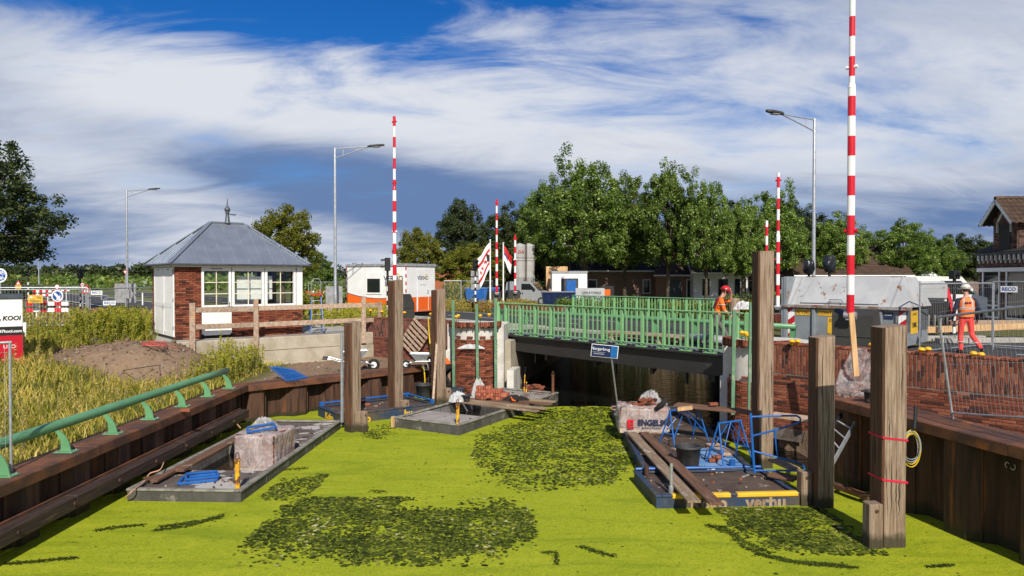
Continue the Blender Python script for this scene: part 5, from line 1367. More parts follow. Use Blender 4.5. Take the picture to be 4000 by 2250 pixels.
# tubs
def tub(label, loc, r=0.235, h=0.36, fill=None, group='mortar tubs'):
    t = thing('mortar_tub', label, 'tub', loc, 0, group)
    mb = MB(); mb.lathe([(r * 0.82, 0.0), (r * 0.86, 0.02), (r, h - 0.05), (r + 0.022, h - 0.045), (r + 0.022, h - 0.02), (r + 0.005, h), (r - 0.012, h), (r - 0.02, h - 0.03), (r * 0.85, 0.12), (0.001, 0.11)], (0, 0, 0), 24)
    mb.build('bucket', M['bucket'], t, smooth=True)
    mb = MB(); mb.lathe([(0.001, h * 0.55), (r * 0.93, h * 0.55)], (0, 0, 0), 20); mb.build('mortar', M['mortar_mud'], t)
    for s in (-1, 1):
        mb = MB(); mb.tube([(s * (r + 0.015), -0.06, h - 0.02), (s * (r + 0.05), -0.04, h - 0.03), (s * (r + 0.05), 0.04, h - 0.03), (s * (r + 0.015), 0.06, h - 0.02)], 0.012, 6); mb.build('handle', M['bucket'], t)
    return t
tub('large black mortar tub in the middle of the right barge', G(2688, 1818, 0.235), 0.25, 0.42)
tub('black bucket on the planks of the middle barge', G(1822, 1567, 0.375), 0.11, 0.20)
tub('big grey-smeared tub at the back corner of the small blue pontoon', G(1655, 1553, 0.27), 0.25, 0.44)
tub('grey bucket on the right piling cap beside the plastic sheet', G(3400, 1572, CAP_R + 0.06), 0.115, 0.24)
# brick packs
def pack(label, loc, rz, dims, lettering=None, seed=0, open_top=False):
    t = thing('brick_pack', label, 'brick pack', loc, rz)
    w, d, h = dims
    mb = MB()
    for k in range(3): mb.b2(-w / 2, w / 2, -d / 2 + k * (d / 2 - 0.05), -d / 2 + k * (d / 2 - 0.05) + 0.1, 0.0, 0.09)
    mb.b2(-w / 2, w / 2, -d / 2, d / 2, 0.091, 0.11); mb.build('pallet', M['timber'], t)
    ms = []
    bl, bh = 0.21, 0.055
    z = 0.13; row = 0
    rs = random.Random(seed)
    while z < h - 0.02:
        for side in range(4):
            Lw = w if side % 2 == 0 else d
            u = -Lw / 2 + 0.05
            while u < Lw / 2 - 0.02:
                wd = 0.075
                off = (d if side % 2 == 0 else w) / 2 - 0.11
                mloc = Matrix.Rotation(side * PI / 2, 4, 'Z') @ Matrix.Translation((u, -off, z + bh / 2 + 0.02)) @ Matrix.Rotation(PI / 2, 4, 'Z') @ Matrix.Diagonal((0.95, 1.15, 1.6, 1))
                ms.append(mloc); u += wd
        z += 0.10; row += 1
    mb = MB(); mb.b2(-w / 2 + 0.1, w / 2 - 0.1, -d / 2 + 0.1, d / 2 - 0.1, 0.11, h - 0.02); mb.build('inner_bricks', M['brick'], t)
    place_bricks(t, ms, M['brick'], 'hut', limit=160)
    mb = MB(); g = 0.015
    def fn(u, v):
        a = u * 2 * PI
        cx, sx = math.cos(a), math.sin(a)
        k = (abs(cx) ** 7 + abs(sx) ** 7) ** (-1 / 7)
        x, y = cx * k * (w / 2 + g + 0.012), sx * k * (d / 2 + g + 0.012)
        if v < 0.75: z = 0.04 + (h + 0.0) * v / 0.75
        else:
            z = h + 0.05 + 0.05 * (v - 0.75) / 0.25; f = 1 - (v - 0.75) / 0.25 * (0.98 if not open_top else 0.35); x *= f; y *= f
        nn = mnoise.noise(Vector((x * 4 + seed, y * 4, z * 5))); n2 = mnoise.noise(Vector((x * 11 + seed, y * 11, z * 9)))
        n3 = 1 - 2 * abs(mnoise.noise(Vector((x * 7 + y * 7 + seed, z * 1.5, 2))))
        r_ = 1.015 + 0.03 * nn + 0.015 * n2 + 0.012 * n3
        return (x * r_, y * r_, z + 0.045 * nn + 0.02 * n2)
    mb.grid(fn, 96, 30); mb.build('wrap', M['wrap'], t, smooth=True)
    return t
pk1 = pack('shrink-wrapped pallet of pink bricks with a blue frame on top, on the left barge', (-5.50, 15.95, -0.128), R(-8), (0.90, 1.10, 0.78), seed=4)
mb = MB()
fx = [(-0.30, -0.34), (0.28, -0.22), (0.22, 0.18), (-0.32, 0.10)]
for a, b in zip(fx, fx[1:] + fx[:1]): mb.bar((*a, 0), (*b, 0), 0.05, 0.045, b=0.01)
o = mb.build('steel_hoop', M['blue_steel']); o.location = (-5.53, 15.85, 0.80); o.rotation_euler = (R(3), R(-4), R(18)); tag(o, 'small blue square frame lying on top of the wrapped pallet', 'frame', 'blue square frames')
o2 = o.copy(); COL.objects.link(o2); o2.location = (-6.05, 13.92, 0.205); o2.rotation_euler = (0, 0, R(12)); tag(o2, 'blue square frame lying flat on the left barge deck', 'frame', 'blue square frames'); o2.scale = (1.12, 1.1, 1.2)
o3 = o.copy(); COL.objects.link(o3); o3.location = (-6.02, 13.95, 0.262); o3.rotation_euler = (0, R(2), R(20)); tag(o3, 'second blue square frame stacked on the one lying on the left barge deck', 'frame', 'blue square frames')
crumple('plastic_sheet', 'crumpled clear plastic bunched on top of the wrapped pallet', 'plastic', (-5.63, 16.2, 0.73), 0.4, 0.30, 0.2, 0.22, M['film'], 11)
pk2 = pack('torn plastic-wrapped brick pack with black and red lettering on the right barge', (3.33, 18.25, 0.235), R(-4), (1.22, 0.95, 0.56), seed=9, open_top=True)
text('ENGELS', 0.20, M['navy'], pk2, (0.14, -0.545, 0.27), ext=0.003, bold=0.008, sx=0.92); text('BAKSTEEN', 0.075, M['navy'], pk2, (0.16, -0.545, 0.14), ext=0.003, sx=1.35)
text('E', 0.30, M['sign_red'], pk2, (-0.36, -0.545, 0.22), ext=0.003, bold=0.015, sx=1.1)
def loose(name, label, loc, n, spread, seed, rows=1, group=None):
    t = thing(name, label, 'bricks', loc, 0, group)
    rs = random.Random(seed); ms = []
    for i in range(n):
        ms.append(Matrix.Translation((rs.uniform(-spread, spread), rs.uniform(-spread, spread) * 0.6, 0.04 + 0.05 * rs.randrange(rows))) @ Euler((rs.uniform(-.5, .5), rs.uniform(-.5, .5), rs.uniform(0, 3))).to_matrix().to_4x4() @ Matrix.Diagonal((1, 1.6, 1.2, 1)))
    place_bricks(t, ms, M['brick'], 'hut')
loose('brick_heap', 'heap of loose orange bricks in the open top of the torn brick pack', (3.38, 18.1, 0.80), 26, 0.22, 2, 4)
loose('brick_heap', 'broken bricks in a small heap on the far deck of the middle barge', G(2085, 1524, 0.26), 24, 0.30, 5, 3)
crumple('plastic_sheet', 'clear plastic flap standing up behind the loose bricks on the right brick pack', 'plastic', (3.6, 18.55, 0.70), 0.2, 0.36, 0.22, 0.50, M['film'], 21)
crumple('plastic_sheet', 'clear plastic flap hanging over the left corner of the right brick pack', 'plastic', (2.92, 18.2, 0.60), 0.2, 0.28, 0.35, 0.32, M['film'], 23)
mb = MB(); mb.tube([D(2560, 1600, 17.7), D(2585, 1580, 17.7), D(2606, 1556, 17.7)], [0.05, 0.07, 0.06], 8); o = mb.build('black_sleeve', M['black_cloth'], None, smooth=True); tag(o, 'black cloth sleeve lying over the loose bricks of the right brick pack', 'cloth')
# neat brick stack on the middle barge
t = thing('brick_stack', 'neat stack of new orange-red bricks on the middle barge', 'brick stack', G(1915, 1562, 0.375), R(-14))
ms = []
for k in range(4):
    for i in range(10):
        for j in range(2 if k < 3 else 1):
            if k == 3 and i > 5: continue
            ms.append(Matrix.Translation((-0.42 + i * 0.078 + random.uniform(-.004, .004), 0.1 + j * 0.21, 0.05 + k * 0.102)) @ Matrix.Rotation(PI / 2, 4, 'Z') @ Matrix.Diagonal((0.96, 1.15, 1.8, 1)))
    if k < 2:
        for i in range(2): ms.append(Matrix.Translation((0.42, 0.08 + i * 0.22, 0.05 + k * 0.102)) @ Matrix.Diagonal((0.9, 3.3, 1.8, 1)))
ms.append(Matrix.Translation((0.0, -0.12, 0.11)) @ Matrix.Rotation(1.3, 4, 'X') @ Matrix.Rotation(1.35, 4, 'Y') @ Matrix.Diagonal((1, 1.4, 1.6, 1)))
place_bricks(t, ms, mat('new_brick', (0, 0, 0), rnd=[(0.0, (0.20, 0.06, 0.03)), (0.5, (0.40, 0.115, 0.065)), (1.0, (0.50, 0.16, 0.09))], ns=14, bump=0.4, bs=60, rough=0.85), 'new', limit=120)
crumple('plastic_sheet', 'white printed plastic wrap bunched behind the brick stack on the middle barge', 'plastic', G(1870, 1552, 0.36), 0.3, 0.24, 0.15, 0.60, M['film_white'], 31)
crumple('plastic_sheet', 'white plastic sheet lying left of the bucket on the middle barge', 'plastic', G(1790, 1568, 0.36), 0.3, 0.32, 0.16, 0.30, M['film_white'], 33)
crumple('jacket', 'black jacket with orange trim thrown on the planks of the middle barge', 'jacket', G(2010, 1563, 0.38), 0.1, 0.40, 0.2, 0.16, M['black_cloth'], 35)
jk = MB(); jk.tube([G(1996, 1552, 0.50), G(2002, 1562, 0.50), G(2012, 1566, 0.46)], 0.025, 6); o = jk.build('jacket_trim', M['hivis']); o.parent = [x for x in bpy.data.objects if x.name.startswith('jacket')][0]; o.matrix_parent_inverse = (Matrix.Translation(o.parent.location) @ o.parent.rotation_euler.to_matrix().to_4x4()).inverted()
mb = MB(); mb.bar((0, 0, 0), Vector((0.03, 0, 0.6)), 0.03, 0.03); mb.tube([(0.03, 0, 0.6), (0.045, 0, 0.85)], 0.016, 8, 1); mb.bar((0.07, 0, 0), (0.08, 0, 0.35), 0.04, 0.03)
o = mb.build('hand_brush', [M['rusty_yellow'], M['black']]); o.location = G(2047, 1532, 0.25); tag(o, 'paint-flecked tool handle standing by the broken bricks', 'tool')
# crumbs of mortar, brick and wood trodden over the decks
def debris(parent, x0, x1, y0, y1, z, n, seed):
    rs = random.Random(seed); mb = MB()
    for _ in range(n):
        k = rs.random(); l = rs.uniform(0.015, 0.05) if k < 0.8 else rs.uniform(0.08, 0.28)
        mb.box((rs.uniform(x0, x1), rs.uniform(y0, y1), z + 0.008), (l, rs.uniform(0.012, 0.04), rs.uniform(0.01, 0.03)), rz=rs.uniform(0, 3), mi=rs.choice((0, 0, 1, 2, 2)))
    o = mb.build('debris', [M['brick'], M['timber'], M['mortar_mud']], parent); o['kind'] = 'stuff'
debris(b1, 0.1, 2.0, 0.1, 1.45, 0.182, 26, 1); debris(b1, 0.1, 2.0, 4.2, 6.3, 0.182, 24, 2); debris(b2_, 0.1, 2.0, 0.1, 1.4, 0.24, 16, 3); debris(b2_, 0.1, 2.0, 4.65, 5.9, 0.24, 26, 4)
debris(b3, 0.1, 2.9, 0.1, 1.6, 0.25, 26, 5); debris(bR2, 0.1, 2.1, 0.1, 6.8, 0.222, 80, 6); debris(bR1, 0.1, 2.5, 0.12, 1.55, 0.19, 30, 7)
# rests of brick and board here and there
def single_brick(label, loc, rz=0.0, m='hut'):
    var = brick_var(0.21, 0.06, 0.052, M['brick'], 'hut'); o = bpy.data.objects.new('brick', var[int(abs(loc[0] * 10)) % 5 + 4][0]); COL.objects.link(o)
    o.location = loc; o.rotation_euler = (0, 0, rz); o.scale = (1, 1.6, 1.3); tag(o, label, 'brick', 'single bricks lying about')
single_brick('single brick on the long scaffold board', D(2786, 1578, 16.8) , 0.2)
single_brick('brick lying on the blue deck plate of the right barge', G(2786, 1797, 0.275), 0.1)
single_brick('brick under a short timber offcut on the right barge', G(2800, 1785, 0.28), 0.3)
single_brick('red brick lying on the small blue pontoon deck', G(1433, 1579, 0.29), 0.1)
single_brick('dark brick lying on the left piling cap near the rail', G(725, 1602, CAP_L + 0.09), 0.1)
for lb, px, py in (('crumb of brick in the middle of the nearest pontoon', 2785, 1883), ('brick crumb near the back edge of the nearest pontoon', 2780, 1852), ('brick crumb right of the pale patch on the nearest pontoon', 2892, 1872)):
    single_brick(lb, G(px, py, 0.205), 0.7)
    bpy.data.objects[-1] if False else None
for o in bpy.data.objects:
    if o.get('label', '').find('crumb') >= 0: o.scale = (0.28, 0.7, 0.7)
# bridge name board on a pole
ns_ = thing('name_board', 'blue bridge name board on a thin pole planted on the right barge', 'sign', G(2412, 1583, 0.25), 0)
o_ = ns_.location; tdir = R(-14)
mb = MB(); mb.tube([(0, 0, 0), D(2388, 1392, 21.0) - o_], 0.024, 8); mb.build('pole', M['galv'], ns_)
cb = D(2362, 1372, 20.95) - o_
bd = MB(); bd.box((0, 0, 0), (0.80, 0.02, 0.37), b=0.006); bo = bd.build('board', M['paper'], ns_); bo.location = cb; bo.rotation_euler = (0, R(6), R(4))
bd = MB(); bd.box((-0.10, -0.012, 0), (0.575, 0.005, 0.345), b=0.002); o = bd.build('navy_field', M['sign_navy'], bo)
bd = MB(); bd.box((0.28, -0.0121, 0), (0.20, 0.005, 0.345), b=0.002); o = bd.build('blue_field', M['sign_cyan'], bo)
text('Norgerbrug', 0.122, M['paper'], bo, (-0.13, -0.0155, 0.055), ext=0.001, sx=0.95); text('provincie Drenthe', 0.040, M['paper'], bo, (-0.17, -0.0155, -0.09), ext=0.001)
bd = MB(); bd.b2(-0.36, 0.02, -0.0158, -0.0148, -0.045, -0.041); bd.build('rule', M['paper'], bo)
# rope and cables
def cord(label, pts, r, m, cat='rope'):
    sm = []
    pts = [Vector(p) for p in pts]
    for i in range(len(pts) - 1):
        p0, p1, p2, p3 = pts[max(i - 1, 0)], pts[i], pts[i + 1], pts[min(i + 2, len(pts) - 1)]
        for k in range(6):
            t_ = k / 6; a = p1 * 2; b = (p2 - p0) * t_; c = (p0 * 2 - p1 * 5 + p2 * 4 - p3) * t_ * t_; d_ = (p1 * 3 - p0 - p2 * 3 + p3) * t_ ** 3
            sm.append((a + b + c + d_) * 0.5)
    sm.append(pts[-1])
    o0 = sm[0].copy()
    mb = MB(); mb.tube([p - o0 for p in sm], r, 6); o = mb.build(cat, M[m], None, smooth=True); o.location = o0
    return tag(o, label, cat)
cord('pale rope hanging in a loop from the rail end down to the left barge', [D(858, 1532, 19.6), D(878, 1545, 19.4), D(886, 1580, 19.2), D(905, 1630, 19.0), D(940, 1672, 18.6)], 0.014, 'rope')
cord('pale rope hanging from the rail bracket to the timber fender', [D(838, 1535, 19.3), D(868, 1540, 19.3), D(880, 1560, 19.2), D(872, 1620, 18.9), D(862, 1705, 17.9)], 0.014, 'rope')
cord('pink rope across the front deck of the left barge', [G(640, 1805, 0.38), G(625, 1835, 0.35), G(585, 1850, 0.30), G(565, 1880, 0.25), G(520, 1915, 0.25), G(490, 1945, 0.1)], 0.013, 'rope')
cord('yellow hose hanging over the back piling into the corner', [D(1648, 1432, 24.2), D(1657, 1450, 24.0), D(1660, 1500, 24.0), D(1657, 1535, 23.9)], 0.022, 'cable_yellow', 'hose')
cord('yellow hose hanging down the dark brick wing wall', [D(1673, 1240, 25.9), D(1676, 1300, 25.9), D(1684, 1380, 25.7), D(1692, 1420, 25.4)], 0.026, 'cable_yellow', 'hose')
cord('coil of pale rope on the back corner of the right barge', [G(2402 + 14 * math.cos(a), 1594 + 7 * math.sin(a), 0.28 + 0.008 * a) for a in np.linspace(0, 15, 24)], 0.013, 'rope')
cord('thin black cable strung across the soil heap and the grass', [G(330, 1452, 1.35), G(450, 1450, 1.35), G(560, 1435, 1.75), G(640, 1425, 1.5), G(780, 1420, 1.15)], 0.010, 'black', 'cable')
rr = random.Random(4)
cord('tangle of red cable on the soil heap by the hut doors', [G(600 + 45 * math.cos(a * 1.9) + rr.uniform(-8, 8), 1343 + 9 * math.sin(a * 2.3) + rr.uniform(-3, 3), 2.07) for a in np.linspace(0, 22, 44)], 0.010, 'cable_red', 'cable')
cord('red cable running from the hut doors down over the concrete wall', [G(640, 1346, 2.05), G(690, 1358, 1.98), G(730, 1372, 1.72), G(755, 1390, 1.40)], 0.012, 'cable_red', 'cable')
cl_ = thing('cable_coil', 'coils of yellow and grey cable hung behind the nearest post', 'cable', D(3560, 1740, 11.8), 0)
for k in range(9):
    mb = MB(); rr = random.Random(k); a0 = rr.uniform(-0.2, 0.2); rx, rz_ = rr.uniform(0.10, 0.16), rr.uniform(0.22, 0.30)
    mb.tube([(rx * math.cos(a) + rr.uniform(-.02, .02) * 0 + 0.02 * k * 0.3, 0.01 * k, rz_ * math.sin(a) - 0.05 + a0 * 0.2) for a in np.linspace(0, 2 * PI, 22, endpoint=False)], 0.009, 6, closed=True)
    mb.build('turn', M['cable_yellow'] if k % 2 else M['cable_grey'], cl_, smooth=True)
mb = MB(); mb.tube([(0.05, 0, 0.28), (0.10, 0.05, 0.65)], 0.03, 8); mb.build('tail', M['black'], cl_)
# aluminium ladder leaning in the corner behind the middle right post
ld = thing('ladder', 'black and aluminium ladder leaning against the right piling', 'ladder', D(3250, 1830, 13.3), 0)
o_ = ld.location; a0, a1 = D(3250, 1815, 13.3) - o_, D(3362, 1612, 13.9) - o_; b0, b1 = D(3205, 1740, 13.5) - o_, D(3300, 1600, 14.1) - o_
for p, q in ((a0, a1), (b0, b1)):
    mb = MB(); mb.bar(p, q, 0.03, 0.08); mb.build('stile', M['galv'] if p is a0 else M['black'], ld)
for k in range(5):
    u = 0.08 + k * 0.2; mb = MB(); mb.tube([a0.lerp(a1, u), b0.lerp(b1, u)], 0.017, 8); mb.build('rung', M['alu'], ld)
# plastic sheet with new stake on the right cap
def drape(label, rows, seed):
    """a hanging sheet: rows of (px left, px right, py, distance)"""
    mb = MB(); o0 = D(rows[-1][0], rows[-1][2], rows[-1][3])
    def fn(u, v):
        k = v * (len(rows) - 1); i = min(int(k), len(rows) - 2); f = k - i; a, b = rows[i], rows[i + 1]
        l, r, y, d = (a[q] + (b[q] - a[q]) * f for q in range(4))
        fold = 0.16 * mnoise.noise(Vector((u * 5 + seed, v * 1.6, 0))) + 0.09 * (1 - 2 * abs(mnoise.noise(Vector((u * 9 + v * 4, v * 5, seed)))))
        p = D(l + (r - l) * u + 10 * mnoise.noise(Vector((u * 4, v * 4, seed))), y + 9 * mnoise.noise(Vector((u * 5, v * 3, seed + 4))), d + fold)
        return p - o0
    mb.grid(fn, 34, 30); o = mb.build('plastic_sheet', M['film'], None, smooth=True); o.location = o0
    return tag(o, label, 'plastic')
drape('large sagging sheet of clear plastic draped over the right piling cap', [(3325, 3425, 1362, 15.6), (3310, 3430, 1400, 15.3), (3280, 3425, 1450, 14.9), (3262, 3410, 1500, 14.6), (3262, 3385, 1535, 14.4), (3275, 3370, 1552, 14.3)], 4)
mb = MB(); mb.bar((0, 0, 0), D(3325, 1222, 14.6) - D(3345, 1470, 14.6), 0.11, 0.045, b=0.004); o = mb.build('stake', M['timber_new']); o.location = D(3345, 1470, 14.6); tag(o, 'pale new timber stake standing in the plastic sheet', 'stake')
mb = MB(); mb.bar((0, 0, 0), G(3400, 1945, 0.14) - G(3215, 1880, 0.14), 0.12, 0.1, b=0.01); o = mb.build('waling_beam', M['rust_cap']); o.location = G(3215, 1880, 0.14); tag(o, 'rusty beam at the waterline behind the two nearest right posts', 'beam')
# rebar safety caps
def rebar(label, p):
    t = thing('rebar_cap', label, 'rebar cap', p, 0, 'yellow rebar caps')
    mb = MB(); mb.lathe([(0.012, -0.1), (0.012, 0.12)], (0, 0, 0), 6); mb.build('rebar', M['rust'], t)
    mb = MB(); mb.lathe([(0.035, 0.06), (0.04, 0.13), (0.075, 0.135), (0.072, 0.16), (0.045, 0.19), (0.001, 0.198)], (0, 0, 0), 12); mb.build('cap', M['yellow'], t, smooth=True)
for i, (px, py, d, lb) in enumerate(((3093, 1348, 16.7, 'yellow rebar cap left of a pair on the right wall, by the container corner'), (3116, 1348, 16.75, 'yellow rebar cap right of a pair on the right wall, by the container corner'), (3599, 1382, 14.9, 'yellow rebar cap at the foot of the fence post, left one'), (3625, 1380, 15.0, 'yellow rebar cap at the foot of the fence post, right one'),
        (3802, 1398, 14.2, 'yellow rebar cap below the walking worker, left one'), (3832, 1402, 14.3, 'yellow rebar cap below the walking worker, right one'), (2898, 1312, 18.6, 'yellow rebar cap on the right pier, leftmost'), (2912, 1314, 18.7, 'yellow rebar cap on the right pier, second from left'), (2922, 1322, 18.3, 'yellow rebar cap on the right pier, nearest the tall post'),
        (1447, 1222, 28.3, 'yellow rebar cap left of the tall left post on the dark wall'), (1492, 1226, 28.0, 'yellow rebar cap just left of the tall left post'), (1580, 1230, 27.4, 'yellow rebar cap just right of the tall left post'), (1683, 1236, 26.6, 'yellow rebar cap at the left side of the post nearest the pier'),
        (1782, 1246, 26.0, 'yellow rebar cap on the left pier crown, first from left'), (1790, 1242, 26.3, 'yellow rebar cap on the left pier crown, second from left'), (1876, 1242, 26.2, 'yellow rebar cap on the left pier crown beside the middle lath'), (1911, 1238, 26.3, 'yellow rebar cap on the left pier crown beside the right lath'),
        (3120, 1345, 17.4, 'yellow rebar cap behind the container pair'), (3405, 1362, 15.9, 'yellow rebar cap behind the plastic sheet'))):
    if i == 17: continue
    rebar(lb, D(px, py, d) - Vector((0, 0, 0.06)))
# blue frame scraps on the left quay soil
for k in range(5):
    mb = MB(); a = G(1050 + k * 16, 1432 + 3 * k, 1.42 - 0.04 * k); b = G(1120 + k * 13, 1490 - k * 3, 1.09)
    for s in range(5): mb.tube([a + Vector((0.05 * s, 0.03 * s, 0)) - a, b + Vector((0.05 * s, 0.03 * s, 0)) - a], 0.014, 6)
    for u in (0.1, 0.5, 0.9): mb.tube([(b - a) * u, (b - a) * u + Vector((0.2, 0.12, 0))], 0.012, 6)
    o = mb.build('blue_grille', M['blue_steel']); o.location = a; tag(o, ['first', 'second', 'third', 'fourth', 'fifth'][k] + ' blue steel grille from the left in the weeds by the concrete wall', 'grille', 'blue grilles in the weeds')
# wheelbarrow
def wheelbarrow(label, loc, rz, s=1.0):
    t = thing('wheelbarrow', label, 'wheelbarrow', loc, rz); t.scale = (s, s, s)
    mb = MB()
    a = [(-0.42, -0.28, 0.66), (0.42, -0.30, 0.70), (0.42, 0.30, 0.70), (-0.42, 0.28, 0.66)]; b = [(-0.28, -0.17, 0.36), (0.16, -0.2, 0.36), (0.16, 0.2, 0.36), (-0.28, 0.17, 0.36)]
    mb.add(a + b, [(0, 1, 5, 4), (1, 2, 6, 5), (2, 3, 7, 6), (3, 0, 4, 7), (4, 5, 6, 7)]); mb.tube([*a], 0.018, 6, closed=True); mb.build('tray', M['galv'], t)
    mb = MB()
    for s_ in (-1, 1): mb.tube([(0.62, 0.08 * s_, 0.2), (0.2, 0.2 * s_, 0.34), (-0.5, 0.26 * s_, 0.36), (-0.75, 0.27 * s_, 0.44), (-1.0, 0.28 * s_, 0.46)], 0.02, 8)
    for s_ in (-1, 1): mb.tube([(-0.3, 0.22 * s_, 0.36), (-0.38, 0.24 * s_, 0.0), (-0.2, 0.24 * s_, 0.0), (-0.1, 0.22 * s_, 0.35)], 0.017, 6)
    mb.build('frame', M['alu'], t)
    for s_ in (-1, 1):
        mb = MB(); mb.tube([(-0.85, 0.275 * s_, 0.452), (-1.02, 0.28 * s_, 0.462)], 0.03, 8); mb.build('grip', M['black'], t)
    w = MB(); w.tube([(0.62 + 0.15 * math.cos(q), 0, 0.2 + 0.15 * math.sin(q)) for q in np.linspace(0, 2 * PI, 18, endpoint=False)], 0.05, 8, closed=True); wo = w.build('tyre', M['tyre'], t, smooth=True)
    w = MB(); w.tube([(0.62, -0.03, 0.2), (0.62, 0.03, 0.2)], 0.1, 12); w.build('rim', M['paper'], wo)
wheelbarrow('grey wheelbarrow behind the shortest left post', G(1385, 1450, 1.02), R(12))
wheelbarrow('second grey wheelbarrow beside the leaning pallet', G(1640, 1440, 1.05), R(186), 0.75)
# leaning pallet
pt = thing('pallet', 'wooden pallet standing on its corner against the dark brick wall', 'pallet', G(1608, 1408, 1.05), 0)
u_ = Vector((BL1 - BL0).normalized()); lean = Vector((0, 0.22, 0)); ang = R(52)
ex = (u_ * math.cos(ang) + Vector((0, 0, 1)) * math.sin(ang)).normalized(); ey = (-u_ * math.sin(ang) + Vector((0, 0, 1)) * math.cos(ang)); nn_ = ex.cross(ey)
def PQ(a, b, c=0): return ex * a + ey * b + nn_ * c + Vector((0.1, 0.1, 0.06))
for k in range(7):
    mb = MB(); x = 0.06 + k * 0.18; mb.bar(PQ(x, -0.0), PQ(x, 0.95), 0.10, 0.022); 
    d_, s_, uu, L0 = frame_of(PQ(x, 0), PQ(x, 0.95))
    mb = MB(); c_ = PQ(x, 0.475); Mx = Matrix((ey, ex, nn_)).transposed(); mb.box(c_, (0.95, 0.10, 0.022), rot=Mx.to_quaternion(), b=0.003); mb.build('slat', M['timber'], pt)
for b_ in (0.05, 0.475, 0.9):
    mb = MB(); Mx = Matrix((ex, ey, nn_)).transposed(); mb.box(PQ(0.57, b_, -0.06), (1.15, 0.09, 0.09), rot=Mx.to_quaternion(), b=0.004); mb.build('bearer', M['plank_brown'], pt)
# ------------------------------------------------------------------ boom barriers
def boom(label, px, d, zh, top, n, rz=0.0, r=0.088, step=None, st=0.5, knobs=(), hw=0.62):
    p = D(px, 1100, d)
    t = thing('boom_barrier', label, 'boom barrier', (p.x, p.y, STREET - 0.05), rz, 'boom barriers')
    z0 = zh - STREET + 0.05
    mb = MB()
    w, dd = hw / 2, 0.36
    prof = [(-dd, 0), (dd + 0.1, 0), (dd + 0.1, z0 - 0.35), (dd - 0.15, z0 + 0.12), (-0.1, z0 + 0.12), (-dd, z0 - 0.02)]
    mb.ext([(-w, y, z) for y, z in prof], (2 * w, 0, 0)); mb.b2(-w - 0.02, w + 0.02, -dd - 0.02, dd + 0.12, z0 * 0.55, z0 * 0.57)
    mb.build('housing', M['darkbox'], t)
    mb = MB(); mb.tube([(-0.14, -dd - 0.16, z0 - 0.02), (0.14, -dd - 0.16, z0 - 0.02)], 0.09, 12); mb.b2(-0.10, 0.10, -dd - 0.2, -dd, z0 - 0.14, z0 + 0.05); mb.build('hinge', M['alu'], t)
    L = top - zh; mb = MB(); k = 0; z = 0.0; y = -dd - 0.16
    while z < L - 0.02:
        z1 = min(L, z + st); ra = r if (step is None or z < step) else r * 0.78
        rb = r if (step is None or z1 <= step) else r * 0.78
        mid = []
        if step is not None and z < step < z1:
            mb.lathe([(r, z), (r, step - 0.02), (r * 1.06, step), (r * 0.78, step + 0.12), (r * 0.78, z1)], (0, y, z0), 14, mi=k % 2)
        else:
            mb.lathe([(ra, z), (ra, z1)], (0, y, z0), 14, mi=k % 2)
        z = z1; k += 1
    odd = n
    mats = [M['boom_red'], M['boom_white']] if odd else [M['boom_white'], M['boom_red']]
    mb.build('pole', mats, t, smooth=False)
    for zk, c in knobs:
        mb = MB(); rr = r if (step is None or zk < step) else r * 0.78
        mb.tube([(-rr - 0.06, y, z0 + zk), (rr + 0.06, y, z0 + zk)], 0.045, 10); mb.build('lamp', M[c], t, smooth=False)
    return t
boom('tallest red and white boom standing upright in front of the waste container', 3345, 18.0, 3.20, 11.55, True, R(-40), 0.09, 5.55, 0.485, ((2.05, 'boom_red'), (6.05, 'boom_white')), 0.95)
boom('upright red and white boom behind the tall left post, by the white cabin', 1574, 34.5, 3.20, 11.75, True, R(-40), 0.088, 5.1, 0.505, ((3.1, 'boom_white'), (5.4, 'boom_red'), (8.3, 'boom_red')))
boom('upright boom beside the left flag in the middle distance', 1931, 50.0, 3.05, 9.5, True, R(20), 0.085, 3.4, 0.5, ((2.8, 'boom_red'), (6.2, 'boom_red')), 0.9)
boom('shorter upright boom in front of the silo', 2003, 54.0, 3.05, 7.3, True, R(20), 0.08, None, 0.48, ((2.4, 'boom_white'), (3.9, 'boom_red')), 0.95)
boom('upright boom beside the tallest post, left of the waste container', 3046, 34.0, 2.75, 9.0, False, R(-30), 0.09, 3.3, 0.505, ((2.2, 'boom_red'), (5.9, 'boom_red')), 1.15)
boom('boom whose lower end is hidden by the tallest post', 3001, 40.0, 2.9, 7.25, False, R(-30), 0.075, None, 0.5, ((4.05, 'boom_red'),), 0.7)
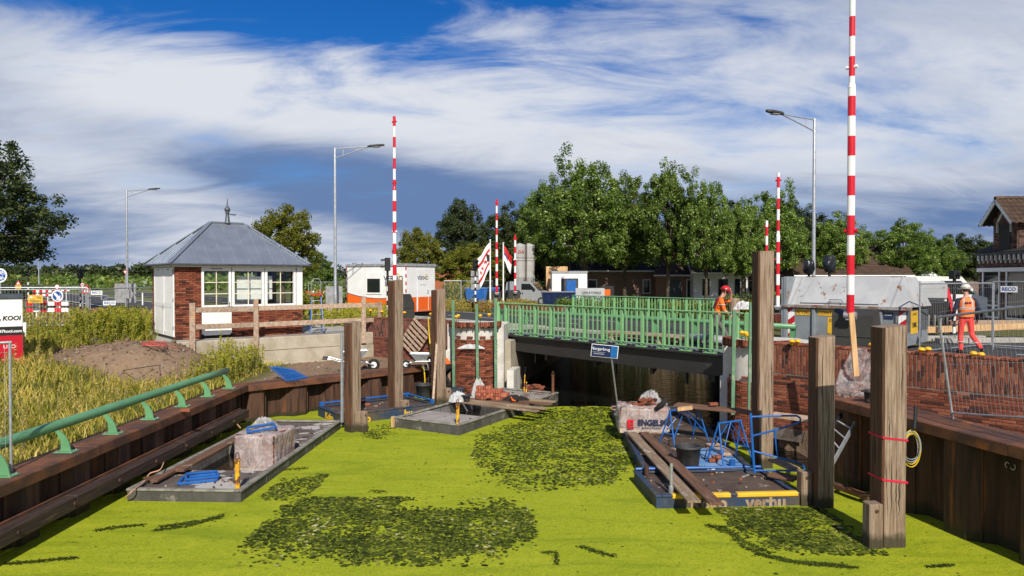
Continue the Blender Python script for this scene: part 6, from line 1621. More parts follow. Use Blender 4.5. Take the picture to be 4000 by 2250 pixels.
# ------------------------------------------------------------------ street lamps
def lamp(label, px, d, h=7.9, rz=0.0, arm=1.55, base=STREET):
    p = D(px, 1100, d)
    t = thing('street_lamp', label, 'street lamp', (p.x, p.y, base - 0.05), rz, 'street lamps')
    mb = MB(); mb.lathe([(0.10, 0), (0.095, 1.4), (0.075, 1.5), (0.068, 3.5), (0.055, h + 0.2), (0.05, h + 0.22)], (0, 0, 0), 12); mb.build('pole', M['galv'], t, smooth=True)
    mb = MB(); mb.tube([(0.03, 0, h + 0.17), (arm, 0, h + 0.27)], 0.024, 8); mb.tube([(0.03, 0, h - 0.25), (arm * 0.98, 0, h + 0.24)], 0.024, 8); mb.tube([(0.38, 0, h + 0.18), (0.38, 0, h - 0.13)], 0.02, 8)
    mb.build('arm', M['galv'], t)
    mb = MB(); mb.ext([(arm - 0.05, -0.04, h + 0.24), (arm + 0.1, -0.13, h + 0.26), (arm + 0.55, -0.13, h + 0.30), (arm + 0.72, -0.06, h + 0.31), (arm + 0.72, 0.06, h + 0.31), (arm + 0.55, 0.13, h + 0.30), (arm + 0.1, 0.13, h + 0.26), (arm - 0.05, 0.04, h + 0.24)], (0, 0, 0.07))
    hd = mb.build('lamp_head', M['darkbox'], t)
    mb = MB(); mb.b2(arm + 0.15, arm + 0.5, -0.1, 0.1, h + 0.235, h + 0.258); mb.build('diffuser', M['sign_back'], hd)
    return t
lamp('street lamp with arm to the right, between the hut and the white cabin', 1310, 33.0)
lamp('street lamp left of the hut with arm to the right', 497, 49.0)
lamp('small distant street lamp beside the left tree', 152, 94.0)
lamp('street lamp with arm to the left behind the waste container', 3178, 27.2, 7.95, R(200), 1.5)
lamp('street lamp mostly hidden behind the hut roof', 985, 70.0, 8.0, R(178))
# ------------------------------------------------------------------ traffic lights
def signal(label, px, d, zc, heads=2, rz=0.0, stripes=True, ztop=None):
    p = D(px, 1100, d)
    t = thing('traffic_light', label, 'traffic light', (p.x, p.y, STREET - 0.05), rz, 'traffic lights')
    z0 = zc - STREET + 0.05
    hh = 0.3 * heads
    mb = MB(); k = 0; z = 0.0
    while z < z0 - hh / 2:
        z1 = min(z0 - hh / 2, z + 0.22); mb.lathe([(0.055, z), (0.055, z1)], (0, 0, 0), 10, mi=(k % 2 if z < z0 - hh / 2 - 0.6 else 0)); z = z1; k += 1
    mb.build('pole', [M['black'], M['boom_white']], t)
    mb = MB(); mb.b2(-0.14, 0.14, -0.12, 0.12, z0 - hh / 2, z0 + hh / 2, b=0.02); h = mb.build('signal_head', M['black'], t)
    for i in range(heads):
        zz = z0 + hh / 2 - 0.15 - i * 0.3
        mb = MB(); n = 8
        arc = [(0.10 * math.cos(a), zz + 0.10 * math.sin(a)) for a in np.linspace(0.0, PI, n)]
        vs = [(x, -0.121, z_) for x, z_ in arc] + [(x, -0.30, z_ - 0.02) for x, z_ in arc]
        mb.add(vs, [(q, q + 1, n + q + 1, n + q) for q in range(n - 1)]); mb.build('visor', M['black'], h)
    return t
s1 = signal('black traffic light above the tall left post, seen before the white cabin', 1514, 33.0, 4.72, 2, R(-75))
s2 = signal('black traffic light on a striped pole in front of the yellow-green trees', 1857, 45.0, 4.95, 2, R(30))
s3 = signal('black traffic light on a striped pole left of the walking worker at the right', 3728, 25.0, 4.2, 1, R(20)); 
s4 = signal('far traffic light left of the lamp in the meadow', 110, 62.0, 4.35, 1, R(10)); s5 = signal('traffic light on a striped pole in front of the left road', 313, 48.0, 4.35, 2, R(160))
for s_, z in ((s2, 1.55),):
    for k in range(3):
        mb = MB(); mb.b2(-0.28, 0.28, 0.07, 0.09, z - 0.15 + k * 0.42, z + 0.2 + k * 0.42, b=0.01); mb.build('plate', M['sign_back'], s_)
mb = MB(); mb.b2(-0.3, 0.3, -0.09, -0.07, 1.75, 1.98); mb.build('plate', M['sign_back'], s1)
def bagged(label, px, py, d, w, h, seed):
    p = D(px, py, d); t = thing('traffic_light', label, 'traffic light', (p.x, p.y, STREET - 0.05), 0.2)
    mb = MB(); mb.lathe([(0.05, 0), (0.05, p.z - STREET)], (0, 0, 0), 10); mb.build('pole', M['black'], t)
    def fn(u, v):
        a = u * 2 * PI; k = 1 / max(abs(math.cos(a)), abs(math.sin(a))) ** 0.7
        f = math.sin(PI * (0.06 + 0.88 * v)) ** 0.35
        r_ = 1 + 0.3 * mnoise.noise(Vector((math.cos(a) * 1.5 + seed, math.sin(a) * 1.5, v * 2.5)))
        return (math.cos(a) * k * w / 2 * f * r_, math.sin(a) * k * 0.16 * f * r_, p.z - STREET + h * v)
    mb = MB(); mb.grid(fn, 22, 10); mb.build('bag', M['plastic_black'], t)
bagged('traffic light wrapped in black plastic just beside the right street lamp', 3160, 1066, 26.6, 0.36, 0.55, 3)
bagged('traffic light wrapped in black plastic between the right lamp and the tallest boom', 3240, 1058, 26.0, 0.42, 0.62, 8)
# ------------------------------------------------------------------ signs and fences on the left
def disc(label, px, py, d, dia, face, rim=None, tilt=0.0, txt=None, tcol=None, pole=True, back=None):
    p = D(px, py, d); t = thing('road_sign', label, 'sign', (p.x, p.y, STREET - 0.05), tilt, 'road signs')
    zc = p.z - STREET + 0.05; r = dia / 2
    if pole:
        mb = MB(); mb.tube([(0, 0.035, 0), (0, 0.035, zc + r * 0.9)], 0.03, 8); mb.build('pole', M['galv'], t)
    mb = MB(); mb.tube([(0, -0.006, zc), (0, 0.004, zc)], r, 24); mb.build('plate', M[rim or face], t)
    if rim:
        mb = MB(); mb.tube([(0, -0.011, zc), (0, -0.007, zc)], r * 0.78, 24); mb.build('face', M[face], t)
    if txt: text(txt, dia * 0.5, M[tcol], t, (0, -0.014, zc), ext=0.001, bold=0.004)
    return t, zc
c1, zc = disc('blue bicycle path sign cut by the left edge of the picture', 0, 1076, 40.0, 0.80, 'sign_blue', 'paper')
def bike(t, x, z, s):
    mb = MB()
    for cx in (-0.5, 0.5): mb.tube([(x + s * (cx + 0.33 * math.cos(a)), -0.016, z + s * 0.33 * math.sin(a)) for a in np.linspace(0, 2 * PI, 14, endpoint=False)], 0.014, 5, closed=True)
    for a, b in (((-0.5, 0), (-0.15, 0.5)), ((-0.15, 0.5), (0.35, 0.5)), ((0.35, 0.5), (0.5, 0)), ((-0.5, 0), (0.0, 0)), ((0.0, 0), (0.35, 0.5)), ((0.0, 0), (-0.2, 0.62)), ((0.35, 0.5), (0.3, 0.7))):
        mb.tube([(x + s * a[0], -0.016, z + s * a[1]), (x + s * b[0], -0.016, z + s * b[1])], 0.013, 5)
    mb.build('bicycle_symbol', M['paper'], t)
bike(c1, 0.06, zc - 0.2, 0.24); bike(c1, 0.06, zc + 0.1, 0.24)
c2, zc = disc('blue round sign with a white arrow pointing down right, on the red and white barrier', 224, 1156, 36.0, 0.60, 'sign_blue', 'paper')
mb = MB(); zz = zc; mb.ext([(0.16, -0.0155, zz - 0.19), (0.16, -0.0155, zz + 0.04), (0.09, -0.0155, zz - 0.02), (-0.10, -0.0155, zz + 0.18), (-0.18, -0.0155, zz + 0.10), (0.0, -0.0155, zz - 0.11), (-0.07, -0.0155, zz - 0.19)], (0, 0.003, 0)); mb.build('arrow', M['paper'], c2)
disc('round white sign with red border over the far barrier', 223, 1120, 60.0, 0.42, 'paper', 'sign_red')
disc('round sixty speed limit sign beside the striped pole', 322, 1112, 46.0, 0.26, 'paper', 'sign_red', txt='60', tcol='black')
disc('back of a round grey sign on the second left lamp post', 503, 1150, 48.7, 0.60, 'sign_back', None, pole=False)
disc('back of a small round grey sign at the far street lamp', 153, 1122, 90.0, 0.6, 'sign_back', None)
def tri(label, px, py, d, s, up=True, sub=False):
    p = D(px, py, d); t = thing('road_sign', label, 'sign', (p.x, p.y, STREET - 0.05), 0, 'road signs'); z = p.z - STREET + 0.05
    mb = MB(); mb.tube([(0, 0.03, 0), (0, 0.03, z + s * 0.4)], 0.03, 8); mb.build('pole', M['galv'], t)
    k = 1 if up else -1
    mb = MB(); mb.ext([(-s / 2, 0, z - k * s * 0.29), (s / 2, 0, z - k * s * 0.29), (0, 0, z + k * s * 0.58)], (0, 0.01, 0)); mb.build('plate', M['sign_red'], t)
    mb = MB(); mb.ext([(-s * 0.3, -0.005, z - k * s * 0.17), (s * 0.3, -0.005, z - k * s * 0.17), (0, -0.005, z + k * s * 0.34)], (0, 0.004, 0)); mb.build('face', M['paper'], t)
    if up:
        mb = MB(); mb.b2(-0.02, 0.02, -0.008, -0.0055, z - s * 0.02, z + s * 0.2); mb.b2(-0.02, 0.02, -0.008, -0.0055, z - s * 0.12, z - s * 0.06); mb.build('symbol', M['black'], t)
    if sub:
        mb = MB(); mb.b2(-s * 0.5, s * 0.5, -0.004, 0.012, z - s * 0.92, z - s * 0.32, b=0.004); mb.build('sub_plate', M['yellow_sign'], t)
tri('red triangular warning sign with yellow plate far left', 71, 1107, 60.0, 0.5, True, True); tri('red and white triangular road works sign above the left fence', 339, 1134, 42.0, 0.62, True); tri('upside down red triangle sign on the second left lamp post', 489, 1062, 47.9, 0.32, False)
ys = thing('detour_board', 'yellow board with black lettering on the red and white barrier', 'sign', D(138, 1170, 35.5), 0)
mb = MB(); mb.b2(-0.37, 0.37, 0, 0.02, -0.18, 0.22, b=0.005); mb.build('board', M['yellow_sign'], ys); text('    via', 0.20, M['black'], ys, (0.06, -0.003, 0.11), ext=0.001); text('rijbaan', 0.20, M['black'], ys, (0.0, -0.003, -0.07), ext=0.001)
bike(ys, -0.2, 0.09, 0.09)
def barrier(label, px, py, d, L, rows=2):
    p = D(px, py, d); t = thing('road_barrier', label, 'barrier', (p.x, p.y, STREET - 0.05), 0, 'red and white barriers'); z = p.z - STREET + 0.05
    for r_ in range(rows):
        mb = MB(); n = 6
        for k in range(n): mb.b2(-L / 2 + k * L / n, -L / 2 + (k + 1) * L / n, 0, 0.04, z - 0.1 - r_ * 0.32, z + 0.1 - r_ * 0.32, mi=k % 2)
        mb.build('board', [M['sign_red'], M['paper']], t)
    for x in (-L * 0.28, L * 0.28):
        mb = MB(); mb.b2(x - 0.03, x + 0.03, 0.041, 0.09, 0, z + 0.15); mb.build('post', M['paper'], t)
barrier('red and white barrier boards in the grass behind the left fence', 185, 1186, 36.0, 2.1); barrier('far red and white barrier across the left road, left piece', 165, 1138, 62.0, 1.6); barrier('far red and white barrier across the left road, right piece', 238, 1133, 62.0, 1.5, 1)
barrier('red and white barrier behind the blue stepladder', 1262, 1143, 45.0, 2.2, 1)
mb = MB(); mb.b2(-0.75, 0.75, -0.02, 0.02, 0, 1.35, b=0.01); o = mb.build('information_panel', M['sign_back']); p = D(490, 1120, 50.0); o.location = (p.x, p.y, STREET + 0.35); tag(o, 'large pale grey panel behind the second left street lamp', 'panel')
mb = MB(); mb.b2(-0.4, 0.4, -0.02, 0.02, 0, 1.25, b=0.01); o = mb.build('information_panel', M['sign_back']); p = D(1305, 1120, 34.0); o.location = (p.x, p.y, STREET + 0.45); tag(o, 'grey panel at the foot of the lamp left of the white cabin', 'panel')
mb = MB(); mb.b2(-0.05, 0.05, -0.05, 0.05, 0, 1.0, b=0.02); 
for i, (px, py, d, lb) in enumerate(((557, 1150, 55.0, 'white marker post right of the second left lamp'), (98, 1290, 24.0, 'white marker post beside the red and white security box'), (1300, 1180, 40.0, 'white marker post near the white cabin'))):
    o = mb.build('marker_post', M['white']); p = D(px, py, d); o.location = (p.x, p.y, STREET - 0.05 if i != 1 else 1.6); o.scale = (1, 1, 1.0); tag(o, lb, 'marker post')
# site fence panels
def fence(label, a, b, H=2.0, wires=34, sign=None, cat='fence panel', brace=False, tilt=0.0):
    a = Vector(a); b = Vector(b); d = b - a; L = Vector((d.x, d.y, 0)).length
    t = thing('fence_panel', label, cat, a, math.atan2(d.y, d.x), 'site fence panels')
    t.rotation_euler = (tilt, 0, math.atan2(d.y, d.x))
    dz = b.z - a.z
    mb = MB(); mb.tube([(0, 0, 0), (0, 0, H)], 0.021, 8); mb.build('frame_post', M['galv'], t)
    mb = MB(); mb.tube([(L, 0, dz), (L, 0, H + dz)], 0.021, 8); mb.build('frame_post', M['galv'], t)
    mb = MB(); mb.tube([(-0.02, 0, H - 0.015), (L + 0.02, 0, H + dz - 0.015)], 0.021, 8); mb.build('top_rail', M['galv'], t)
    mb = MB(); mb.tube([(0, 0, 0.12), (L, 0, 0.12 + dz)], 0.016, 6); mb.build('bottom_rail', M['galv'], t)
    mb = MB()
    for k in range(1, wires):
        x = L * k / wires; zz = dz * k / wires; mb.tube([(x, 0.012, 0.12 + zz), (x, 0.012, H - 0.03 + zz)], 0.0022, 3)
    for z in (0.45, 0.95, 1.45, 1.85): mb.tube([(0, 0.008, z), (L, 0.008, z + dz)], 0.0028, 3)
    w = mb.build('wire_mesh', M['galv_wire'], t); w['kind'] = 'stuff'
    if sign:
        for x, z in sign:
            mb = MB(); mb.b2(x - 0.22, x + 0.22, -0.035, -0.028, z - 0.09, z + 0.09); s_ = mb.build('sign_plate', M['paper'], t)
            text('RECO', 0.14, M['sign_blue'], s_, (x, -0.038, z), ext=0.001, bold=0.003)
    return t
gl = STREET - 0.05
fence('near fence panel at the left edge, its post leaning in front of the red box', Vector((-9.6, 9.6, 1.06)), Vector((-7.75, 11.05, 1.1)), 2.02)
f_ = lambda px, d: Vector((D(px, 1100, d).x, d, gl))
fence('long fence panel in the weeds from the left edge to the leaning post', f_(-200, 25.5), f_(345, 28.0), 1.72, 40, ((5.0, 1.15),))
fence('fence panel from the leaning post towards the hut', f_(352, 28.4), f_(612, 33.5), 1.72, 40, ((0.9, 1.35),))
fence('farther fence panel behind the left weeds', f_(-60, 30.0), f_(335, 31.0), 1.75, 30, ((4.2, 1.5),))
fence('fence panel right of the hut behind the blue stepladder', f_(1205, 44.0), f_(1372, 46.0), 1.9, 24); fence('fence panel between the white cabin and the left flag', f_(1735, 50.0), f_(1800, 50.0), 1.95, 20); fence('fence panel just left of the left flag', f_(1802, 50.0), f_(1925, 51.0), 1.95, 26)
fence('fence panel on the road behind the right brick wall', Vector((11.3, 19.85, gl)), Vector((14.75, 22.0, gl)) * 1.0, 2.0, 34)
fence('fence panel behind the walking worker with a small white sign', f_(3882, 21.0), f_(4150, 19.5), 2.05, 30, ((0.42, 1.82),))
fr = fence('leaning fence panel standing on the right piling cap, nearest on the right', G(3722, 1640, CAP_R + 0.03), Vector((7.86, 8.95, 2.15)), 1.78, 36, tilt=R(9))
# security box at the left edge
sb = thing('security_box', 'white, black and red security cabinet at the left edge', 'cabinet', (-13.25, 19.4, 1.33), R(36))
mb = MB(); mb.b2(-1.6, 0, 0, 1.5, 0.1, 2.2, b=0.01); mb.build('body', M['white'], sb)
mb = MB(); mb.b2(-1.6, -0.005, -0.012, -0.001, 0.16, 1.22); mb.build('red_panel', M['kooi_red'], sb); mb = MB(); mb.b2(-1.6, -0.005, -0.013, -0.0012, 1.225, 1.46); mb.build('black_panel', M['black'], sb)
mb = MB(); mb.b2(-1.62, 0.02, -0.03, 1.52, 2.2, 2.32, b=0.01); mb.build('top_trim', M['zinc_dark'], sb); mb = MB(); mb.b2(-1.62, 0.015, -0.02, 1.5, 0.0, 0.1); mb.build('skid', M['galv'], sb)
text('KOOI', 0.165, M['black'], sb, (-0.25, -0.004, 1.68), ext=0.003, sx=0.95, bold=0.006, shear=0.15); text('247kooi.com', 0.105, M['paper'], sb, (-0.30, -0.017, 1.335), ext=0.002, bold=0.003)
text('UFO', 0.14, M['paper'], sb, (-0.30, -0.015, 0.92), ext=0.002); text('Unit For Observation', 0.055, M['paper'], sb, (-0.28, -0.015, 0.58), ext=0.002)
mb = MB()
for k in range(3): mb.ext([(-0.62 + 0.05 * k, -0.006, 1.74 - 0.05 * k), (-0.57 + 0.05 * k, -0.006, 1.78 - 0.05 * k), (-0.50, -0.006, 1.66 - 0.02 * k), (-0.60 + 0.05 * k, -0.006, 1.58), (-0.56, -0.006, 1.66)], (0, 0.004, 0))
mb.build('emblem', M['maroon'], sb)
mb = MB(); mb.b2(-1.25, -1.0, -0.018, -0.012, 0.7, 0.85); mb.build('sticker', M['black'], sb)
# ------------------------------------------------------------------ white site cabin
cbn = thing('site_cabin', 'white site cabin with orange base and dark lettering', 'cabin', (-5.62, 38.0, 2.2), R(60))
CW_, CL_ = 2.6, 4.2          # local +x along the short face (to the right), +y away along the long left face... built below
mb = MB(); mb.b2(0, CW_, 0, CL_, 0.05, 2.5, b=0.02); mb.build('body', M['cabin'], cbn)
mb = MB(); mb.b2(-0.05, CW_ + 0.05, -0.05, CL_ + 0.05, 2.5, 2.66, b=0.02); mb.build('roof_trim', M['sign_back'], cbn)
n_ = 14
mb = MB(); mb.ext([(-0.008, 0.0, 0.06)] + [(-0.008, CL_ * k / n_, 0.80 - 0.05 + 0.45 * (k / n_ - 0.45) ** 2 * 2.2) for k in range(n_ + 1)] + [(-0.008, CL_, 0.06)], (0.007, 0, 0)); mb.build('orange_base', M['orange'], cbn)
mb = MB(); mb.ext([(-0.006, 0.0, 0.74)] + [(-0.006, CL_ * k / n_, 0.79 + 0.45 * (k / n_ - 0.45) ** 2 * 2.2) for k in range(n_ + 1)] + [(-0.006, CL_ * k / n_, 0.70 + 0.45 * (k / n_ - 0.45) ** 2 * 2.2) for k in range(n_, -1, -1)], (0.0045, 0, 0)); mb.build('navy_stripe', M['navy'], cbn)
mb = MB(); mb.b2(0.0, 0.9, -0.008, -0.001, 0.06, 0.86); mb.b2(1.0, CW_, -0.008, -0.001, 0.06, 0.86); mb.build('orange_panel', M['orange'], cbn)
mb = MB(); mb.b2(0.96, 1.98, -0.02, -0.0085, 0.12, 2.38, b=0.006); d_ = mb.build('door', M['cabin'], cbn)
mb = MB(); mb.b2(1.02, 1.92, -0.0245, -0.0205, 0.14, 0.86); mb.build('orange_panel', M['orange'], d_); mb = MB(); mb.b2(1.84, 1.90, -0.06, -0.021, 1.05, 1.25); mb.build('handle', M['galv'], d_)
text('VERNO', 0.30, M['navy'], cbn, (1.45, -0.024, 1.88), ext=0.002, bold=0.004); text('www.verno.nl', 0.10, M['grey_print'], cbn, (1.45, -0.024, 1.52), ext=0.002)
mb = MB(); mb.tube([(1.72 + 0.17 * math.cos(a), -0.024, 1.92 + 0.17 * math.sin(a)) for a in np.linspace(-0.6, 3.0, 12)], 0.014, 5); mb.build('emblem_arc', M['yellow'], cbn)
RL = (PI / 2, 0, -PI / 2)
text('VERNO', 0.40, M['navy'], cbn, (-0.012, 0.85, 1.85), rot=RL, ext=0.002, bold=0.005); text('VERHUUR', 0.10, M['red_print'], cbn, (-0.012, 0.9, 1.58), rot=RL, ext=0.002)
mb = MB(); mb.tube([(-0.012, 0.62 - 0.24 * math.cos(a), 1.9 + 0.24 * math.sin(a)) for a in np.linspace(-0.6, 3.0, 12)], 0.018, 5); mb.build('emblem_arc', M['yellow'], cbn)
mb = MB(); mb.b2(-0.04, -0.002, 1.65, 2.75, 1.0, 2.2, b=0.01); w_ = mb.build('window', M['white'], cbn); mb = MB(); mb.b2(-0.05, -0.041, 1.75, 2.65, 1.1, 1.85); mb.build('pane', M['glass_dark'], w_)
for y in (0.0, CL_ - 0.02):
    mb = MB()
    for k in range(8): mb.b2(-0.02, 0.03, y - 0.02, y + 0.03, 0.9 + 0.2 * k, 1.1 + 0.2 * k, mi=k % 2)
    mb.build('corner_stripe', [M['paper'], M['sign_red']], cbn)
mb = MB(); mb.b2(0, CW_, 0.2, 0.5, -0.3, 0.05); mb.b2(0, CW_, CL_ - 0.5, CL_ - 0.2, -0.3, 0.05); mb.build('bearer', M['black'], cbn)
# ------------------------------------------------------------------ flags, silo, van, containers, houses
def flag(label, px, d, ztop, kind, fw, fh):
    p = D(px, 1100, d); t = thing('flag', label, 'flag', (p.x, p.y, STREET - 0.05), 0, 'flags on poles')
    h = ztop - STREET; mb = MB(); mb.lathe([(0.06, 0), (0.04, h), (0.06, h + 0.01), (0.06, h + 0.06), (0.001, h + 0.07)], (0, 0, 0), 10); mb.build('pole', M['boom_white'], t)
    mb = MB(); nu, nv = 22, 24; sgn = -1 if kind == 0 else 1
    def fn(u, v):
        dr = u * u
        return (sgn * (0.05 + u * fw * 0.62 * (1 - 0.18 * v)), 0.13 * math.sin(u * 10 + v * 3) * u + 0.05, h - 0.15 - v * fh - u * fw * (0.85 + 0.25 * v) + 0.05 * math.sin(u * 7))
    mb.grid(fn, nu, nv)
    for j in range(nv):
        for i in range(nu):
            u, v = (i + .5) / nu, (j + .5) / nv
            if kind == 0: m = 1 if (0.20 < v < 0.33 or 0.70 < v < 0.83) else 0
            else: m = 1 if v < 0.45 else (2 if v < 0.62 and u < 0.5 else 0)
            mb.m[j * nu + i] = m
    cl = mb.build('cloth', [M['paper'], M['red_print'], M['sign_blue']], t, smooth=True)
    if kind == 0:
        for q, (u, v) in enumerate(((0.35, 0.5), (0.6, 0.52), (0.82, 0.53))):
            c = Vector(fn(u, v)); mb = MB(); pts = []
            for k in range(10):
                r_ = 0.17 if k % 2 == 0 else 0.07; a = k * PI / 5 + PI / 2; pts.append(c + Vector((r_ * math.cos(a), -0.02, r_ * math.sin(a))))
            mb.ext(pts, (0, 0.004, 0)); mb.build('star', M['red_print'], cl)
        c = Vector(fn(0.12, 0.48)); mb = MB(); mb.ext([c + Vector((-0.12, -0.03, -0.3)), c + Vector((0.12, -0.03, -0.3)), c + Vector((0.12, -0.03, 0.2)), c + Vector((0.04, -0.03, 0.12)), c + Vector((-0.04, -0.03, 0.2)), c + Vector((-0.12, -0.03, 0.1))], (0, 0.004, 0)); mb.build('tower', M['black'], cl)
flag('white flag with two red bands and red stars drooping to the left', 1915, 47.0, 6.6, 0, 1.3, 1.7)
flag('red, white and blue flag hanging from the right pole', 1966, 49.0, 6.5, 1, 0.9, 1.0)
si = thing('silo', 'white mortar silo with rust bands behind the shorter boom', 'silo', (D(2047, 1100, 62.5).x, 62.5, STREET - 0.05), 0.3)
for k, (x, y, r_) in enumerate(((-0.38, 0, 0.5), (0.42, -0.1, 0.5))):
    mb = MB(); mb.lathe([(0.12, 0.9), (r_, 2.2), (r_, 4.9), (r_ * 0.95, 5.0), (0.1, 5.15)], (x, y, 0), 18); mb.build('tank', M['silo'], si, smooth=False)
    mb = MB()
    for z in (3.6, 3.85): mb.lathe([(r_ + 0.012, z), (r_ + 0.012, z + 0.04)], (x, y, 0), 18)
    q = mb.build('band', M['rust_cap'], si)
    for sx in (-1, 1):
        mb = MB(); mb.bar((x + sx * 0.42, y - 0.3, 0), (x + sx * 0.4, y - 0.25, 2.4), 0.07, 0.07); mb.build('leg', M['galv'], si)
mb = MB(); mb.tube([(0.02, -0.5, 0.4), (0.02, -0.55, 5.3)], 0.05, 8); mb.build('pipe', M['rust'], si); text('GA', 0.4, M['red_print'], si, (-0.45, -0.56, 4.4), ext=0.003)
# van
vn = thing('delivery_van', 'silver grey delivery van parked below the silo', 'van', (D(2070, 1100, 57.0).x, 57.0, STREET - 0.05), R(-18))
prof = [(-1.75, 0.35), (-1.78, 1.0), (-1.7, 1.75), (-1.55, 1.86), (0.1, 1.86), (0.35, 1.80), (0.95, 1.15), (1.75, 0.98), (1.92, 0.75), (1.95, 0.4), (1.9, 0.3)]
mb = MB(); mb.ext([(x, -0.85, z) for x, z in prof], (0, 1.7, 0)); mb.build('body', M['van'], vn)
mb = MB(); mb.ext([(0.05, -0.856, 1.2), (-0.45, -0.856, 1.2), (-0.45, -0.856, 1.68), (0.25, -0.856, 1.68), (0.72, -0.856, 1.2)], (0, 0.005, 0)); mb.build('side_window', M['glass_dark'], vn)
mb = MB(); mb.add([(0.42, -0.75, 1.75), (0.42, 0.75, 1.75), (0.97, 0.78, 1.16), (0.97, -0.78, 1.16)], [(0, 1, 2, 3)]); mb.v = [(x + 0.01, y, z + 0.012) for x, y, z in mb.v]; mb.build('windscreen', M['glass_dark'], vn)
for x in (-1.15, 1.2):
    for y in (-0.8, 0.8):
        mb = MB(); mb.tube([(x, y - 0.1, 0.32), (x, y + 0.1, 0.32)], 0.32, 16); w_ = mb.build('wheel', M['tyre'], vn); mb = MB(); mb.tube([(x, y - 0.108, 0.32), (x, y + 0.108, 0.32)], 0.19, 12); mb.build('rim', M['alu'], w_)
mb = MB(); mb.b2(1.93, 1.97, -0.72, 0.72, 0.32, 0.62); mb.build('bumper', M['black'], vn); mb = MB(); mb.b2(1.965, 1.98, -0.26, 0.26, 0.42, 0.53); mb.build('number_plate', M['yellow_sign'], vn)
for y in (-0.65, 0.65):
    mb = MB(); mb.box((1.83, y, 0.83), (0.2, 0.3, 0.16), b=0.03); mb.build('headlight', M['alu'], vn)
mb = MB(); mb.b2(0.5, 0.68, -1.0, -0.86, 1.15, 1.32, b=0.03); mb.build('mirror', M['black'], vn); mb = MB(); mb.b2(-0.55, -0.47, -0.87, -0.851, 0.85, 1.0); mb.b2(-0.4, -0.32, -0.87, -0.851, 0.85, 1.0); q = mb.build('handle', M['black'], vn)
def skip(label, px, d, w, h, m, rz=0.0, dep=1.6):
    p = D(px, 1100, d); t = thing('skip_container', label, 'container', (p.x, p.y, STREET - 0.05), rz)
    mb = MB(); a = [(-w / 2, -dep / 2), (w / 2, -dep / 2), (w / 2, dep / 2), (-w / 2, dep / 2)]
    vs = [(x * 0.86, y * 0.9, 0.1) for x, y in a] + [(x, y, h) for x, y in a] + [(x * 0.95, y * 0.93, h) for x, y in a] + [(x * 0.82, y * 0.85, 0.2) for x, y in a]
    fs = [(0, 1, 2, 3)] + [(i, (i + 1) % 4, 4 + (i + 1) % 4, 4 + i) for i in range(4)] + [(4 + i, 4 + (i + 1) % 4, 8 + (i + 1) % 4, 8 + i) for i in range(4)] + [(8 + i, 8 + (i + 1) % 4, 12 + (i + 1) % 4, 12 + i) for i in range(4)] + [(12, 13, 14, 15)]
    mb.add(vs, fs); mb.build('body', M[m], t)
    for k in range(5):
        mb = MB(); x = -w / 2 * 0.8 + k * w * 0.8 / 4; mb.bar((x * 0.92, -dep / 2 * 0.92 - 0.02, 0.15), (x, -dep / 2 - 0.03, h), 0.07, 0.05); mb.build('rib', M[m], t)
    mb = MB(); mb.tube([(-w / 2, -dep / 2, h), (w / 2, -dep / 2, h), (w / 2, dep / 2, h), (-w / 2, dep / 2, h)], 0.05, 6, closed=True); mb.build('rim', M[m], t)
skip('bright blue waste skip behind the left flag', 1885, 55.0, 2.6, 1.35, 'blue_steel'); skip('dark navy waste skip right of the silver van', 2180, 50.0, 2.3, 1.15, 'sign_navy')
plank('wooden beam sticking up out of the navy waste skip', D(2145, 1130, 50.0), D(2165, 1150, 50.0), 0.15, 0.15, m='timber')
tl = thing('portable_toilet', 'blue portable toilet cabin with white roof in front of the brick house', 'toilet', (D(2225, 1100, 54.0).x, 54.0, STREET - 0.05), R(8))
mb = MB(); mb.b2(-0.55, 0.55, -0.55, 0.55, 0, 2.1, b=0.04); mb.build('body', M['blue_hull'], tl); mb = MB(); mb.ext([(-0.6, -0.6, 2.1), (0.6, -0.6, 2.1), (0.5, -0.6, 2.24), (0, -0.6, 2.32), (-0.5, -0.6, 2.24)], (0, 1.2, 0)); mb.build('roof', M['cabin'], tl); mb = MB(); mb.b2(-0.36, 0.36, -0.575, -0.552, 0.1, 1.95, b=0.01); mb.build('door', M['blue_steel'], tl)
wt = thing('storage_cabin', 'white storage cabin behind the blue portable toilet', 'cabin', (D(2225, 1100, 57.0).x, 57.0, STREET - 0.05), 0)
mb = MB(); mb.b2(-1.4, 1.4, 0, 2.2, 0, 2.5, b=0.03); mb.build('body', M['cabin'], wt); mb = MB(); mb.b2(-1.45, 1.45, -0.05, 2.25, 2.5, 2.68, b=0.03); mb.build('roof', M['sign_back'], wt)
mb = MB(); mb.b2(-0.9, 0.9, -0.03, 0.03, 0, 3.1); o = mb.build('board_screen', M['timber_new']); p = D(2215, 1100, 58.0); o.location = (p.x - 0.7, p.y + 2.0, STREET - 0.05); tag(o, 'orange-brown board screen behind the white storage cabin', 'screen')
bn = thing('banner', 'grey banner with dark capitals on the fence before the brick house', 'banner', (D(2305, 1148, 52.0).x, 52.0, STREET + 0.1), 0)
mb = MB(); mb.grid(lambda u, v: (-1.05 + 2.1 * u, 0.05 * math.sin(u * 9), 0.1 + 1.15 * v), 16, 4); mb.build('cloth', M['cont_light'], bn); text('REGELING', 0.36, M['navy'], bn, (0.1, -0.06, 0.5), ext=0.002, bold=0.008); text('OMLEIDINGS', 0.24, M['navy'], bn, (0.1, -0.06, 0.92), ext=0.002)
mb = MB(); mb.b2(-0.5, 0.5, -0.02, 0.02, 0, 1.45, b=0.02); q = MB(); 
vs_ = thing('black_banner', 'black advertising banner with an orange emblem right of the grey banner', 'banner', (D(2372, 1148, 52.5).x, 52.5, STREET + 0.05), 0)
